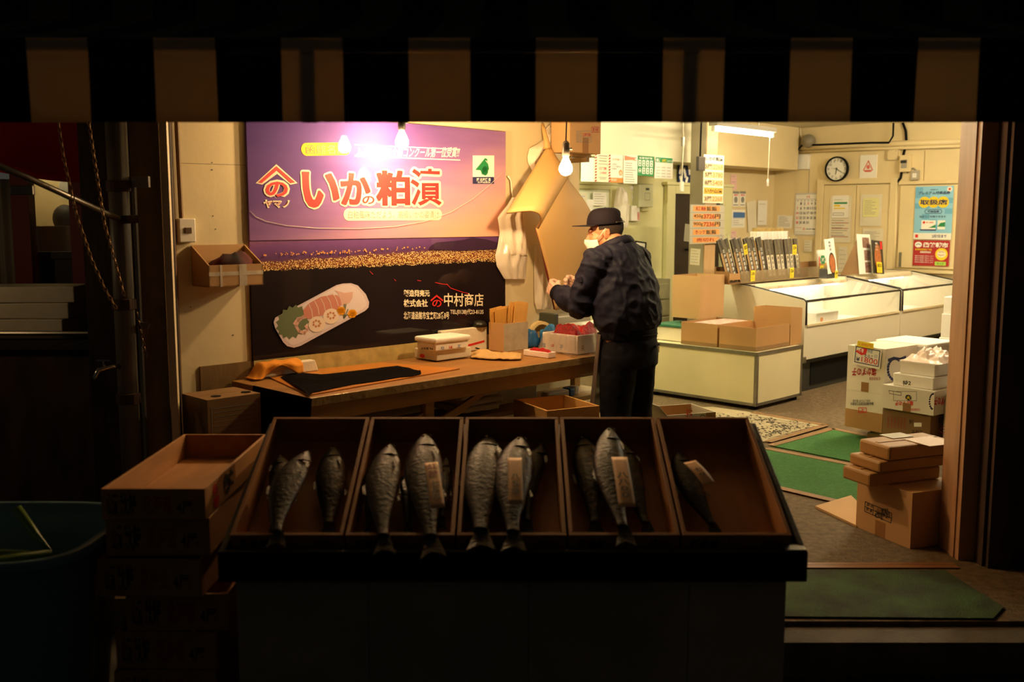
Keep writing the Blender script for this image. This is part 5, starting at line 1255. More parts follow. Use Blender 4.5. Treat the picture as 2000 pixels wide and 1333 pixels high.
# trunking along the wall
def trunk(name, label, pts, r, m, off, cat='cable'):
    P = [V3(x, y, off) for x, y in pts]; o = B().tube(P, r, 8).obj(name, m, smooth=True); return tag(o, label, cat)
trunk('conduit', 'pale conduit running along the top of the clock wall', [(1562,289),(1640,285),(1740,281),(1892,276)], .035, m_wall2, .05, 'conduit')
trunk('conduit', 'thinner pale conduit just under the main one on the clock wall', [(1562,297),(1700,291),(1892,285)], .02, m_wall2, .04, 'conduit')
trunk('cable', 'thin dark cable lying along the pale conduit on the clock wall', [(1557,318),(1556,296),(1566,284),(1600,283),(1700,279),(1736,279),(1744,266),(1745,240)], .012, m_blackm, .10)
trunk('cable', 'pale cable dropping from the ceiling past the grey sounder', [(1562,240),(1563,262),(1569,281)], .014, m_wall2, .05)
p = V3(1581, 276, .06); tag(B().lathe([(0, .0), (.085, .0), (.09, .03), (.075, .09), (0, .10)], 20, LM(p, WV) @ RX).obj('alarm_sounder', mat('grey_plastic', '#8b816a', .5), smooth=True), 'round grey sounder on the conduit near the cream beam', 'sounder')
trunk('conduit', 'upright pale conduit between the double doors and the poster door', [(1750,375),(1748,460),(1742,560)], .022, m_wall2, .03, 'conduit')
# posters
po, w, h = sheetV('poster', 'pale blue voucher poster with yellow discs on the panel door', 'poster', 1786, 364, 1860, 468, mat('sky_blue_print', '#8ecbe6', .4), .045, .003)
F_ = MW[po.name]
def band(o, F, w, h, m, items, nm='printed_shape', lift=.0012):
    I = Ink(F, lift)
    for q in items:
        if q[0] == 'r': I.rect(-w/2+w*q[1], -w/2+w*q[2], h*q[3], h*q[4])
        elif q[0] == 'd': I.disc(-w/2+w*q[1], h*q[2], w*q[3], w*q[3]*(q[4] if len(q) > 4 else 1))
        elif q[0] == 't': I.text(q[1], -w/2+w*q[2], -w/2+w*q[3], h*q[4], h*q[5], q[6] if len(q) > 6 else .012)
        elif q[0] == 'p': I.poly([(-w/2+w*a, h*b) for a, b in q[1]])
        elif q[0] == 's': I.stroke([(-w/2+w*a, h*b) for a, b in q[1]], q[2], len(q) > 3)
    I.build(nm, m, o)
rb_ = random.Random(2)
band(po, F_, w, h, mat('mid_blue_print', '#6fb4d8', .4), [('r', c*.2, c*.2+.2, .18+r*.1, .28+r*.1) for r in range(8) for c in range(5) if rb_.random() < .35])
band(po, F_, w, h, m_paper, [('r', 0, 1, .0, .12), ('d', .9, .94, .07)], lift=.0016)
band(po, F_, w, h, i_yellow, [('d', .25, .70, .15), ('d', .50, .70, .15), ('d', .75, .70, .15)], lift=.0018)
band(po, F_, w, h, i_navy, [('t', '取扱店', .14, .86, .65, .75, .03), ('t', 'プレミアム付商品券', .08, .92, .845, .905, .03), ('t', '函館市', .4, .6, .925, .945), ('t', '紙商品券', .35, .66, .505, .545, .04), ('s', [(.30,.49),(.70,.49),(.73,.525),(.70,.56),(.30,.56),(.27,.525)], .006, 1), ('t', '当店でご利用できます', .14, .84, .41, .45, .012), ('t', '2月7日まで', .5, .88, .03, .09, .03), ('r', .17, .60, .165, .19)], 'lettering', .0026)
band(po, F_, w, h, i_white, [('r', .2, .58, .19, .36), ('r', .63, .83, .19, .36)], lift=.002)
band(po, F_, w, h, i_red, [('t', '¥1,000', .32, .52, .30, .335, .02), ('r', .05, .13, .03, .09), ('d', .27, .32, .035), ('d', .9, .94, .03)], lift=.003)
band(po, F_, w, h, i_green, [('p', [(.63,.24),(.70,.31),(.83,.33),(.83,.24)]), ('p', [(.4,.22),(.58,.28),(.58,.22)])], lift=.003)
po2, w, h = sheetV('poster', 'red market notice with a yellow round picture below the blue poster', 'poster', 1783, 470, 1854, 520, mat('crimson_print', '#a81c22', .4), .045, .003)
F_ = MW[po2.name]
band(po2, F_, w, h, i_white, [('t', '函館朝市', .28, .96, .72, .93, .04), ('d', .14, .83, .10, .8)]+[('t', '朝市の発展に努力します', .06, .58, .36-k*.08, .41-k*.08, .0) for k in range(4)]+[('t', '商業協同組合', .2, .5, .50, .58, .02)], 'lettering', .0016)
band(po2, F_, w, h, i_yellow, [('d', .79, .47, .17, 1), ('t', '函館朝市協同組合連合会', .06, .52, .60, .68, .02)], lift=.0018)
band(po2, F_, w, h, mat('light_green_ink', '#a4cf4a', .5), [('r', .62, .92, .03, .18)], lift=.0018)
band(po2, F_, w, h, i_cream, [('d', .79, .48, .12, .8)], lift=.0022); band(po2, F_, w, h, i_dred, [('s', [(.70,.46),(.76,.42),(.86,.45)], .006), ('s', [(.72,.55),(.80,.58),(.86,.54)], .006)], lift=.0028)
band(po2, F_, w, h, i_black, [('t', 'マーク', .67, .87, .07, .14, .02)], 'lettering', .0026); band(po2, F_, w, h, i_blue, [('s', [(.08,.82),(.14,.86),(.20,.82)], .008)], lift=.0026)
# papers on the cupboard doors
def doc(label, x0, y0, x1, y1, n, m=None, off=.042, plane='V', tilt=0, ink=None, name='paper_sheet', grp=None, s=None):
    o, w, h = sheetV(name, label, 'paper', x0, y0, x1, y1, m or m_paper, off, .002, grp, tilt, plane, s)
    if n: lines(o, w, h, n, ink or i_grey, th=max(.004, h*.012))
    return o, w, h
o, w, h = doc('typed notice with green and yellow marker bars on the left cupboard door', 1625, 382, 1657, 426, 0, off=.050)
band(o, MW[o.name], w, h, i_green, [('r', .12, .92, .62, .70)]); band(o, MW[o.name], w, h, i_yellow, [('r', .12, .5, .50, .58), ('r', .12, .8, .40, .45)]); band(o, MW[o.name], w, h, i_grey, [('s', [(.08,.12),(.72,.12),(.72,.22),(.08,.22)], .006, 1), ('r', .1, .6, .8, .815)], 'printed_lines')
o, w, h = doc('tall lined sheet hanging under the typed notice on the left cupboard door', 1620, 384, 1662, 474, 14, m_paper2)
band(o, MW[o.name], w, h, i_dred, [('r', .12, .9, z, z+.012) for z in (.12, .30, .42)], 'red_lines', .0024)
o, w, h = doc('pale yellow handwritten sheet on the right cupboard door', 1685, 387, 1716, 424, 9, mat('pale_yellow_paper', '#e6e2a0', .7), off=.050)
doc('white sheet behind the pale yellow one on the right cupboard door', 1680, 380, 1722, 442, 0, m_paper2)
doc('grey table of prices on the right cupboard door behind the leaflet stand', 1684, 447, 1724, 492, 12, m_paper2)
doc('blank note low on the left cupboard door behind the white leaflet', 1637, 482, 1654, 532, 5, m_paper2)
# back wall, right of the pillar
doc('pink slip high on the back wall beside the grey pillar', 1427, 341, 1439, 371, 3, mat('pink_paper', '#eec4c0', .7), .004, 'U')
o, w, h = doc('left of the two grey cards with red headings on the back wall', 1431, 374, 1443, 404, 0, m_paper, .004, 'U'); band(o, MW[o.name], w, h, i_red, [('t', '¥50', .15, .85, .70, .82, .03)], 'lettering'); band(o, MW[o.name], w, h, i_grey, [('r', 0, 1, .85, 1), ('d', .5, .45, .28), ('r', .1, .9, .08, .14)])
o, w, h = doc('right of the two grey cards with red headings on the back wall', 1444.5, 374, 1456, 404, 0, m_paper, .004, 'U'); band(o, MW[o.name], w, h, i_red, [('t', '¥52', .15, .85, .70, .82, .03)], 'lettering'); band(o, MW[o.name], w, h, i_grey, [('r', 0, 1, .85, 1), ('d', .5, .45, .28), ('r', .1, .9, .08, .14)])
o, w, h = doc('timetable sheet with a blue block below the two grey cards', 1429, 410, 1455, 445, 7, m_paper, .004, 'U'); band(o, MW[o.name], w, h, i_blue, [('r', .1, .98, .55, .85)])
doc('lower pink slip on the back wall above the dark packets', 1427, 451, 1438, 478, 3, _M['pink_paper'], .004, 'U')
doc('curled envelope hanging askew on the back wall', 1460, 393, 1477, 452, 0, m_paper2, .02, 'U', -9)
doc('pinned bundle of delivery slips on the back wall', 1480, 392, 1498, 440, 2, m_paper, .02, 'U')
doc('small typed card on the clock wall left of the calendar', 1518, 421, 1547, 446, 8, m_paper, .006, 'V', 2)
doc('small printed card leaning low under the calendar', 1570, 470, 1586, 492, 4, m_paper2, .02, 'V')

# ================================================================== signs on the pillar
CP = 9.0-.03
ps, w, h = sheetV('price_board', 'white hanging price board of orange figures high on the grey pillar', 'price board', 1374, 303, 1413, 397, m_paper, 0, .006, plane='U', s=CP-.02)
F_ = MW[ps.name]
rows = [('いかの粕漬', None), ('3尾', '2268'), ('5尾', '3780'), ('8尾', '5400'), ('いか山漬', None), ('3尾', '2268')]
for k, (a, b) in enumerate(rows):
    z1 = 1-k/6-.012; z0 = z1-.135
    if k != 0:
        o = B().bb(-w*.47, w*.47, -.002, -.0004, h*z0, h*z1).obj('price_slip', mat('yellow_orange_slip', '#f2b84a', .5) if k == 4 else mat('peach_slip', '#f3cfa0', .5), ps)
    if b:
        I = Ink(F_, .003); I.text(a, -w*.44, -w*.10, h*(z0+.02), h*(z1-.02), .02); I.build('lettering', i_black, ps)
        I = Ink(F_, .003); I.text(b, -w*.06, w*.45, h*(z0+.02), h*(z1-.02), .01); I.build('lettering', i_orange, ps)
    else:
        I = Ink(F_, .003); I.text(a, -w*.42, w*.43, h*(z0+.025), h*(z1-.025), .02); I.build('lettering', i_black, ps)
ps2, w, h = sheetV('price_board', 'grey price board of five orange slips low on the grey pillar', 'price board', 1348, 400, 1414, 476, mat('grey_board', '#b9b3a0', .55), 0, .008, plane='U', s=CP-.05)
F_ = MW[ps2.name]
rows = [('紅鮭', '飯鮨', 0), ('450g', '3726円', 1), ('900g', '7236円', 1), ('ホッケ', '飯鮨', 0), ('売切れ', '', 2)]
for k, (a, b, kd) in enumerate(rows):
    z1 = 1-k*.2-.035; z0 = z1-.135
    B().bb(-w*.42, w*.36, -.002, -.0004, h*z0, h*z1).obj('price_slip', m_orng, ps2)
    I = Ink(F_, .001); I.rect(-w/2, w/2, h*(1-k*.2)-.004, h*(1-k*.2)); I.build('board_seam', i_grey, ps2)
    A_, B_ = (i_dred, i_black) if kd == 0 else (i_black, i_dred)
    if kd == 2: I = Ink(F_, .003); I.text(a, -w*.32, w*.22, h*(z0+.02), h*(z1-.02), .02); I.build('lettering', i_dred, ps2); continue
    xm = -w*.06 if kd == 0 else -w*.14
    I = Ink(F_, .003); I.text(a, -w*.36 if kd == 0 else -w*.41, xm, h*(z0+.015), h*(z1-.015), .012); I.build('lettering', A_, ps2)
    if kd == 0: I = Ink(F_, .003); I.text(b, xm+.01, w*.26, h*(z0+.01), h*(z1-.01), .012); I.build('lettering', B_, ps2)
    else:
        I = Ink(F_, .003); I.text(b[:-1], xm+.01, w*.20, h*(z0+.01), h*(z1-.01), .025); I.build('lettering', B_, ps2)
        I = Ink(F_, .003); I.text('円', w*.21, w*.38, h*(z0+.01), h*(z1-.01), .03); I.build('lettering', i_black, ps2)
doc('handwritten note taped low on the grey pillar', 1348, 486, 1367, 518, 5, m_paper2, 0, 'V', 3, s=ucm/S2-.008)
doc('white sheet sticking out left of the lower price board', 1337, 438, 1348, 472, 0, m_paper, 0, 'U', 6, s=vCb/S2-.02)
L, w, h = rectU(1365, 306, 1378, 334, CP-.03); o = T('relay_box', 'dark grey box on the pillar beside the upper price board', 'box', L, WU)
B().bb(-w/2, w/2, 0, .04, 0, h).obj('case', mat('dark_grey_case', '#4b443c', .5), o, bevel=.006); B().tube([(0, .03, h), (.01, .03, h+.5), (.0, .03, 2.79-L.z)], .01).obj('cable', m_blackm, o)

# ================================================================== notices hanging from the beam, back recess
def notice(label, x0, y0, x1, y1, m, off=0.0, tilt=0):
    return sheetV('notice', label, 'notice', x0, y0, x1, y1, m, 0, .003, None, tilt, 'U', CS-.03-off)
n1, w, h = notice('blank white notice under the high brown carton at the beam', 1135, 308, 1163, 355, m_paper)
n2, w, h = notice('white notice with red striped sides hanging from the beam', 1162, 300, 1192, 356, m_paper2, .02)
F_ = MW[n2.name]
band(n2, F_, w, h, i_dred, [('p', [(a, k*.1), (a+.11, k*.1+.03), (a+.11, k*.1+.085), (a, k*.1+.055)]) for k in range(10) for a in (.0, .89)])
band(n2, F_, w, h, i_grey, [('r', .2, .8, .9, .93), ('r', .25, .75, .82, .84), ('r', .2, .85, .62, .64), ('r', .25, .75, .15, .17), ('r', .3, .7, .1, .12), ('r', .25, .75, .72, .75)], 'printed_lines'); band(n2, F_, w, h, i_red, [('t', '酒類', .25, .75, .42, .52, .03), ('t', '二十歳未満', .3, .75, .28, .36, .03)], 'lettering')
n3, w, h = notice('white notice with orange heading and a small face print hanging from the beam', 1192, 302, 1217, 357, m_paper)
F_ = MW[n3.name]; band(n3, F_, w, h, i_orange, [('r', .0, 1, .0, .17), ('t', 'お客様へ', .15, .85, .78, .86, .01), ('d', .80, .36, .14)]); band(n3, F_, w, h, mat('skin_ink', '#f2c8a0', .6), [('d', .80, .35, .09)], lift=.002); band(n3, F_, w, h, i_grey, [('t', '入店時は', .1, .5, .62, .68), ('t', 'マスク着用と', .1, .85, .54, .60), ('t', '消毒を', .1, .5, .46, .52)], 'lettering'); band(n3, F_, w, h, i_white, [('t', 'マスク', .06, .5, .05, .14, .03)], lift=.002)
n4, w, h = notice('white notice with a torn orange heading hanging from the beam', 1218, 303, 1245, 359, m_paper, .015)
F_ = MW[n4.name]; band(n4, F_, w, h, mat('faded_orange_ink', '#ea8a62', .6), [('p', [(.05,.8),(.6,.83),(.95,.80),(.75,.87),(.95,.92),(.5,.93),(.05,.97)])]); lines(n4, w, h, 9, i_grey, z0=.06, z1=.7, th=.006)
n5, w, h = notice('green pictogram sign hanging from the beam', 1245, 305, 1277, 344, i_green)
F_ = MW[n5.name]; band(n5, F_, w, h, i_white, [('t', '感染症対策', .1, .9, .84, .94, .02)]+[('r', .05+c*.235, .22+c*.235, .10+r*.37, .42+r*.37) for r in range(2) for c in range(4) if r or c]+[('d', .14, .26, .08, 1.2)], 'pictograms')
band(n5, F_, w, h, i_green, [('d', .14+c*.235, .32+r*.37, .035) for r in range(2) for c in range(4)]+[('p', [(.09+c*.235,.14+r*.37),(.19+c*.235,.14+r*.37),(.14+c*.235,.28+r*.37)]) for r in range(2) for c in range(4)], 'pictograms', .002)
n6, w, h = notice('white sheet with a green and yellow heading hanging from the beam', 1279, 307, 1314, 349, m_paper)
F_ = MW[n6.name]; band(n6, F_, w, h, i_green, [('r', .03, .97, .74, .97)]); band(n6, F_, w, h, i_yellow, [('t', '北海道', .38, .62, .76, .90, .03)], 'lettering', .002); band(n6, F_, w, h, i_white, [('t', '新', .06, .3, .76, .92, .03), ('t', 'スタイル', .64, .95, .77, .88, .02)], 'lettering', .002); band(n6, F_, w, h, i_grey, [('r', .06+c*.3, .28+c*.3, .08+r*.14, .10+r*.14) for r in range(4) for c in range(3)], 'printed_lines')
# electric box and neighbours on the yellow wall
def boxU(name, label, cat, x0, y0, x1, y1, d, m):
    L, w, h = rectU(x0, y0, x1, y1, CK-d*1.4142); o = T(name, label, cat, L, WU)
    B().bb(-w/2, w/2, 0, d-.002, 0, h).obj('case', m, o, bevel=.008); return o, w, h
eb, w, h = boxU('control_box', 'pale control box with a small dark display on the yellow wall', 'control box', 1248, 359, 1276, 405, .09, mat('pale_green_case', '#d6d8b4', .45))
I = Ink(MW[eb.name]); I.rect(-w*.05, w*.2, h*.72, h*.82); I.build('display', mat('dark_display', '#2a3a22', .3), eb); I = Ink(MW[eb.name]); I.stroke([(-w*.1,h*.3),(w*.25,h*.3),(w*.25,h*.6),(-w*.1,h*.6)], .005, True); I.build('door_outline', i_grey, eb)
mb, w, h = boxU('mail_box', 'narrow white box with red writing beside the control box', 'box', 1233, 402, 1250, 432, .06, m_white)
I = Ink(MW[mb.name]); I.text('消火器', w*.18, w*.42, h*.05, h*.6, .02); I.build('lettering', i_red, mb)
boxU('socket_box', 'little pale box under the control box', 'box', 1255, 405, 1267, 413, .05, m_back)
doc('small label above the narrow white box on the yellow wall', 1234, 380, 1246, 391, 2, m_paper, .004, 'U')
doc('note pinned left of the control box on the yellow wall', 1231, 362, 1245, 373, 2, m_paper, .004, 'U')
bb_, w, h = sheetV('notice_board', 'dark blue board with white tags above the dark doorway', 'board', 1325, 322, 1350, 375, mat('navy_felt', '#1c2f5c', .8), .03, .012, plane='U', s=CK)
I = Ink(MW[bb_.name])
for a, b, g in ((-.35,.82,-.3),(-.02,.70,.35),(.34,.82,.2),(-.28,.42,.5),(.12,.38,-.3)):
    c, s_ = math.cos(g), math.sin(g); cx, cz = a*w, b*h
    I.poly([(cx+x*c-z*s_, cz+x*s_+z*c) for x, z in ((-.022,-.06),(.022,-.06),(.022,.06),(-.022,.06))])
I.build('white_tags', i_white, bb_)
# window in the yellow wall and papers around it
L, w, h = rectU(1130, 370, 1192, 470, CK-.04); o = T('window_1', 'pale framed hatch window with papers behind the man', 'window', L, WU); o['kind'] = 'structure'
B().bb(-w/2, w/2, .02, .027, 0, h).obj('pane', mat('pale_hatch_pane', '#e9ecd2', .25), o)
B().bb(-w/2-.05, -w/2, 0, .027, -.05, h+.05).bb(w/2, w/2+.09, 0, .027, -.05, h+.05).bb(-w/2, w/2, 0, .027, h, h+.05).bb(-w/2, w/2, 0, .027, -.05, 0).bb(-w/2-.1, w/2+.1, -.02, .027, h+.05, h+.10).obj('window_frame', m_back, o, bevel=.006)
doc('typed sheet in the hatch window behind the cap', 1158, 376, 1184, 402, 5, m_paper, .05, 'U'); doc('tall blank sheet hanging in the hatch window', 1145, 390, 1158, 440, 0, m_paper, .05, 'U')
doc('blue and white leaflet at the edge of the kraft sheets in the hatch window', 1128, 378, 1146, 418, 6, m_paper2, .06, 'U', ink=i_blue)
pbg = onU(1212, 362, CK-.1)
hung('plastic_bag', 'clear bag of goods hanging on the yellow wall behind the cap', [(1206,1216,366),(1202,1222,380),(1199,1226,400),(1200,1226,425),(1206,1224,445)], m_film2, CK-.12, .08)
cb_, w, h = sheetV('clipboard', 'black edged clipboard behind the shoulder of the man', 'clipboard', 1240, 472, 1262, 500, m_blackm, .06, .012, plane='U', tilt=6)
I = Ink(MW[cb_.name]); I.rect(-w*.42, w*.36, h*.06, h*.90); I.build('paper', m_paper, cb_)
# drawer cabinet behind the man
L0 = onU(1270, 640, CK-.62); pL, pR = onU(1240, 600, CK-.62), onU(1311, 600, CK-.62); wq_ = (pR-pL).to_2d().length; zq_ = onU(1300, 546, CK-.62).z
o = T('drawer_cabinet', 'grey steel drawer cabinet between the man and the low counter', 'cabinet', ((pL.x+pR.x)/2, (pL.y+pR.y)/2, 0), WU)
m_gc = mat('green_grey_steel', '#8f8a68', .5, .2, var=.25, vscale=7)
B().bb(-wq_/2, wq_/2, .02, .40, 0, zq_).obj('body', m_gc, o, bevel=.004)
for k in range(4):
    z1 = zq_-.05-k*.19; d_ = B().bb(-wq_/2+.03, wq_/2-.03, 0, .019, z1-.17, z1).obj('drawer', m_gc, o, bevel=.004)
    B().bb(-.06, .06, -.02, -.0005, z1-.11, z1-.09).obj('drawer_handle', m_steel, d_)

# ================================================================== packets on the freezer
cR = 7.33
pr0, pr1 = onU(1424, 557, cR), onU(1620, 546, cR); ur0, ur1 = uv(pr0)[0], uv(pr1)[0]; Lr = ur1-ur0; zr = .998
rk = T('packet_rack', 'clear fronted display rack on the freezer holding the dark packets', 'rack', UV((ur0+ur1)/2, cR*S2, zr), WU)
B().bb(-Lr/2, Lr/2, 0, .16, 0, .012).bb(-Lr/2, Lr/2, .15, .16, .012, .16).bb(-Lr/2, -Lr/2+.01, 0, .15, .012, .12).bb(Lr/2-.01, Lr/2, 0, .15, .012, .12).obj('tray', mat('brown_rack_board', '#8a6238', .5), rk)
B().bb(-Lr/2+.19, Lr/2-.012, -.004, -.0005, 0, .115).obj('clear_front', clear('smoky_acrylic', .05, .08, '#a8906c', .45), rk)
B().bb(-Lr/2, -Lr/2+.18, -.006, -.0005, .04, .10).obj('wooden_front', m_card, rk)
m_kb = mat('dark_kelp', '#241c14', .35, var=.3, vscale=9, stretch=(6, 6, .5))
m_pkf = clear('packet_film', .09, .07, '#ffffff', .03, .9, 30)
m_gold = mat('tan_packet_label', '#b98a4c', .5)
def packet(kind):
    o = T('kelp_packet', 'x', 'packet', (0, 0, 0), 0)
    if kind == 'dark':
        B().bb(-.045, .045, -.007, .007, .0, .43).obj('kelp', m_kb, o, bevel=.004)
        I = Ink(MW[o.name] @ Matrix.Translation((0, -.0072, 0)), .001); I.rect(-.043, -.012, .03, .30); I.build('label', m_gold, o)
        I = Ink(MW[o.name] @ Matrix.Translation((0, -.0072, 0)), .0016)
        for k, c in enumerate('北海道産昆布'): I.text(c, -.002, .03, .29-k*.045, .325-k*.045, .02)
        I.build('lettering', i_white, o)
        I = Ink(MW[o.name] @ Matrix.Translation((0, -.0072, 0)), .0016); I.rect(-.04, -.015, .02, .06); I.build('red_mark', i_orange, o)
    elif kind == 'white':
        B().bb(-.042, .042, -.008, .008, .0, .40).obj('kelp', mat('brown_kelp', '#4a3c2c', .4, var=.3, vscale=9, stretch=(6, 6, .5)), o, bevel=.005)
        I = Ink(MW[o.name] @ Matrix.Translation((0, -.0082, 0)), .001); I.rect(-.030, .022, .03, .24); I.build('label', i_cream, o)
        I = Ink(MW[o.name] @ Matrix.Translation((0, -.0082, 0)), .0016)
        for k, c in enumerate('昆布〆品'): I.text(c, -.016, .012, .19-k*.045, .225-k*.045, .02)
        I.build('lettering', i_black, o)
    def fl(a, b):
        x = (a-.5)*(.10-.02*max(0, b-.9)*8)
        return (x, -.012+.004*math.sin(a*9+b*7), -.002+b*.475)
    B().sheet(fl, 8, 16).obj('film', m_pkf, o, smooth=True)
    return o
rk_slots = []
dk, wh = packet('dark'), packet('white')
nD, nW = 7, 7
words_ = ['first', 'second', 'third', 'fourth', 'fifth', 'sixth', 'seventh']
for i in range(nD):
    x = -Lr/2+.09+i*.105
    M = MW[rk.name] @ Matrix.Translation((x, .05+.012*(i % 2), .0135)) @ Matrix.Rotation(rad(-17+i*1.2), 4, 'Y') @ Matrix.Rotation(rad(-7), 4, 'X')
    lab = words_[i]+' black labelled kelp packet counted from the brown end of the rack'
    if i == 0: dk.matrix_basis = M; dk['label'] = lab; dk['group'] = 'black labelled kelp packets in the rack'
    else: dup(dk, M, lab, 'black labelled kelp packets in the rack')
for i in range(nW):
    x = -Lr/2+.09+nD*.105+.02+i*.092
    M = MW[rk.name] @ Matrix.Translation((x, .06+.012*(i % 2), .0135)) @ Matrix.Rotation(rad(-5+i*.8), 4, 'Y') @ Matrix.Rotation(rad(-8), 4, 'X')
    lab = words_[i]+' white labelled kelp packet counted from the black labelled ones'
    if i == 0: wh.matrix_basis = M; wh['label'] = lab; wh['group'] = 'white labelled kelp packets in the rack'
    else: dup(wh, M, lab, 'white labelled kelp packets in the rack')
gp = T('seafood_packet', 'white and tan packet with a green emblem at the far end of the rack', 'packet', (0,0,0), 0, M=MW[rk.name] @ Matrix.Translation((Lr/2-.10, .035, .0135)) @ Matrix.Rotation(rad(-6), 4, 'X'))
B().bb(-.085, .085, -.012, .012, 0, .27).obj('pouch', m_paper, gp, bevel=.006)
Fg = MW[gp.name] @ Matrix.Translation((0, -.0122, 0))
I = Ink(Fg, .001); I.rect(-.08, .08, .01, .13); I.build('tan_panel', m_gold, gp)
I = Ink(Fg, .0016); [I.disc(.01+.035*math.cos(k*1.05), .165+.028*math.sin(k*1.05), .024) for k in range(6)]; I.build('green_emblem', i_green, gp)
I = Ink(Fg, .0022); I.text('北海道', -.02, .045, .145, .185, .03); I.build('lettering', i_white, gp); I = Ink(Fg, .0016); I.rect(-.075, -.055, .10, .20); I.build('red_mark', i_red, gp)
def yel(label, M, w, h, t1):
    o = T('price_card', label, 'price card', (0,0,0), 0, M=M); B().bb(-w/2, w/2, 0, .0015, 0, h).obj('card', m_yel, o)
    I = Ink(MW[o.name], .001); I.text(t1, -w*.36, w*.36, h*.5, h*.85, .02); I.build('lettering', i_black, o)
    I = Ink(MW[o.name], .001); I.text('税込', -w*.3, w*.3, h*.1, h*.4, .0); I.build('lettering', i_orange, o); return o
for px, t1, lab in ((1469, '1,054', 'yellow price card on the rack front below the black labelled packets'), (1545, '554', 'yellow price card on the middle of the rack front'), (1603, '454', 'yellow price card on the rack front below the white and tan packet')):
    x = uv(onU(px, 545, cR))[0]-(ur0+ur1)/2; yel(lab, MW[rk.name] @ Matrix.Translation((x, -.0075, .015)), .075, .105, t1)
yel('yellow price card stuck high among the black labelled packets', MW[rk.name] @ Matrix.Translation((-Lr/2+.20, -.05, .28)) @ Matrix.Rotation(rad(-12), 4, 'Y'), .06, .10, '820')
yel('yellow price card stuck high among the white labelled packets', MW[rk.name] @ Matrix.Translation((-Lr/2+.09+nD*.105+.28, -.05, .255)), .08, .10, '554')
# white leaflet, leaflet stand, black card on the far freezer
def card_on(label, x0, y0, x1, y1, c, m, name='leaflet', tilt=0, cat='leaflet', t=.004):
    L, w, h = rectU(x0, y0, x1, y1, c); M = LM((L.x, L.y, max(L.z, .998)), WU) @ Matrix.Rotation(rad(tilt), 4, 'Y') @ Matrix.Rotation(rad(-8), 4, 'X')
    o = T(name, label, cat, (0,0,0), 0, M=M); B().bb(-w/2, w/2, 0, t, 0, h).obj('sheet', m, o); return o, w, h
o, w, h = card_on('tall white leaflet with a dish picture standing right of the packets', 1619, 466, 1637, 534, 7.0, m_paper, tilt=-3)
band(o, MW[o.name], w, h, i_black, [('d', .55, .28, .34, 1.7)]); band(o, MW[o.name], w, h, mat('dish_ink', '#c4703a', .5, var=.5, vscale=40), [('d', .55, .28, .28, 1.75)], lift=.002); band(o, MW[o.name], w, h, i_navy, [('t', c, .38, .62, .86-k*.1, .93-k*.1, .02) for k, c in enumerate('松前漬')], 'lettering')
Lq, wq2, hq2 = rectU(1614, 522, 1638, 544, 7.02); tag(B().bb(-.10, .10, 0, .10, 0, .10).obj('tray', mat('dark_grey_tray', '#4c4a48', .5), None, (Lq.x, Lq.y, .998), WU, bevel=.006), 'dark grey tray under the tall white leaflet', 'tray')
yel('yellow price card on the dark grey tray of the tall white leaflet', LM((Lq.x+.03, Lq.y-.03, 1.0), WU), .06, .08, '540')
o, w, h = card_on('white leaflet stand with three food pictures on the far freezer', 1680, 463, 1706, 541, 7.2, m_paper, 'leaflet_stand', 2, 'stand')
band(o, MW[o.name], w, h, mat('food_picture_ink', '#5a2c2c', .5, var=.6, vscale=30, c2='#b08a70'), [('r', .38, .90, .66+.0, .92), ('r', .46, .90, .34, .60), ('r', .46, .88, .03, .30)], 'food_picture')
B().add([(-w*.45, .004, 0), (-w*.45, .004, h*.9), (-w*.9, .16, 0)], [(0,1,2)]).add([(-w*.44, .004, 0), (-w*.44, .004, h*.9), (-w*.89, .165, 0)], [(2,1,0)]).obj('side_prop', m_card3, o)
o, w, h = card_on('black leaflet with an orange dish picture right of the leaflet stand', 1707, 475, 1728, 540, 7.1, mat('black_print', '#1a1614', .4), tilt=4)
band(o, MW[o.name], w, h, _M['dish_ink'], [('d', .5, .45, .30, 2.1)]); band(o, MW[o.name], w, h, i_white, [('t', c, .3, .55, .88-k*.09, .94-k*.09, .02) for k, c in enumerate('松前漬')], 'lettering'); band(o, MW[o.name], w, h, i_red, [('r', .75, .95, .75, .98)])
yel('yellow price card in front of the black leaflet', MW[o.name] @ Matrix.Translation((0, -.012, .01)), .13, .12, '850')
# white box of papers behind the packets
L, w, h = rectU(1474, 470, 1535, 484, 7.60)
tag(B().bb(-w/2, w/2, 0, .05, 0, .40).obj('cardboard_box', m_card, None, (L.x+.03, L.y+.03, .998), WU, bevel=.003), 'brown box standing behind the packets at the rack', 'box')
o = T('paper_box', 'shallow white box of papers on the brown box behind the packets', 'box', (L.x+.0, L.y+.03, .998+.402), WU); B().bb(-w/2, w/2, -.03, .05, 0, .085).obj('body', m_paper, o, bevel=.004); B().bb(-w/2+.02, w/2-.08, -.02, .04, .0855, .12).obj('papers', mat('buff_papers', '#b99a58', .7, var=.4, vscale=30), o)
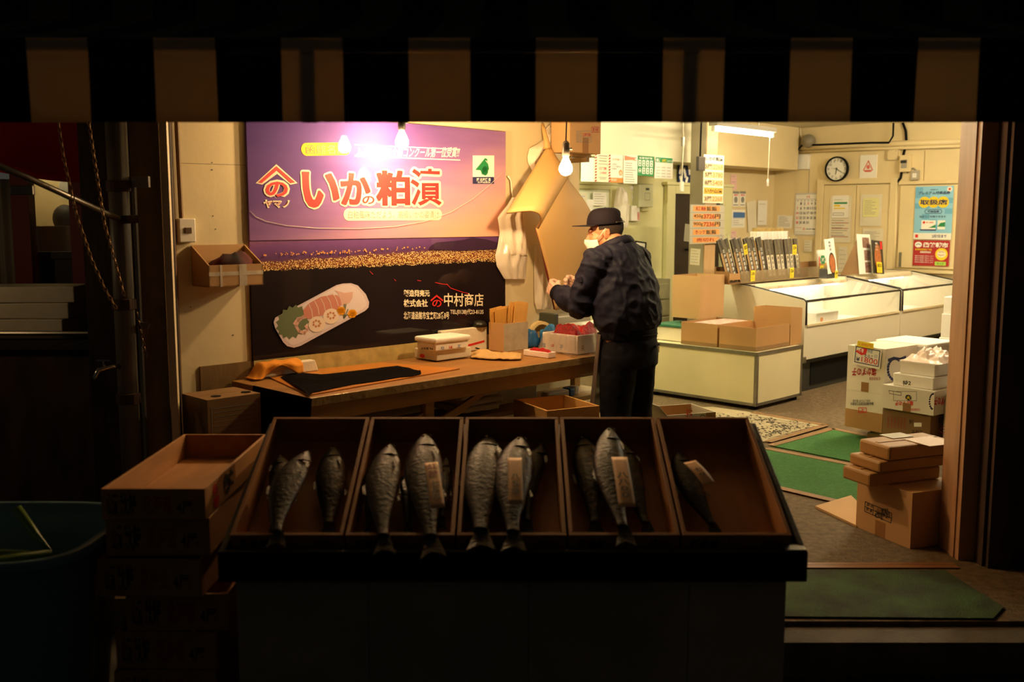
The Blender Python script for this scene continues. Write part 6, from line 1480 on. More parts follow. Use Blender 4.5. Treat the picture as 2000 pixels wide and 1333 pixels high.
# ================================================================== the man at the table
def remesh(b, voxel, it, name, m, parent, wrinkle=None, sm=.5):
    me = b.mesh('tmp'); o = bpy.data.objects.new('tmp', me); COL.objects.link(o)
    r = o.modifiers.new('r', 'REMESH'); r.mode = 'VOXEL'; r.voxel_size = voxel
    s_ = o.modifiers.new('s', 'SMOOTH'); s_.factor = sm; s_.iterations = it
    dg = bpy.context.evaluated_depsgraph_get(); me2 = bpy.data.meshes.new_from_object(o.evaluated_get(dg))
    bpy.data.objects.remove(o); bpy.data.meshes.remove(me)
    if wrinkle:
        me2.update(); N = [v.normal.copy() for v in me2.vertices]
        for v, n in zip(me2.vertices, N): v.co += n*wrinkle(v.co)
    me2.materials.clear(); me2.materials.append(m); me2.update()
    for p in me2.polygons: p.use_smooth = True; p.material_index = 0
    me2.name = name; q = bpy.data.objects.new(name, me2); COL.objects.link(q); q.parent = parent; MW[q.name] = MW[parent.name]; return q
pm_ = onZ(1226, 640, .95); sc_m = 1.0
pm_ = onY(1228, 640, 5.95)
man = T('person', 'man in navy work jacket, dark cap and white mask, working at the table', 'person', (pm_.x, pm_.y, 0), WU)
m_skin = mat('skin', '#c88c66', .5, var=.12, vscale=14, sub=.08)
m_trou = mat('navy_trousers', '#0d0d16', .8, var=.15, vscale=8, spec=.2, bump=.1, bscale=200)
m_cap = mat('dark_cap_cloth', '#160f18', .8, var=.1, vscale=10, spec=.2, bump=.1, bscale=260)
m_hair = mat('black_buzz_cut', '#33271e', .8, bump=.8, bscale=400)
H = Matrix.Translation((.0, .190, 1.535)) @ Matrix.Rotation(rad(38), 4, 'Z') @ Matrix.Rotation(rad(-9), 4, 'X') @ Matrix.Scale(1.05, 4)
def hv(x, y, z): return H @ Vector((x, y, z))
body = B()
for c, r in (((0, -.012, .03), (.077, .096, .095)), ((0, .032, -.03), (.060, .064, .082)), ((0, .048, -.088), (.042, .044, .036)), ((0, .078, .022), (.052, .020, .013)),
             ((.038, .056, -.03), (.028, .028, .028)), ((-.038, .056, -.03), (.028, .028, .028)), ((0, .093, -.066), (.024, .011, .010))): body.ball(c, r, 20, 14, H)
[body.ball((s_*.030, .0665, .004), (.017, .011, .009), 14, 10, H) for s_ in (-1, 1)]
body.tube([hv(0, .090, .012), hv(0, .104, -.018), hv(0, .112, -.036)], [.009, .011, .014], 10)
body.ball((0, 0, 0), (.019, .012, .010), 12, 8, H @ Matrix.Translation((0, .103, -.040)))
for s_ in (-1, 1):
    E_ = H @ Matrix.Translation((s_*.078, -.008, -.012)) @ Matrix.Rotation(s_*rad(-18), 4, 'Z')
    body.ball((0, 0, 0), (.008, .021, .033), 14, 10, E_); body.tube([E_ @ Vector((s_*.006, .014*math.cos(g)-.002, .026*math.sin(g))) for g in [rad(t) for t in range(-60, 200, 20)]], .0055, 6)
body.tube([hv(0, -.03, -.04), (0, .125, 1.47), (0, .10, 1.40)], [.062, .064, .075], 18)
for z0, z1, r0, r1 in ((.88, 1.10, .12, .12), (1.10, 1.36, .12, .09)): body.tube([(0, .02, z0), (0, .05, z1)], [r0, r1], 18)
shL, elL, wrL = Vector((-.19, .085, 1.375)), Vector((-.225, .19, 1.105)), Vector((-.20, .405, 1.168))
shR, elR, wrR = Vector((.19, .085, 1.375)), Vector((.235, .20, 1.10)), Vector((.045, .40, 1.185))
for a_, b_, c_ in ((shL, elL, wrL), (shR, elR, wrR)): body.tube([(0, .09, 1.38), a_, b_, c_], [.08, .06, .043, .028], 14)
for s_ in (-1, 1):
    body.tube([(s_*.09, 0, .92), (s_*.10, .01, .50), (s_*.105, -.02, .09)], [.10, .065, .045], 14); body.tube([(s_*.105, -.04, .06), (s_*.12, .10, .048), (s_*.125, .16, .04)], [.038, .036, .026], 12)
def hand_on(b, wr, f, back, up, k=0.0, only=False):
    """wrist, forearm direction, back-of-hand normal, thumb side; k fattens it (for the glove)"""
    f = f.normalized(); up = (up-f*up.dot(f)).normalized(); back = f.cross(up).normalized()*(1 if f.cross(up).dot(back) > 0 else -1)
    P = lambda x, y, z: wr+f*x+up*y+back*z
    b.tube([P(-.03, 0, 0), P(.01, 0, 0), P(.05, 0, .002), P(.085, 0, .002)], [.027+k, .028+k, .032+k, .026+k], 14, flat=.62) if False else None
    for i, (y, L) in enumerate(((.030, 1.0), (.010, 1.1), (-.010, 1.03), (-.029, .82))):
        b.tube([P(-.02, y*.5, 0), P(.03, y*.8, .003), P(.082-abs(y)*.25, y, .004)], [.016+k, .0155+k, .0125+k], 10)
        p = Vector(P(.082-abs(y)*.25, y, .004)); ang = 0; pts = [p]
        for ln, bend in ((.043*L, 30+6*i), (.028*L, 52), (.022*L, 34)):
            ang += bend; p = p+(f*math.cos(rad(ang))-back*math.sin(rad(ang)))*ln+up*(y*.02); pts.append(p)
        b.tube(pts, [.0105+k, .0098+k, .009+k, .0072+k], 10)
    t0 = P(.015, .022, -.006); b.tube([t0, P(.042, .046, -.022), P(.066, .044, -.044), P(.080, .030, -.058)], [.016+k, .0135+k, .0112+k, .0088+k], 10)
hand_on(body, wrL, wrL-elL+Vector((.03, .02, .03)), Vector((-1, 0, .25)), Vector((.15, .1, 1)))
hand_on(body, wrR, wrR-elR+Vector((.06, .0, .02)), Vector((.9, .3, .35)), Vector((-.2, .1, 1)))
remesh(body, .0046, 2, 'body', m_skin, man)
for nm, wr, el, d, bk, up in (('glove', wrL, elL, Vector((.03,.02,.03)), Vector((-1,0,.25)), Vector((.15,.1,1))), ('glove', wrR, elR, Vector((.06,0,.02)), Vector((.9,.3,.35)), Vector((-.2,.1,1)))):
    g = B(); hand_on(g, wr, wr-el+d, bk, up, .0042)
    g.tube([wr-(wr-el).normalized()*.03, wr, wr+(wr-el).normalized()*.03], [.036, .037, .030], 14)
    remesh(g, .005, 2, 'glove', mat('clear_glove_film', '#ffe6d4', .15, trans=.62, spec=.8, bump=1.0, bscale=60), man, lambda c: .0022*noise.noise(c*70)+.001)
for s_ in (-1, 1):
    B().ball((0, 0, 0), (.0105, .0085, .0050), 12, 8, H @ Matrix.Translation((s_*.031, .0715, -.002))).obj('eye', mat('dark_eye', '#1a1210', .2), man, smooth=True)
    B().tube([hv(s_*.012, .096, .017), hv(s_*.030, .092, .022), hv(s_*.048, .076, .016)], [.002, .0036, .002], 6).obj('eyebrow', m_hair, man, smooth=True)
# close cropped hair
hb = B().ball((0, -.012, .03), (.0795, .0985, .0965), 40, 28); me_ = B()
keep = []
for f in hb.f:
    c = sum((Vector(hb.v[i]) for i in f), Vector())/len(f)
    if (c.y < .030 and c.z > .018) or (c.y < -.030 and c.z > -.040) : keep.append(f)
hb.f = keep; hb.v = [tuple(H @ Vector(v)) for v in hb.v]; hb.obj('hair', m_hair, man, smooth=True)
# cap
CM_ = H @ Matrix.Translation((0, -.006, .044)) @ Matrix.Rotation(rad(5), 4, 'X')
def crown(a, b):
    g = 2*math.pi*a; t = b*math.pi/2; k = max(0, math.cos(t))**.50; fr = .5+.5*math.sin(g)
    return (.087*k*math.cos(g), .107*k*math.sin(g)-.004*b, .096*math.sin(t)**.95*(.86+.14*fr*(1-b)+.14*b))
cb = B().sheet(crown, 64, 24); kp = []
for f in cb.f:
    c = sum((Vector(cb.v[i]) for i in f), Vector())/len(f)
    if c.y < -.04 and (abs(c.x)/.048)**2+((c.z-.012)/.056)**2 < 1: continue
    kp.append(f)
cb.f = kp; cb.v = [tuple(CM_ @ Vector(v)) for v in cb.v]
o = cb.obj('cap', m_cap, man, smooth=True, weld=True); sd = o.modifiers.new('thick', 'SOLIDIFY'); sd.thickness = .003; sd.offset = 0
def brim(a, b):
    g = rad(90)+rad(66)*(a*2-1); r = 1+.0*b
    x, y = .088*math.cos(g), .108*math.sin(g); e = math.cos(rad(66)*(a*2-1)*1.25)
    return CM_ @ Vector((x*(1+.10*b), y+.085*b*max(0, e)**.7, .002-.010*b*(1-.4*e)+.006*math.cos((a-.5)*3)*b))
B().sheet(brim, 28, 8, .004).obj('cap_brim', m_cap, o, smooth=True)
B().tube([CM_ @ Vector((.088*math.cos(g), .109*math.sin(g), .010)) for g in [rad(t) for t in range(215, 326, 10)]], .007, 8, flat=.4).obj('cap_strap', m_black, o, smooth=True)
B().ball((0, -.004, .0965), (.007, .007, .003), 10, 6, CM_).obj('cap_button', m_cap, o, smooth=True)
# mask
def mask(a, b):
    g = rad(78)*(a*2-1); zz = -.022-.098*b; k = .98+.05*math.sin(math.pi*b)-.18*max(0, b-.6)
    return H @ Vector((.073*k*math.sin(g), .030+(.092*k+.010*math.exp(-((b-.2)/.2)**2)*math.exp(-(g*2.5)**2))*math.cos(g)-.01*b, zz-.012*abs(math.sin(g))*(.5-b)*2))
o = B().sheet(mask, 26, 14, .0015).obj('face_mask', mat('white_mask', '#f0e4d8', .8, bump=.3, bscale=60), man, smooth=True)
for s_ in (-1, 1):
    B().tube([hv(s_*.072, .046, -.036), hv(s_*.083, .012, .004), hv(s_*.085, -.006, .022)], .0022, 6).tube([hv(s_*.072, .040, -.108), hv(s_*.082, .006, -.066), hv(s_*.083, -.012, -.042)], .0022, 6).obj('ear_loop', m_white, o, smooth=True)
# jacket
jk = B(); rings = [(.915, 0, .005, .187, .150), (.96, 0, .005, .195, .158), (1.0, 0, .006, .222, .182), (1.06, 0, .010, .232, .190), (1.14, 0, .022, .232, .188), (1.22, 0, .040, .230, .182), (1.30, 0, .062, .224, .166), (1.36, 0, .078, .212, .148), (1.41, 0, .092, .180, .122), (1.445, 0, .102, .130, .100), (1.475, 0, .112, .090, .085)]
n_ = 40; vs = []
for z, cx, cy, ax, ay in rings:
    for k in range(n_):
        g = 2*math.pi*k/n_; yy = ay*math.sin(g)*(1 if math.sin(g) > 0 else .96); vs.append((cx+ax*math.cos(g), cy+yy, z-(.5*yy*min(1, (z-1.36)/.10) if z > 1.36 else 0)))
fs = [(i*n_+k, i*n_+(k+1)%n_, (i+1)*n_+(k+1)%n_, (i+1)*n_+k) for i in range(len(rings)-1) for k in range(n_)]
fs += [tuple(reversed(range(n_))), tuple(range((len(rings)-1)*n_, len(rings)*n_))]; jk.add(vs, fs)
for a_, b_, c_ in ((shL, elL, wrL), (shR, elR, wrR)):
    c2 = b_.lerp(c_, .86)
    jk.tube([Vector((a_.x*.55, .085, 1.375)), a_, a_.lerp(b_, .5), b_, b_.lerp(c2, .5), c2], [.088, .092, .084, .078, .068, .057], 18); jk.ball(tuple(b_), .079, 16, 12)
def wr_j(c):
    arm = 1 if abs(c.x) > .17 or c.y > .23 else 0
    w = noise.noise(Vector((c.x*7+c.z*5, c.y*7-c.z*4, c.z*11)))
    w2 = 1-abs(noise.noise(Vector((c.x*9-c.z*7, c.y*9, c.z*9+c.x*9))))*2
    w3 = 1-abs(noise.noise(Vector((c.x*5-c.z*10+3, c.y*5, c.z*5+c.x*14))))*2
    return .007*w+.011*max(0, w2-.25)*(1.4 if arm else 1)+.009*max(0, w3-.35)-.004+.002*noise.noise(c*38)
jo = remesh(jk, .0075, 3, 'jacket', m_navy, man, wr_j)
def ringband(ctr, ax, ay, h, t, rot=None, n=40):
    b = B(); M = Matrix.Translation(ctr) @ (rot or Matrix())
    vs, fs = [], []
    for r_, z in ((1, 0), (1, h), (1-t, h), (1-t, 0)):
        for k in range(n): g = 2*math.pi*k/n; vs.append((ax*r_*math.cos(g), ay*r_*math.sin(g), z))
    for i in range(4):
        for k in range(n): fs.append((i*n+k, i*n+(k+1)%n, ((i+1)%4)*n+(k+1)%n, ((i+1)%4)*n+k))
    return b.add(vs, fs, M)
m_rib = mat('navy_ribbing', '#0c0c14', .85, spec=.2, bump=.5, bscale=300, stretch=(1, 1, .05))
ringband((0, .004, .905), .196, .160, .062, .05).obj('waistband', m_rib, jo, smooth=False, bevel=.004)
for el_, wr_ in ((elL, wrL), (elR, wrR)):
    d = (wr_-el_).normalized(); q = d.to_track_quat('Z', 'Y').to_matrix().to_4x4()
    ringband(el_.lerp(wr_, .84), .050, .050, .045, .14, q, 26).obj('cuff', m_rib, jo, bevel=.003)
def collar(a, b):
    g = 2*math.pi*a+math.pi/2; op = 1-.55*math.exp(-((a if a < .5 else 1-a)/.06)**2)
    r = .090+.014*b+(.012*math.sin(math.pi*b)); zz = 1.476-.042*math.sin(g)-.050*b*op
    return (r*1.04*math.cos(g), .112+r*.98*math.sin(g)-.004*b, zz)
B().sheet(collar, 40, 6, .005).obj('collar', m_navy, jo, smooth=True)
d = (elL-shL).normalized(); pp_ = shL.lerp(elL, .42)
PM = Matrix.Translation(pp_+Vector((-.084, .02, .0))) @ Matrix.Rotation(rad(-20), 4, 'Z') @ Matrix.Rotation(rad(-12), 4, 'X')
B().bb(-.002, .006, -.034, .034, -.022, .016, PM).obj('sleeve_pocket', m_navy, jo, bevel=.004)
B().bb(-.002, .002, -.004, .004, -.012, .012, Matrix.Translation((-.185, .115, .985))).obj('zip_tab', m_steel, jo)
# trousers
tr = B(); rings = [(.935, .176, .142), (.88, .190, .156), (.80, .198, .162), (.74, .195, .158)]
vs = []
for z, ax, ay in rings:
    for k in range(n_): g = 2*math.pi*k/n_; vs.append((ax*math.cos(g), ay*math.sin(g)-.004, z))
fs = [((i+1)*n_+k, (i+1)*n_+(k+1)%n_, i*n_+(k+1)%n_, i*n_+k) for i in range(len(rings)-1) for k in range(n_)]+[tuple(range(n_)), tuple(reversed(range((len(rings)-1)*n_, len(rings)*n_)))]
tr.add(vs, fs)
for s_ in (-1, 1): tr.tube([(s_*.092, -.002, .80), (s_*.097, .004, .64), (s_*.102, .01, .46), (s_*.106, -.012, .25), (s_*.108, -.02, .06)], [.112, .108, .094, .090, .088], 20)
to = remesh(tr, .009, 3, 'trousers', m_trou, man, lambda c: .006*noise.noise(Vector((c.x*9, c.y*9, c.z*3)))+.003*noise.noise(c*24))
B().bb(-.055, .055, -.004, .004, -.006, .006, Matrix.Translation((.085, -.150, .865)) @ Matrix.Rotation(rad(25), 4, 'Z')).obj('back_pocket', m_rib, to)
for s_ in (-1, 1):
    B().tube([(s_*.107, -.06, .056), (s_*.112, .0, .060), (s_*.122, .10, .056), (s_*.128, .185, .042)], [.048, .056, .052, .034], 14, flat=.9).obj('shoe', m_black, man, smooth=True)
def apron(a, b):
    g = rad(90)+rad(72)*(1-2*a); fl = 1+.10*b+.05*b*math.sin(a*17)
    return (.206*fl*math.cos(g), .004+.172*fl*math.sin(g)+.03*b, .935-.52*b)
B().sheet(apron, 44, 20, .002).obj('apron', mat('grey_vinyl_apron', '#6e5f56', .35, spec=.5, trans=.3), man, smooth=True)
B().tube([(.192*math.cos(rad(t)), .002+.158*math.sin(rad(t)), .93-.0004*t*0) for t in range(-25, -156, -10)], .005, 6).obj('apron_string', m_blackm, man, smooth=True)
# ================================================================== fish counter at the front
YF, YB = 3.05, 3.67
zf_, zb_ = onY(1000, 1046, YF).z, onY(1000, 815, YB).z
tilt = math.atan2(zb_-zf_, YB-YF); Lc = math.hypot(zb_-zf_, YB-YF); HC = .115
def fx(px): return onY(px, 1046, YF).x
xs_f = [fx(v) for v in (446, 672, 890, 1109, 1331, 1549)]
Mtop = lambda x: Matrix.Translation((x, YF, zf_)) @ Matrix.Rotation(tilt, 4, 'X')     # local y up the slope, z off it
m_fc = mat('fish_crate_wood', '#b87a3c', .6, var=.35, vscale=4, stretch=(3, .6, 3), bump=.1)
xl, xr = onY(425, 1100, 3.0).x, onY(1578, 1100, 3.0).x
zl0, zl1 = onY(1000, 1138, 3.0).z, onY(1000, 1078, 3.0).z
ctr = T('fish_counter', 'low dark fish counter with pale base panels and a black rimmed sloping top', 'counter', ((xl+xr)/2, 3.3, -.158), 0)
hw = (xr-xl)/2; zo = .158
m_slab = mat('black_worn_rim', '#11120f', .7, var=.4, vscale=8, bump=.2, spec=.2)
B().bb(-hw, hw, 3.0-3.3, 3.022-3.3, zl0+zo, zl1+zo).bb(-hw, hw, 3.022-3.3, 3.06-3.3, zl0+zo, zl0+.014+zo).obj('front_rim', m_slab, ctr, bevel=.004)
for s_ in (-1, 1):
    x0, x1 = sorted((s_*hw, s_*(hw-.020)))
    B().hexa([(x0,3.023-3.3,zl0+zo),(x1,3.023-3.3,zl0+zo),(x1,YB+.04-3.3,zb_-.19+zo),(x0,YB+.04-3.3,zb_-.19+zo),(x0,3.023-3.3,zl1+zo),(x1,3.023-3.3,zl1+zo),(x1,YB+.04-3.3,zb_-.03+zo),(x0,YB+.04-3.3,zb_-.03+zo)]).obj('side_rim', mat('grey_worn_rim', '#4a4438', .6, var=.6, vscale=9, bump=.3), ctr, recalc=True, bevel=.004)
Md = Matrix.Translation((-ctr.location.x*0, 0, 0))
yb0 = YF-3.3; 
nz = Vector((0, -math.sin(tilt), math.cos(tilt)))
dk0 = Vector((0, YF-3.3, zf_+zo))-nz*(HC+.012); dk1 = Vector((0, YB-3.3, zb_+zo))-nz*(HC+.012)
B().hexa([Vector((-hw+.03, dk0.y, dk0.z))-nz*.02, Vector((hw-.03, dk0.y, dk0.z))-nz*.02, Vector((hw-.03, dk1.y, dk1.z))-nz*.02, Vector((-hw+.03, dk1.y, dk1.z))-nz*.02, Vector((-hw+.03, dk0.y, dk0.z))+nz*.0105, Vector((hw-.03, dk0.y, dk0.z))+nz*.0105, Vector((hw-.03, dk1.y, dk1.z))+nz*.0105, Vector((-hw+.03, dk1.y, dk1.z))+nz*.0105]).obj('sloping_deck', m_slab, ctr, recalc=True)
m_cpan = mat('dirty_white_panel', '#b5a88c', .5, var=.3, vscale=3)
xs_p = [-hw+.04, -hw+.46, 0.05, hw-.36, hw-.05]
for a, b in zip(xs_p, xs_p[1:]): B().bb(a+.0005, b-.0005, 3.05-3.3, 3.08-3.3, .0, zl0+zo-.002).obj('base_panel', m_cpan, ctr, bevel=.003)
B().bb(-hw+.04, -hw+.07, 3.08-3.3, 3.79-3.3, 0, zl0+zo-.002).bb(hw-.08, hw-.05, 3.08-3.3, 3.79-3.3, 0, zl0+zo-.002).obj('base_side', m_cpan, ctr)
B().bb(-hw+.071, hw-.081, 3.081-3.3, 3.09-3.3, .0, zl0+zo-.003).obj('base_backing', m_slab, ctr)  # hidden board added to stop light leaking through the panel gaps
B().bb(-hw+.01, hw-.01, YB+.05-3.3, 4.04-3.3, .0, zat(0, 4.04, 815)+zo-.03).obj('rear_cupboard', m_slab, ctr, bevel=.004)  # unseen block added to keep bulb light off the crate stack
B().bb(hw-.07, hw-.004, 3.0-3.3, 3.05-3.3, zl1+zo+.0005, zl1+zo+.006).obj('corner_plate', m_steel, ctr, bevel=.002)

def tilt_crate(i, label):
    xa, xb = xs_f[i]+.004, xs_f[i+1]-.004; sx = xb-xa; xc = (xa+xb)/2
    M = Mtop(xc) @ Matrix.Translation((0, 0, -HC)); w = .013
    o = T('fish_crate', label, 'crate', (0,0,0), 0, 'tilted wooden fish crates on the counter', M=M)
    B().bb(-sx/2+w, sx/2-w, w, Lc-w, 0, .010).obj('bottom', m_fc, o)
    for s_ in (0, 1): B().bb(-sx/2, sx/2, s_*(Lc-w), s_*(Lc-w)+w, 0, HC).obj('end_board', m_fc, o, bevel=.0015)
    for s_ in (-1, 1): B().bb(*sorted((s_*sx/2, s_*(sx/2-w))), w+.0005, Lc-w-.0005, 0, HC).obj('side_board', m_fc, o, bevel=.0015)
    I = Ink(M); I.text('新巻鮭', -sx*.42, -sx*.16, .06, .10, .02); I.text('17.5kg', sx*.24, sx*.42, .06, .095, .02); I.build('lettering', i_black, o)
    I = Ink(M); I.text('山漬', -sx*.12, sx*.1, .055, .10, .02); I.build('lettering', i_dred, o)
    return o
cl_ = ['tilted fish crate at the counter end beside the stacked crates, holding three untagged fish', 'tilted fish crate holding the headless piece and the red inked tag', 'middle tilted fish crate holding the 850 tagged fish', 'tilted fish crate holding the 800 tagged fish with its tail over the rim', 'tilted fish crate at the doorstep end, nearly empty with a single fish']
for i in range(5): tilt_crate(i, cl_[i])
# fish ---------------------------------------------------------------------
def salmon_mat():
    m = mat('salmon_skin', '#6a5a42', .46, spec=.22, bump=.3, bscale=70); nt = m.node_tree; b = nt.nodes['Principled BSDF']; L = nt.links
    tc = nt.nodes.new('ShaderNodeTexCoord'); sp = nt.nodes.new('ShaderNodeSeparateXYZ'); L.new(tc.outputs['Object'], sp.inputs[0])
    n = nt.nodes.new('ShaderNodeTexNoise'); n.inputs['Scale'].default_value = 34; n.inputs['Detail'].default_value = 6; L.new(tc.outputs['Object'], n.inputs[0])
    a = nt.nodes.new('ShaderNodeMath'); a.operation = 'MULTIPLY_ADD'; L.new(n.outputs[0], a.inputs[0]); a.inputs[1].default_value = .14; L.new(sp.outputs[0], a.inputs[2])
    mr = nt.nodes.new('ShaderNodeMapRange'); mr.inputs[1].default_value = -.0; mr.inputs[2].default_value = .13; L.new(a.outputs[0], mr.inputs[0])
    r = nt.nodes.new('ShaderNodeValToRGB'); e = r.color_ramp.elements
    for _ in range(2): e.new(.5)
    for q, (p, c) in zip(e, [(0, '#8a5c34'), (.34, '#4a321c'), (.55, '#1d1711'), (1, '#0b0b0a')]): q.position = p; q.color = col(c)
    L.new(mr.outputs[0], r.inputs[0]); L.new(r.outputs[0], b.inputs['Base Color']); return m
m_fish = salmon_mat(); m_fin = mat('dark_fin', '#332a1f', .4, var=.3, vscale=30, bump=.6, bscale=120, spec=.7)
PROF = [(0, .004, .006), (.02, .014, .012), (.06, .031, .022), (.12, .050, .032), (.20, .066, .040), (.32, .079, .046), (.45, .078, .044), (.58, .066, .037), (.70, .049, .027), (.80, .033, .019), (.88, .024, .013), (.94, .022, .010)]
def make_fish(label, head, tail, h, wscale=1.0, bend=0.0, flip=1, group='dried salmon in the tilted crates', cut=0.0, roll=0.0, lift=0.0):
    """head and tail are picture points laid onto the slope at height h above the crate bottom"""
    n = nz; pl = Vector((0, YF, zf_))-nz*(HC-.012-h)
    A, Z_ = hit(head[0], head[1], n, pl), hit(tail[0], tail[1], n, pl+n*max(0, HC+.006-h if tail[1] >= 1044 else .004))
    ci = max(i for i in range(5) if xs_f[i] <= fx(head[0]*.5+tail[0]*.5)+.002); W0 = (Z_-A).length/.66*wscale*.082
    lo_, hi_ = xs_f[ci]+.020, xs_f[ci+1]-.020; mx = (A.x+Z_.x)/2+bend*flip*(Z_-A).length*.9
    sh = max(0, lo_+W0-mx)-max(0, mx-(hi_-W0)); A.x += sh; Z_.x += sh; A.x = min(max(A.x, lo_+.03), hi_-.03); Z_.x = min(max(Z_.x, lo_+.035), hi_-.035)
    A = A+nz*lift; L = (Z_-A).length; yv = (Z_-A).normalized(); xv = yv.cross(nz).normalized()*flip; nl = (nz-yv*nz.dot(yv)).normalized(); zv = xv.cross(yv).normalized() if flip > 0 else yv.cross(xv).normalized()
    if flip < 0: zv = -xv.cross(yv) if (-xv.cross(yv)).dot(nz) > 0 else xv.cross(yv)
    M = Matrix((( xv.x, yv.x, nl.x, A.x), (xv.y, yv.y, nl.y, A.y), (xv.z, yv.z, nl.z, A.z), (0, 0, 0, 1)))
    if flip < 0: M = Matrix(((-xv.x, yv.x, nl.x, A.x), (-xv.y, yv.y, nl.y, A.y), (-xv.z, yv.z, nl.z, A.z), (0, 0, 0, 1)))
    xf = flip
    o = T('salmon', label, 'fish', (0,0,0), 0, group, M=M)
    nn = 22; vs = []; W = L/.70*wscale
    pr = [p for p in PROF if p[0] >= cut]
    bx = lambda t: bend*math.sin(math.pi*t)*L
    rr_ = random.Random(hash(label) % 1000)
    if True: rr_ = random.Random(int(head[0]*7+tail[0]))
    fine = []
    for (a, b) in zip(pr, pr[1:]):
        for k in range(3): fine.append(tuple(a[j]+(b[j]-a[j])*k/3 for j in range(3)))
    fine.append(pr[-1])
    for t, hw_, th in fine:
        for k in range(nn):
            g = 2*math.pi*k/nn; s_ = math.sin(g); c = math.cos(g)
            wv = 1+.05*noise.noise(Vector((t*9, c*2, rr_.random()*0+head[0])))
            x = (bx(t)+hw_*W*c*wv+(.004*W if c > 0 else 0))*xf; z = th*W*(s_ if s_ > 0 else s_*.75)*(1-.15*c*c)
            vs.append((x, t*L, z))
    R_ = len(fine); fs = [(i*nn+k, (i+1)*nn+k, (i+1)*nn+(k+1)%nn, i*nn+(k+1)%nn) for i in range(R_-1) for k in range(nn)]+[tuple(range(nn)), tuple(reversed(range((R_-1)*nn, R_*nn)))]
    B().add(vs, fs).obj('fish_body', m_fish if not cut else m_fish, o, smooth=True, recalc=True)
    if cut:
        t, hw_, th = pr[0]; B().ball((0, t*L-.001, 0), (hw_*W*.9, .006, th*W*.8), 16, 8).obj('cut_face', mat('pale_flesh', '#c98a5c', .35), o, smooth=True)
    tl_ = .125*L; tb = .94*L-.012
    def fin(nm, pts, t=.003):
        b = B(); k = len(pts); b.add([(x*xf, y, z-t/2) for x, y, z in pts]+[(x*xf, y, z+t/2) for x, y, z in pts], [tuple(range(k)), tuple(reversed(range(k, 2*k)))]+[((i+1)%k, i, k+i, k+(i+1)%k) for i in range(k)]); b.obj(nm, m_fin, o, recalc=True)
    if not (cut and cut > .5):
        fin('tail_fin', [(-.020*W, tb, 0), (-.036*W, tb+tl_*.55, -.012), (-.050*W, tb+tl_*1.0, -.022), (-.022*W, tb+tl_*.86, -.016), (0, tb+tl_*.80, -.014), (.022*W, tb+tl_*.88, -.016), (.048*W, tb+tl_*1.04, -.022), (.035*W, tb+tl_*.55, -.012), (.020*W, tb, 0)])
    fin('dorsal_fin', [(.074*W+bx(.42), .42*L, 0), (.094*W+bx(.42), .46*L, .004), (.088*W+bx(.5), .53*L, .002), (.070*W+bx(.5), .55*L, 0)])
    fin('pelvic_fin', [(-.070*W+bx(.5), .55*L, .004), (-.086*W+bx(.5), .62*L, .006), (-.074*W+bx(.6), .63*L, .004)])
    if not cut:
        fin('pectoral_fin', [(-.035*W, .205*L, .040*W), (-.052*W, .27*L, .044*W), (-.044*W, .315*L, .044*W), (-.028*W, .24*L, .045*W)])
        B().ball((.012*W*xf, .062*L, .0235*W), (.007*W, .007*W, .0045*W), 12, 8).obj('eye', mat('fish_eye', '#c9b48a', .12, spec=1.0), o, smooth=True)
        gp_ = [((.052*math.sin(a)*W+.004*W)*xf, (.158+.022*math.cos(a))*L, .0375*W*math.cos(a*.95)+.001) for a in [rad(t) for t in range(-70, 71, 14)]]
        B().tube(gp_, [.0012+.0022*math.sin(math.pi*i/(len(gp_)-1)) for i in range(len(gp_))], 6).obj('gill_edge', m_fin, o, smooth=True)
        B().tube([((-.004*W)*xf, .004*L, .006*W), ((-.020*W)*xf, .045*L, .018*W), ((-.030*W)*xf, .075*L, .016*W)], [.0005, .0009, .0005], 6).obj('mouth_line', m_fin, o, smooth=True)
    return o
hF = .044
FISH = [
 ('salmon leaning on the side board in the first crate by the stacked crates', (533,890), (524,1034), .96, .04, -1, 0),
 ('salmon curving over its neighbour at the centre of the first crate', (604,903), (540,1052), .92, .06, 1, 0),
 ('dark salmon lying alone by the partition of the first crate', (652,874), (642,1036), .98, .0, 1, 0),
 ('thin salmon half hidden at the edge of the second crate', (716,925), (704,1042), .72, .0, -1, 0),
 ('salmon with a pale cheek facing up in the second crate', (764,883), (750,1062), .86, .03, 1, 0),
 ('short headless salmon piece between two fish in the second crate', (802,890), (797,1034), .68, .0, 1, .22),
 ('salmon wearing the red inked paper tag in the second crate', (838,862), (852,1066), .86, .02, 1, 0),
 ('slim salmon squeezed by the partition right of the red inked tag', (884,893), (886,1020), .62, .0, 1, 0),
 ('large dark salmon with a silver flank stripe in the middle crate', (944,853), (924,1052), .98, .02, 1, 0),
 ('salmon wearing the 850 tag in the middle crate', (1018,868), (1004,1056), .94, .03, 1, 0),
 ('shadowed salmon deep by the partition of the middle crate', (1080,868), (1050,1030), .80, .06, 1, 0),
 ('broad headed salmon in the fourth crate before the 800 tag', (1132,852), (1156,1036), .96, -.02, 1, 0),
 ('salmon wearing the 800 tag with its tail over the rim', (1190,853), (1222,1046), .76, .03, 1, 0),
 ('brown salmon half behind the 800 tagged one in the fourth crate', (1222,868), (1266,1034), .84, .03, 1, 0),
 ('single salmon with a slanted tan tag in the nearly empty crate', (1322,884), (1398,1036), .92, .03, 1, 0),
]
fobj = []
LIFT = {1: .045, 4: .03, 6: .03, 7: -.005, 9: .03, 12: .04, 13: .0, 3: -.01, 5: -.005}
for k, (lab, hd, tl_, ws_, bn, fl, ct) in enumerate(FISH):
    fobj.append(make_fish(lab, hd, tl_, hF, ws_, bn, fl, cut=ct, lift=LIFT.get(k, 0)))
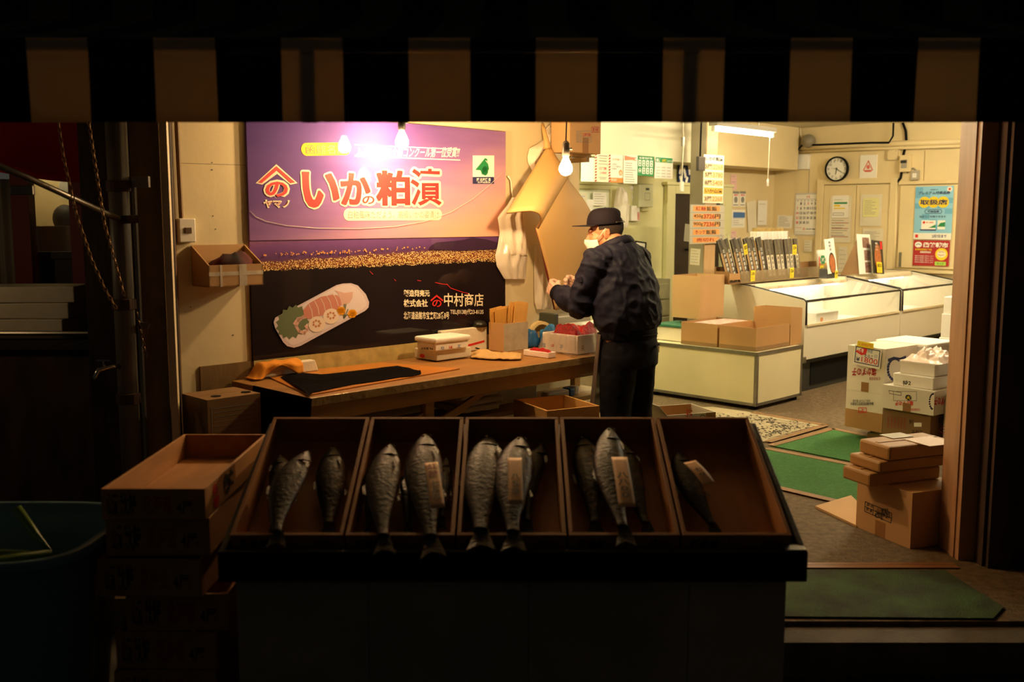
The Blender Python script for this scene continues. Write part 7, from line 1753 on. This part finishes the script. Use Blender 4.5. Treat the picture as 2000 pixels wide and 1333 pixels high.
def fish_tag(label, pts, h, writing):
    """paper slip lying on a fish: four picture points, top-left, top-right, bottom-right, bottom-left"""
    pl = Vector((0, YF, zf_))-nz*(HC-.012-h); q = [hit(px, py, nz, pl) for px, py in pts]
    c = sum(q, Vector())/4; dn = ((q[2]+q[3])/2-(q[0]+q[1])/2); L = dn.length; w = ((q[1]-q[0]).length+(q[2]-q[3]).length)/2
    z_ = -dn.normalized(); x_ = ((q[1]-q[0])+(q[2]-q[3])).normalized(); y_ = -x_.cross(-z_).normalized() if False else z_.cross(x_).normalized(); x_ = y_.cross(z_).normalized()
    b0 = (q[2]+q[3])/2
    M = Matrix(((x_.x, y_.x, z_.x, b0.x), (x_.y, y_.y, z_.y, b0.y), (x_.z, y_.z, z_.z, b0.z), (0, 0, 0, 1)))
    o = T('price_tag', label, 'price tag', (0,0,0), 0, 'paper price tags on the fish', M=M)
    B().sheet(lambda a, b: ((a-.5)*w, -.006*math.sin(math.pi*b), b*L), 4, 12, .0012).obj('paper_strip', mat('tan_tag_paper', '#efbc84', .6, var=.06, vscale=8), o, smooth=True)
    for t, x0, x1, z0, z1, m in writing:
        I = Ink(M, .0075); I.text(t, x0*w, x1*w, z0*L, z1*L, .02); I.build('lettering', m, o)
    return o
m_ink2 = mat('faded_black_ink', '#1c120c', .6)
fish_tag('tan paper tag with red ink on the salmon of the second crate', [(829,905),(856,903),(869,990),(842,994)], .150, [('紅', -.35, .35, .80, .94, i_dred), ('鮭', -.35, .35, .64, .78, i_dred), ('七', -.3, .3, .42, .54, m_ink2), ('5', -.25, .25, .28, .39, m_ink2), ('0', -.25, .25, .15, .26, m_ink2)])
fish_tag('tan paper tag reading 850 in the middle crate', [(992,896),(1019,893),(1021,981),(994,988)], .150, [('八', -.3, .3, .48, .60, m_ink2), ('5', -.22, .22, .32, .44, m_ink2), ('0', -.22, .22, .17, .29, m_ink2)])
fish_tag('tan paper tag reading 800 in the fourth crate', [(1195,896),(1224,890),(1241,989),(1209,991)], .150, [('八', -.35, .35, .52, .64, m_ink2), ('八', -.35, .35, .38, .50, m_ink2), ('0', -.22, .22, .27, .36, m_ink2), ('0', -.22, .22, .14, .24, m_ink2)])
fish_tag('tan paper tag lying slanted on the single salmon', [(1337,904),(1357,900),(1399,942),(1371,949)], .110, [('七', -.3, .3, .5, .65, m_ink2), ('0', -.22, .22, .3, .42, m_ink2)])

# ================================================================== crate stack left of the counter
q0, q1 = onY(196, 950, 3.20), onY(400, 960, 3.20)
swc = (q1-q0).length; zs0 = (q0.z+q1.z)/2; hsc = zs0-onY(300, 1016, 3.20).z
slc = .84
m_sc = mat('stacked_crate_wood', '#b98248', .65, var=.35, vscale=4, stretch=(3, .6, 3), bump=.1)
zt_ = zs0
offs = [(0, 0, 0), (-.008, .02, 1.5), (-.010, -.01, -1), (.05, .02, 1), (.03, .01, -1.5), (.01, .0, .5), (.02, .0, 0)]
names_ = ['empty wooden salmon crate on top of the stack beside the fish counter', 'wooden salmon crate second from the top beside the fish counter', 'wooden salmon crate third from the top beside the fish counter', 'wooden salmon crate fourth from the top beside the fish counter', 'wooden salmon crate fifth from the top beside the fish counter', 'wooden salmon crate sixth from the top beside the fish counter', 'wooden salmon crate at the bottom of the stack beside the fish counter']
k = 0
xc0 = (q0.x+q1.x)/2; yc0 = 3.20+slc/2
nst = 7; hst = (zs0-hsc+.158)/(nst-1)
for k in range(nst):
    h_ = hsc if k == 0 else hst-.002
    zb0_ = zs0-hsc if k == 0 else zs0-hsc-hst*k+.0005
    if k == nst-1: zb0_ = -.158
    dx, dy, an = offs[k]
    o = wood_crate(names_[k], (xc0+dx, yc0+dy, zb0_), swc, slc, h_-.001, rad(an), m_sc, 'stacked salmon crates beside the counter', w=.012)
    Fk = MW[o.name] @ Matrix.Translation((0, -slc/2, 0))
    I = Ink(Fk); I.text('山漬', -swc*.44, -swc*.34, h_*.15, h_*.85, .02); I.text('秋鮭', -swc*.32, -swc*.16, h_*.15, h_*.85, .02); I.text('4尾', swc*.22, swc*.38, h_*.2, h_*.6, .02); I.build('lettering', i_black, o)
    I = Ink(Fk); I.text('北海道', -swc*.1, swc*.18, h_*.2, h_*.8, .02); I.build('lettering', i_dred, o)
    if k == 0:
        Fr2 = MW[o.name] @ Matrix.Translation((swc/2, 0, 0)) @ Matrix.Rotation(rad(90), 4, 'Z')
        I = Ink(Fr2); I.text('新', -slc*.40, -slc*.31, h_*.5, h_*.9, .03); I.text('巻', -slc*.40, -slc*.31, h_*.08, h_*.46, .03); I.build('lettering', i_red, o)
        I = Ink(Fr2); I.text('鮭', -slc*.26, -slc*.10, h_*.1, h_*.9, .05); I.build('lettering', i_black, o)
# teal tub with a hose
tb_ = onY(60, 1085, 2.95)
tub = T('plastic_tub', 'big teal plastic tub with a hose in it beside the crate stack', 'tub', (-1.80, 3.30, -.158), 0)
hz_ = onY(60, 972, 3.5).z+.158
def tubf(a, b):
    g = 2*math.pi*a; n_p = 4; c, s_ = math.cos(g), math.sin(g); r = (abs(c)**n_p+abs(s_)**n_p)**(-1/n_p)
    prof = [(.80, 0), (.82, .01), (.95, .75), (1.0, 1.0), (1.05, 1.0), (1.05, .96)]
    f = b*(len(prof)-1); i = min(int(f), len(prof)-2); k = f-i; kr = prof[i][0]*(1-k)+prof[i+1][0]*k; kz = prof[i][1]*(1-k)+prof[i+1][1]*k
    return (.40*kr*r*c, .33*kr*r*s_, hz_*.92*kz)
b = B().sheet(tubf, 56, 20, .006)
b.obj('tub_body', mat('teal_plastic', '#5f7f86', .35, bump=.05), tub, smooth=True)
B().bb(-.30, .30, -.25, .25, .02, .03).obj('tub_floor', _M['teal_plastic'], tub)
ho = B().tube([(.02+.19*math.cos(t), .02+.15*math.sin(t), hz_*.62+.012*t) for t in [i*.3 for i in range(34)]]+[(.20, .05, hz_*.80), (.12, .10, hz_*.86), (.05, .12, hz_*.98)], .016, 8).obj('garden_hose', mat('green_hose', '#5f7a2c', .4), None, tub.location, smooth=True)
tag(ho, 'green hose coiled inside the teal tub', 'hose')

# ================================================================== awning
YV = 3.0; pxm = YV/(FPX*(CT+.2194*ST)); zv0 = onY(1000, 239, YV).z; zv1 = onY(1000, 103, YV).z
x0s = (60-1000)*pxm; per = 246.5*pxm
def stripe_mat(name, trans, lc='#cdb68c'):
    m = bpy.data.materials.new(name); m.use_nodes = True; nt = m.node_tree; b = nt.nodes['Principled BSDF']; L = nt.links
    tc = nt.nodes.new('ShaderNodeTexCoord'); sp = nt.nodes.new('ShaderNodeSeparateXYZ'); L.new(tc.outputs['Object'], sp.inputs[0])
    a = nt.nodes.new('ShaderNodeMath'); a.operation = 'SUBTRACT'; L.new(sp.outputs[0], a.inputs[0]); a.inputs[1].default_value = x0s-per*40
    d = nt.nodes.new('ShaderNodeMath'); d.operation = 'MODULO'; L.new(a.outputs[0], d.inputs[0]); d.inputs[1].default_value = per
    g = nt.nodes.new('ShaderNodeMath'); g.operation = 'LESS_THAN'; L.new(d.outputs[0], g.inputs[0]); g.inputs[1].default_value = per*.485
    mx = nt.nodes.new('ShaderNodeMix'); mx.data_type = 'RGBA'; L.new(g.outputs[0], mx.inputs[0]); mx.inputs[6].default_value = col('#10121a'); mx.inputs[7].default_value = col(lc)
    L.new(mx.outputs[2], b.inputs['Base Color']); b.inputs['Roughness'].default_value = .8
    t = nt.nodes.new('ShaderNodeBsdfTranslucent'); L.new(mx.outputs[2], t.inputs[0]); ms = nt.nodes.new('ShaderNodeMixShader'); ms.inputs[0].default_value = trans
    L.new(b.outputs[0], ms.inputs[1]); L.new(t.outputs[0], ms.inputs[2]); L.new(ms.outputs[0], nt.nodes['Material Output'].inputs[0]); return m
m_awn = stripe_mat('striped_awning_cloth', .30)
m_awn2 = stripe_mat('soiled_striped_cloth', .0, '#4a4438')  # darker copy of the awning stripes: the shade up there is put into the colour
aw = T('awning', 'black and white striped shop awning with a hanging front valance', 'awning', (0, 0, 0), 0)
B().sheet(lambda a, b: (-2.6+5.0*a, YV+.006*math.sin(a*60)*(1-b), zv0+(zv1-zv0)*b), 120, 4, .0015).obj('valance', m_awn, aw, smooth=True)
zv2 = onY(1000, 78, YV).z
B().bb(-2.6, 2.4, YV+.02, YV+.07, zv1+.005, zv2).obj('front_rail', mat('awning_rail', '#3a3832', .5, .3), aw, bevel=.006)
B().sheet(lambda a, b: (-2.6+5.0*a, YV-.002, zv1+(zv2-zv1+.006)*b), 60, 2, .0015).obj('valance_head', m_awn, aw)
zk0 = onY(1000, 40, 4.62).z
B().sheet(lambda a, b: (-2.6+5.0*a, YV+(4.62-YV)*b, zv2+.006+(zk0-zv2)*b-.03*math.sin(math.pi*b)), 60, 10, .002).obj('canopy', m_awn2, aw, smooth=True)
B().sheet(lambda a, b: (-2.6+5.0*a, 4.625, zk0+.008+.5*b), 60, 2, .002).obj('rear_skirt', m_awn2, aw)
for px in (604, 1345):
    x = (px-1000)*pxm; B().bb(x-.022, x+.022, YV+.008, YV+.018, zv0+.0, zv1+.02).obj('strap', m_blackm, aw)
    B().tube([(x, YV+.05, zv1+.02), (x+(.5 if px > 1000 else -.5), 3.8, (zv1+2.34)/2+.05), (x, 4.64, 2.38)], .018, 8).obj('folding_arm', m_steel, aw)

# ================================================================== the street front left and right
def P(px, py, Y): return onY(px, py, Y)
dp = T('drain_pipe', 'grey drain pipe with clamps left of the doorway', 'pipe', (P(234, 400, 4.68).x, 4.68, -.158), 0)
B().tube([(0, 0, 0), (0, 0, 2.8)], .048, 16).obj('pipe', mat('grey_pipe', '#7d7566', .45, var=.2, vscale=8), dp, smooth=True)
for z in (.9, 1.35, 1.9): B().lathe([(.05, 0), (.056, .002), (.056, .05), (.05, .052)], 16, Matrix.Translation((0, 0, z))).obj('pipe_clamp', m_rust, dp)
x_ = P(272, 380, 4.70).x
lf = T('latch_frame', 'tall thin steel frame standing between the drain pipe and the rusty wall', 'frame', (x_, 4.70, -.158), 0)
zt0 = P(270, 345, 4.70).z+.158; zbt = P(265, 630, 4.70).z+.158
B().bb(-.03, -.016, -.012, .012, 0, zt0).bb(-.016, .05, -.012, .012, zt0-.05, zt0).bb(-.03, .02, -.012, .012, zbt-.03, zbt).obj('frame_bars', m_steel, lf)
def chain(name, label, pts, Y, r=.0065, step=.021):
    o = T(name, label, 'chain', P(*pts[0], Y), 0); Mi = MW[o.name].inverted(); W_ = [Mi @ P(x, y, Y) for x, y in pts]
    d = [0]
    for a, b in zip(W_, W_[1:]): d.append(d[-1]+(b-a).length)
    b = B(); s_ = 0; k = 0
    while s_ < d[-1]:
        i = max(j for j in range(len(d)-1) if d[j] <= s_); t = (s_-d[i])/(d[i+1]-d[i]); p = W_[i].lerp(W_[i+1], t); dr = (W_[i+1]-W_[i]).normalized()
        sd = dr.orthogonal().normalized() if k % 2 else dr.cross(dr.orthogonal()).normalized()
        ring_ = [p+dr*(step*.62*math.cos(g))+sd*(r*math.sin(g)) for g in [2*math.pi*q/10 for q in range(11)]]
        b.tube(ring_, .0022, 5); s_ += step; k += 1
    b.obj('chain_links', mat('rusty_chain', '#8a6a44', .45, .7), o); return o
chain('chain', 'rusty chain hanging in a long slant onto the drain pipe, the outer of two', [(112,225),(125,310),(150,420),(180,510),(205,565),(225,600)], 4.38)
chain('chain', 'rusty chain hanging onto the drain pipe, the inner of two', [(172,228),(186,320),(205,440),(222,500),(238,560),(243,580)], 4.40)
chain('chain', 'bundle of chain looped low on the thin steel frame', [(268,614),(275,650),(284,690),(291,704),(297,680),(293,640),(297,622),(284,640),(278,660)], 4.66)
br = T('slanting_bar', 'slanting steel bar running from the red canopy to the thin frame', 'bar', P(120, 380, 4.5), 0); Mi = MW[br.name].inverted()
B().tube([Mi @ P(-40, 308, 4.1), Mi @ P(60, 350, 4.3), Mi @ P(236, 430, 4.60)], .014, 10).obj('bar', m_steel, br, smooth=True)
B().tube([Mi @ P(234, 430, 4.60), Mi @ P(268, 428, 4.65)], .02, 10).obj('bar_joint', m_rust, br, smooth=True)
B().bb(-.05, .05, -.012, .012, -.02, .02, Matrix.Translation(Mi @ P(44, 372, 4.26))).obj('bracket', m_steel, br, bevel=.004)
tp = P(205, 722, 4.6); o = T('water_tap', 'small steel water tap below the slanting bar', 'tap', tp, 0)
B().tube([(.06, .05, .01), (.02, 0, .01), (-.02, -.02, .0), (-.035, -.03, -.03), (-.038, -.03, -.05)], [.012, .012, .012, .011, .010], 10).obj('spout', m_chrome, o, smooth=True)
B().tube([(.0, -.01, .01), (.0, -.01, .04)], .006, 8).bb(-.03, .03, -.016, -.004, .04, .048).obj('handle', m_chrome, o)
# neighbour stall: red canopy, lit window, boxes
rc_ = T('red_canopy', 'dark red cloth canopy of the neighbouring stall', 'canopy', P(70, 260, 5.2), 0); Mi = MW[rc_.name].inverted()
pa, pb_, pc_, pd = P(-160, 150, 5.0), P(195, 180, 5.3), P(165, 335, 5.3), P(-160, 345, 5.0)
B().sheet(lambda a, b: Mi @ (pa.lerp(pb_, a).lerp(pd.lerp(pc_, a), b)+Vector((0, -.10*math.sin(a*5)*b, .05*math.sin(a*4+1)))), 24, 10, .003).obj('canopy_cloth', mat('red_canvas', '#a80f1c', .8), rc_, smooth=True)
wx0, wx1, wy0, wy1 = 66, 140, 345, 492
L1, L2 = P(wx0, wy1, 6.0), P(wx1, wy0, 6.0)
nw = T('window_2', 'small lit window of the neighbouring stall with a paper notice', 'window', (L1.x, 6.0, L1.z), 0); nw['kind'] = 'structure'
ww, wh_ = L2.x-L1.x, L2.z-L1.z
B().bb(-.6, ww+.3, .45, .46, -.2, wh_+.4).bb(-.6, ww+.3, .06, .45, -.2, -.19).bb(-.6, ww+.3, .06, .45, wh_+.39, wh_+.4).bb(-.6, -.59, .06, .45, -.19, wh_+.39).obj('room_behind', m_wall2, nw)
B().tube([(-.3, .2, wh_+.3), (ww+.1, .2, wh_+.3)], .012, 8).obj('room_lamp', emis('stall_lamp_light', (1, .85, .5), 14.0), nw)
B().bb(-.04, 0, -.03, .05, -.04, wh_+.04).bb(ww, ww+.04, -.03, .05, -.04, wh_+.04).bb(0, ww, -.03, .05, -.04, 0).bb(0, ww, -.03, .05, wh_, wh_+.04).obj('window_frame', m_dark, nw)
B().bb(.0, ww, .0, .006, 0, wh_).obj('pane', m_glass, nw)
B().bb(ww*.16, ww*.62, .30, .303, wh_*.72, wh_*.98).obj('paper_notice', m_paper, nw); B().bb(ww*.80, ww*.90, .12, .20, 0, wh_).obj('window_post', m_jambw, nw)
B().bb(-.3, ww*.72, .12, .36, -.1, wh_*.34).obj('dark_counter', m_card3, nw); B().ball((ww*.26, .30, wh_*.44), (ww*.30, .06, wh_*.20), 14, 10).obj('dark_goods', m_dark, nw, smooth=True)
L1, L2 = P(-40, 620, 5.9), P(28, 350, 5.9)
cu = T('window_3', 'pale curtained window at the frame edge of the neighbouring stall', 'window', (L1.x, 5.9, L1.z), 0); cu['kind'] = 'structure'
B().sheet(lambda a, b: ((L2.x-L1.x)*a, .02*math.sin(a*25), (L2.z-L1.z)*b), 40, 2, .003).obj('curtain', mat('pale_curtain', '#8f8878', .8), cu, smooth=True)
B().bb(-.02, L2.x-L1.x+.04, .05, .06, -.05, L2.z-L1.z+.05).obj('lit_back', emis('dim_window_glow', (.9, .85, .7), .02), cu)
wa, wb2 = L1.x, 0
X0, X1, Z0, Z1 = MW[nw.name].translation.x-.04, MW[nw.name].translation.x+ww+.04, MW[nw.name].translation.z-.04, MW[nw.name].translation.z+wh_+.04
sl = T('light_bulb', 'unseen bulb added to brighten the red canopy of the neighbouring stall', 'light bulb', (-3.05, 4.5, 1.62), 0)  # out-of-view lamp added so the red canopy is not black
B().lathe([(0, -.03), (.022, -.02), (.028, 0), (.018, .025), (.012, .04)], 14).obj('bulb_glass', emis('stall_bulb_light', BULB_C, 45.0), sl, smooth=True)
B().tube([(0, 0, .04), (0, 0, .09)], .014, 10).tube([(0, 0, .09), (0, 0, .55)], .004, 6).obj('lamp_socket', m_black, sl)
struct('wall_neighbour', B().bb(-6, X0, 6.0, 6.06, -.158, 3.6).bb(X1, -1.9, 6.0, 6.06, -.158, 3.6).bb(X0, X1, 6.0, 6.06, -.158, Z0).bb(X0, X1, 6.0, 6.06, Z1, 3.6), m_dark)
struct('wall_neighbour_side', B().bb(-2.02, -1.90, 4.95, 5.95, -.158, 3.4), m_rust)
struct('trim_8', B().bb(P(30,400,5.85).x, P(64,400,5.85).x, 5.80, 5.88, -.158, 2.2).bb(P(142,400,5.85).x, P(172,400,5.85).x, 5.80, 5.88, -.158, 2.2), mat('dark_red_post', '#6a0c12', .6))
sb = T('stall_counter', 'dark stall counter with a rail below the small lit window', 'counter', (-2.9, 5.4, -.158), 0)
zc9 = P(60, 660, 5.2).z+.158
B().bb(-1.0, .80, -.2, .35, 0, zc9-.06).obj('body', m_rust, sb); B().bb(-1.05, .82, -.24, .38, zc9-.059, zc9).obj('top', m_dark, sb)
B().tube([(-1.05, -.26, zc9+.03), (.82, -.26, zc9+.03)], .012, 8).obj('rail', m_steel, sb)
for k in range(3):
    tag(B().bb(-.30, .22, -.14, .14, 0, .085).obj('foam_box', m_styro2, None, (-2.62+.02*k, 5.45, -.158+zc9+.001+.087*k), rad(4*k-3), bevel=.006), ['lowest of the three flat boxes under the lit window', 'middle of the three flat boxes under the lit window', 'topmost of the three flat boxes under the lit window'][k], 'box', 'flat boxes below the lit window')
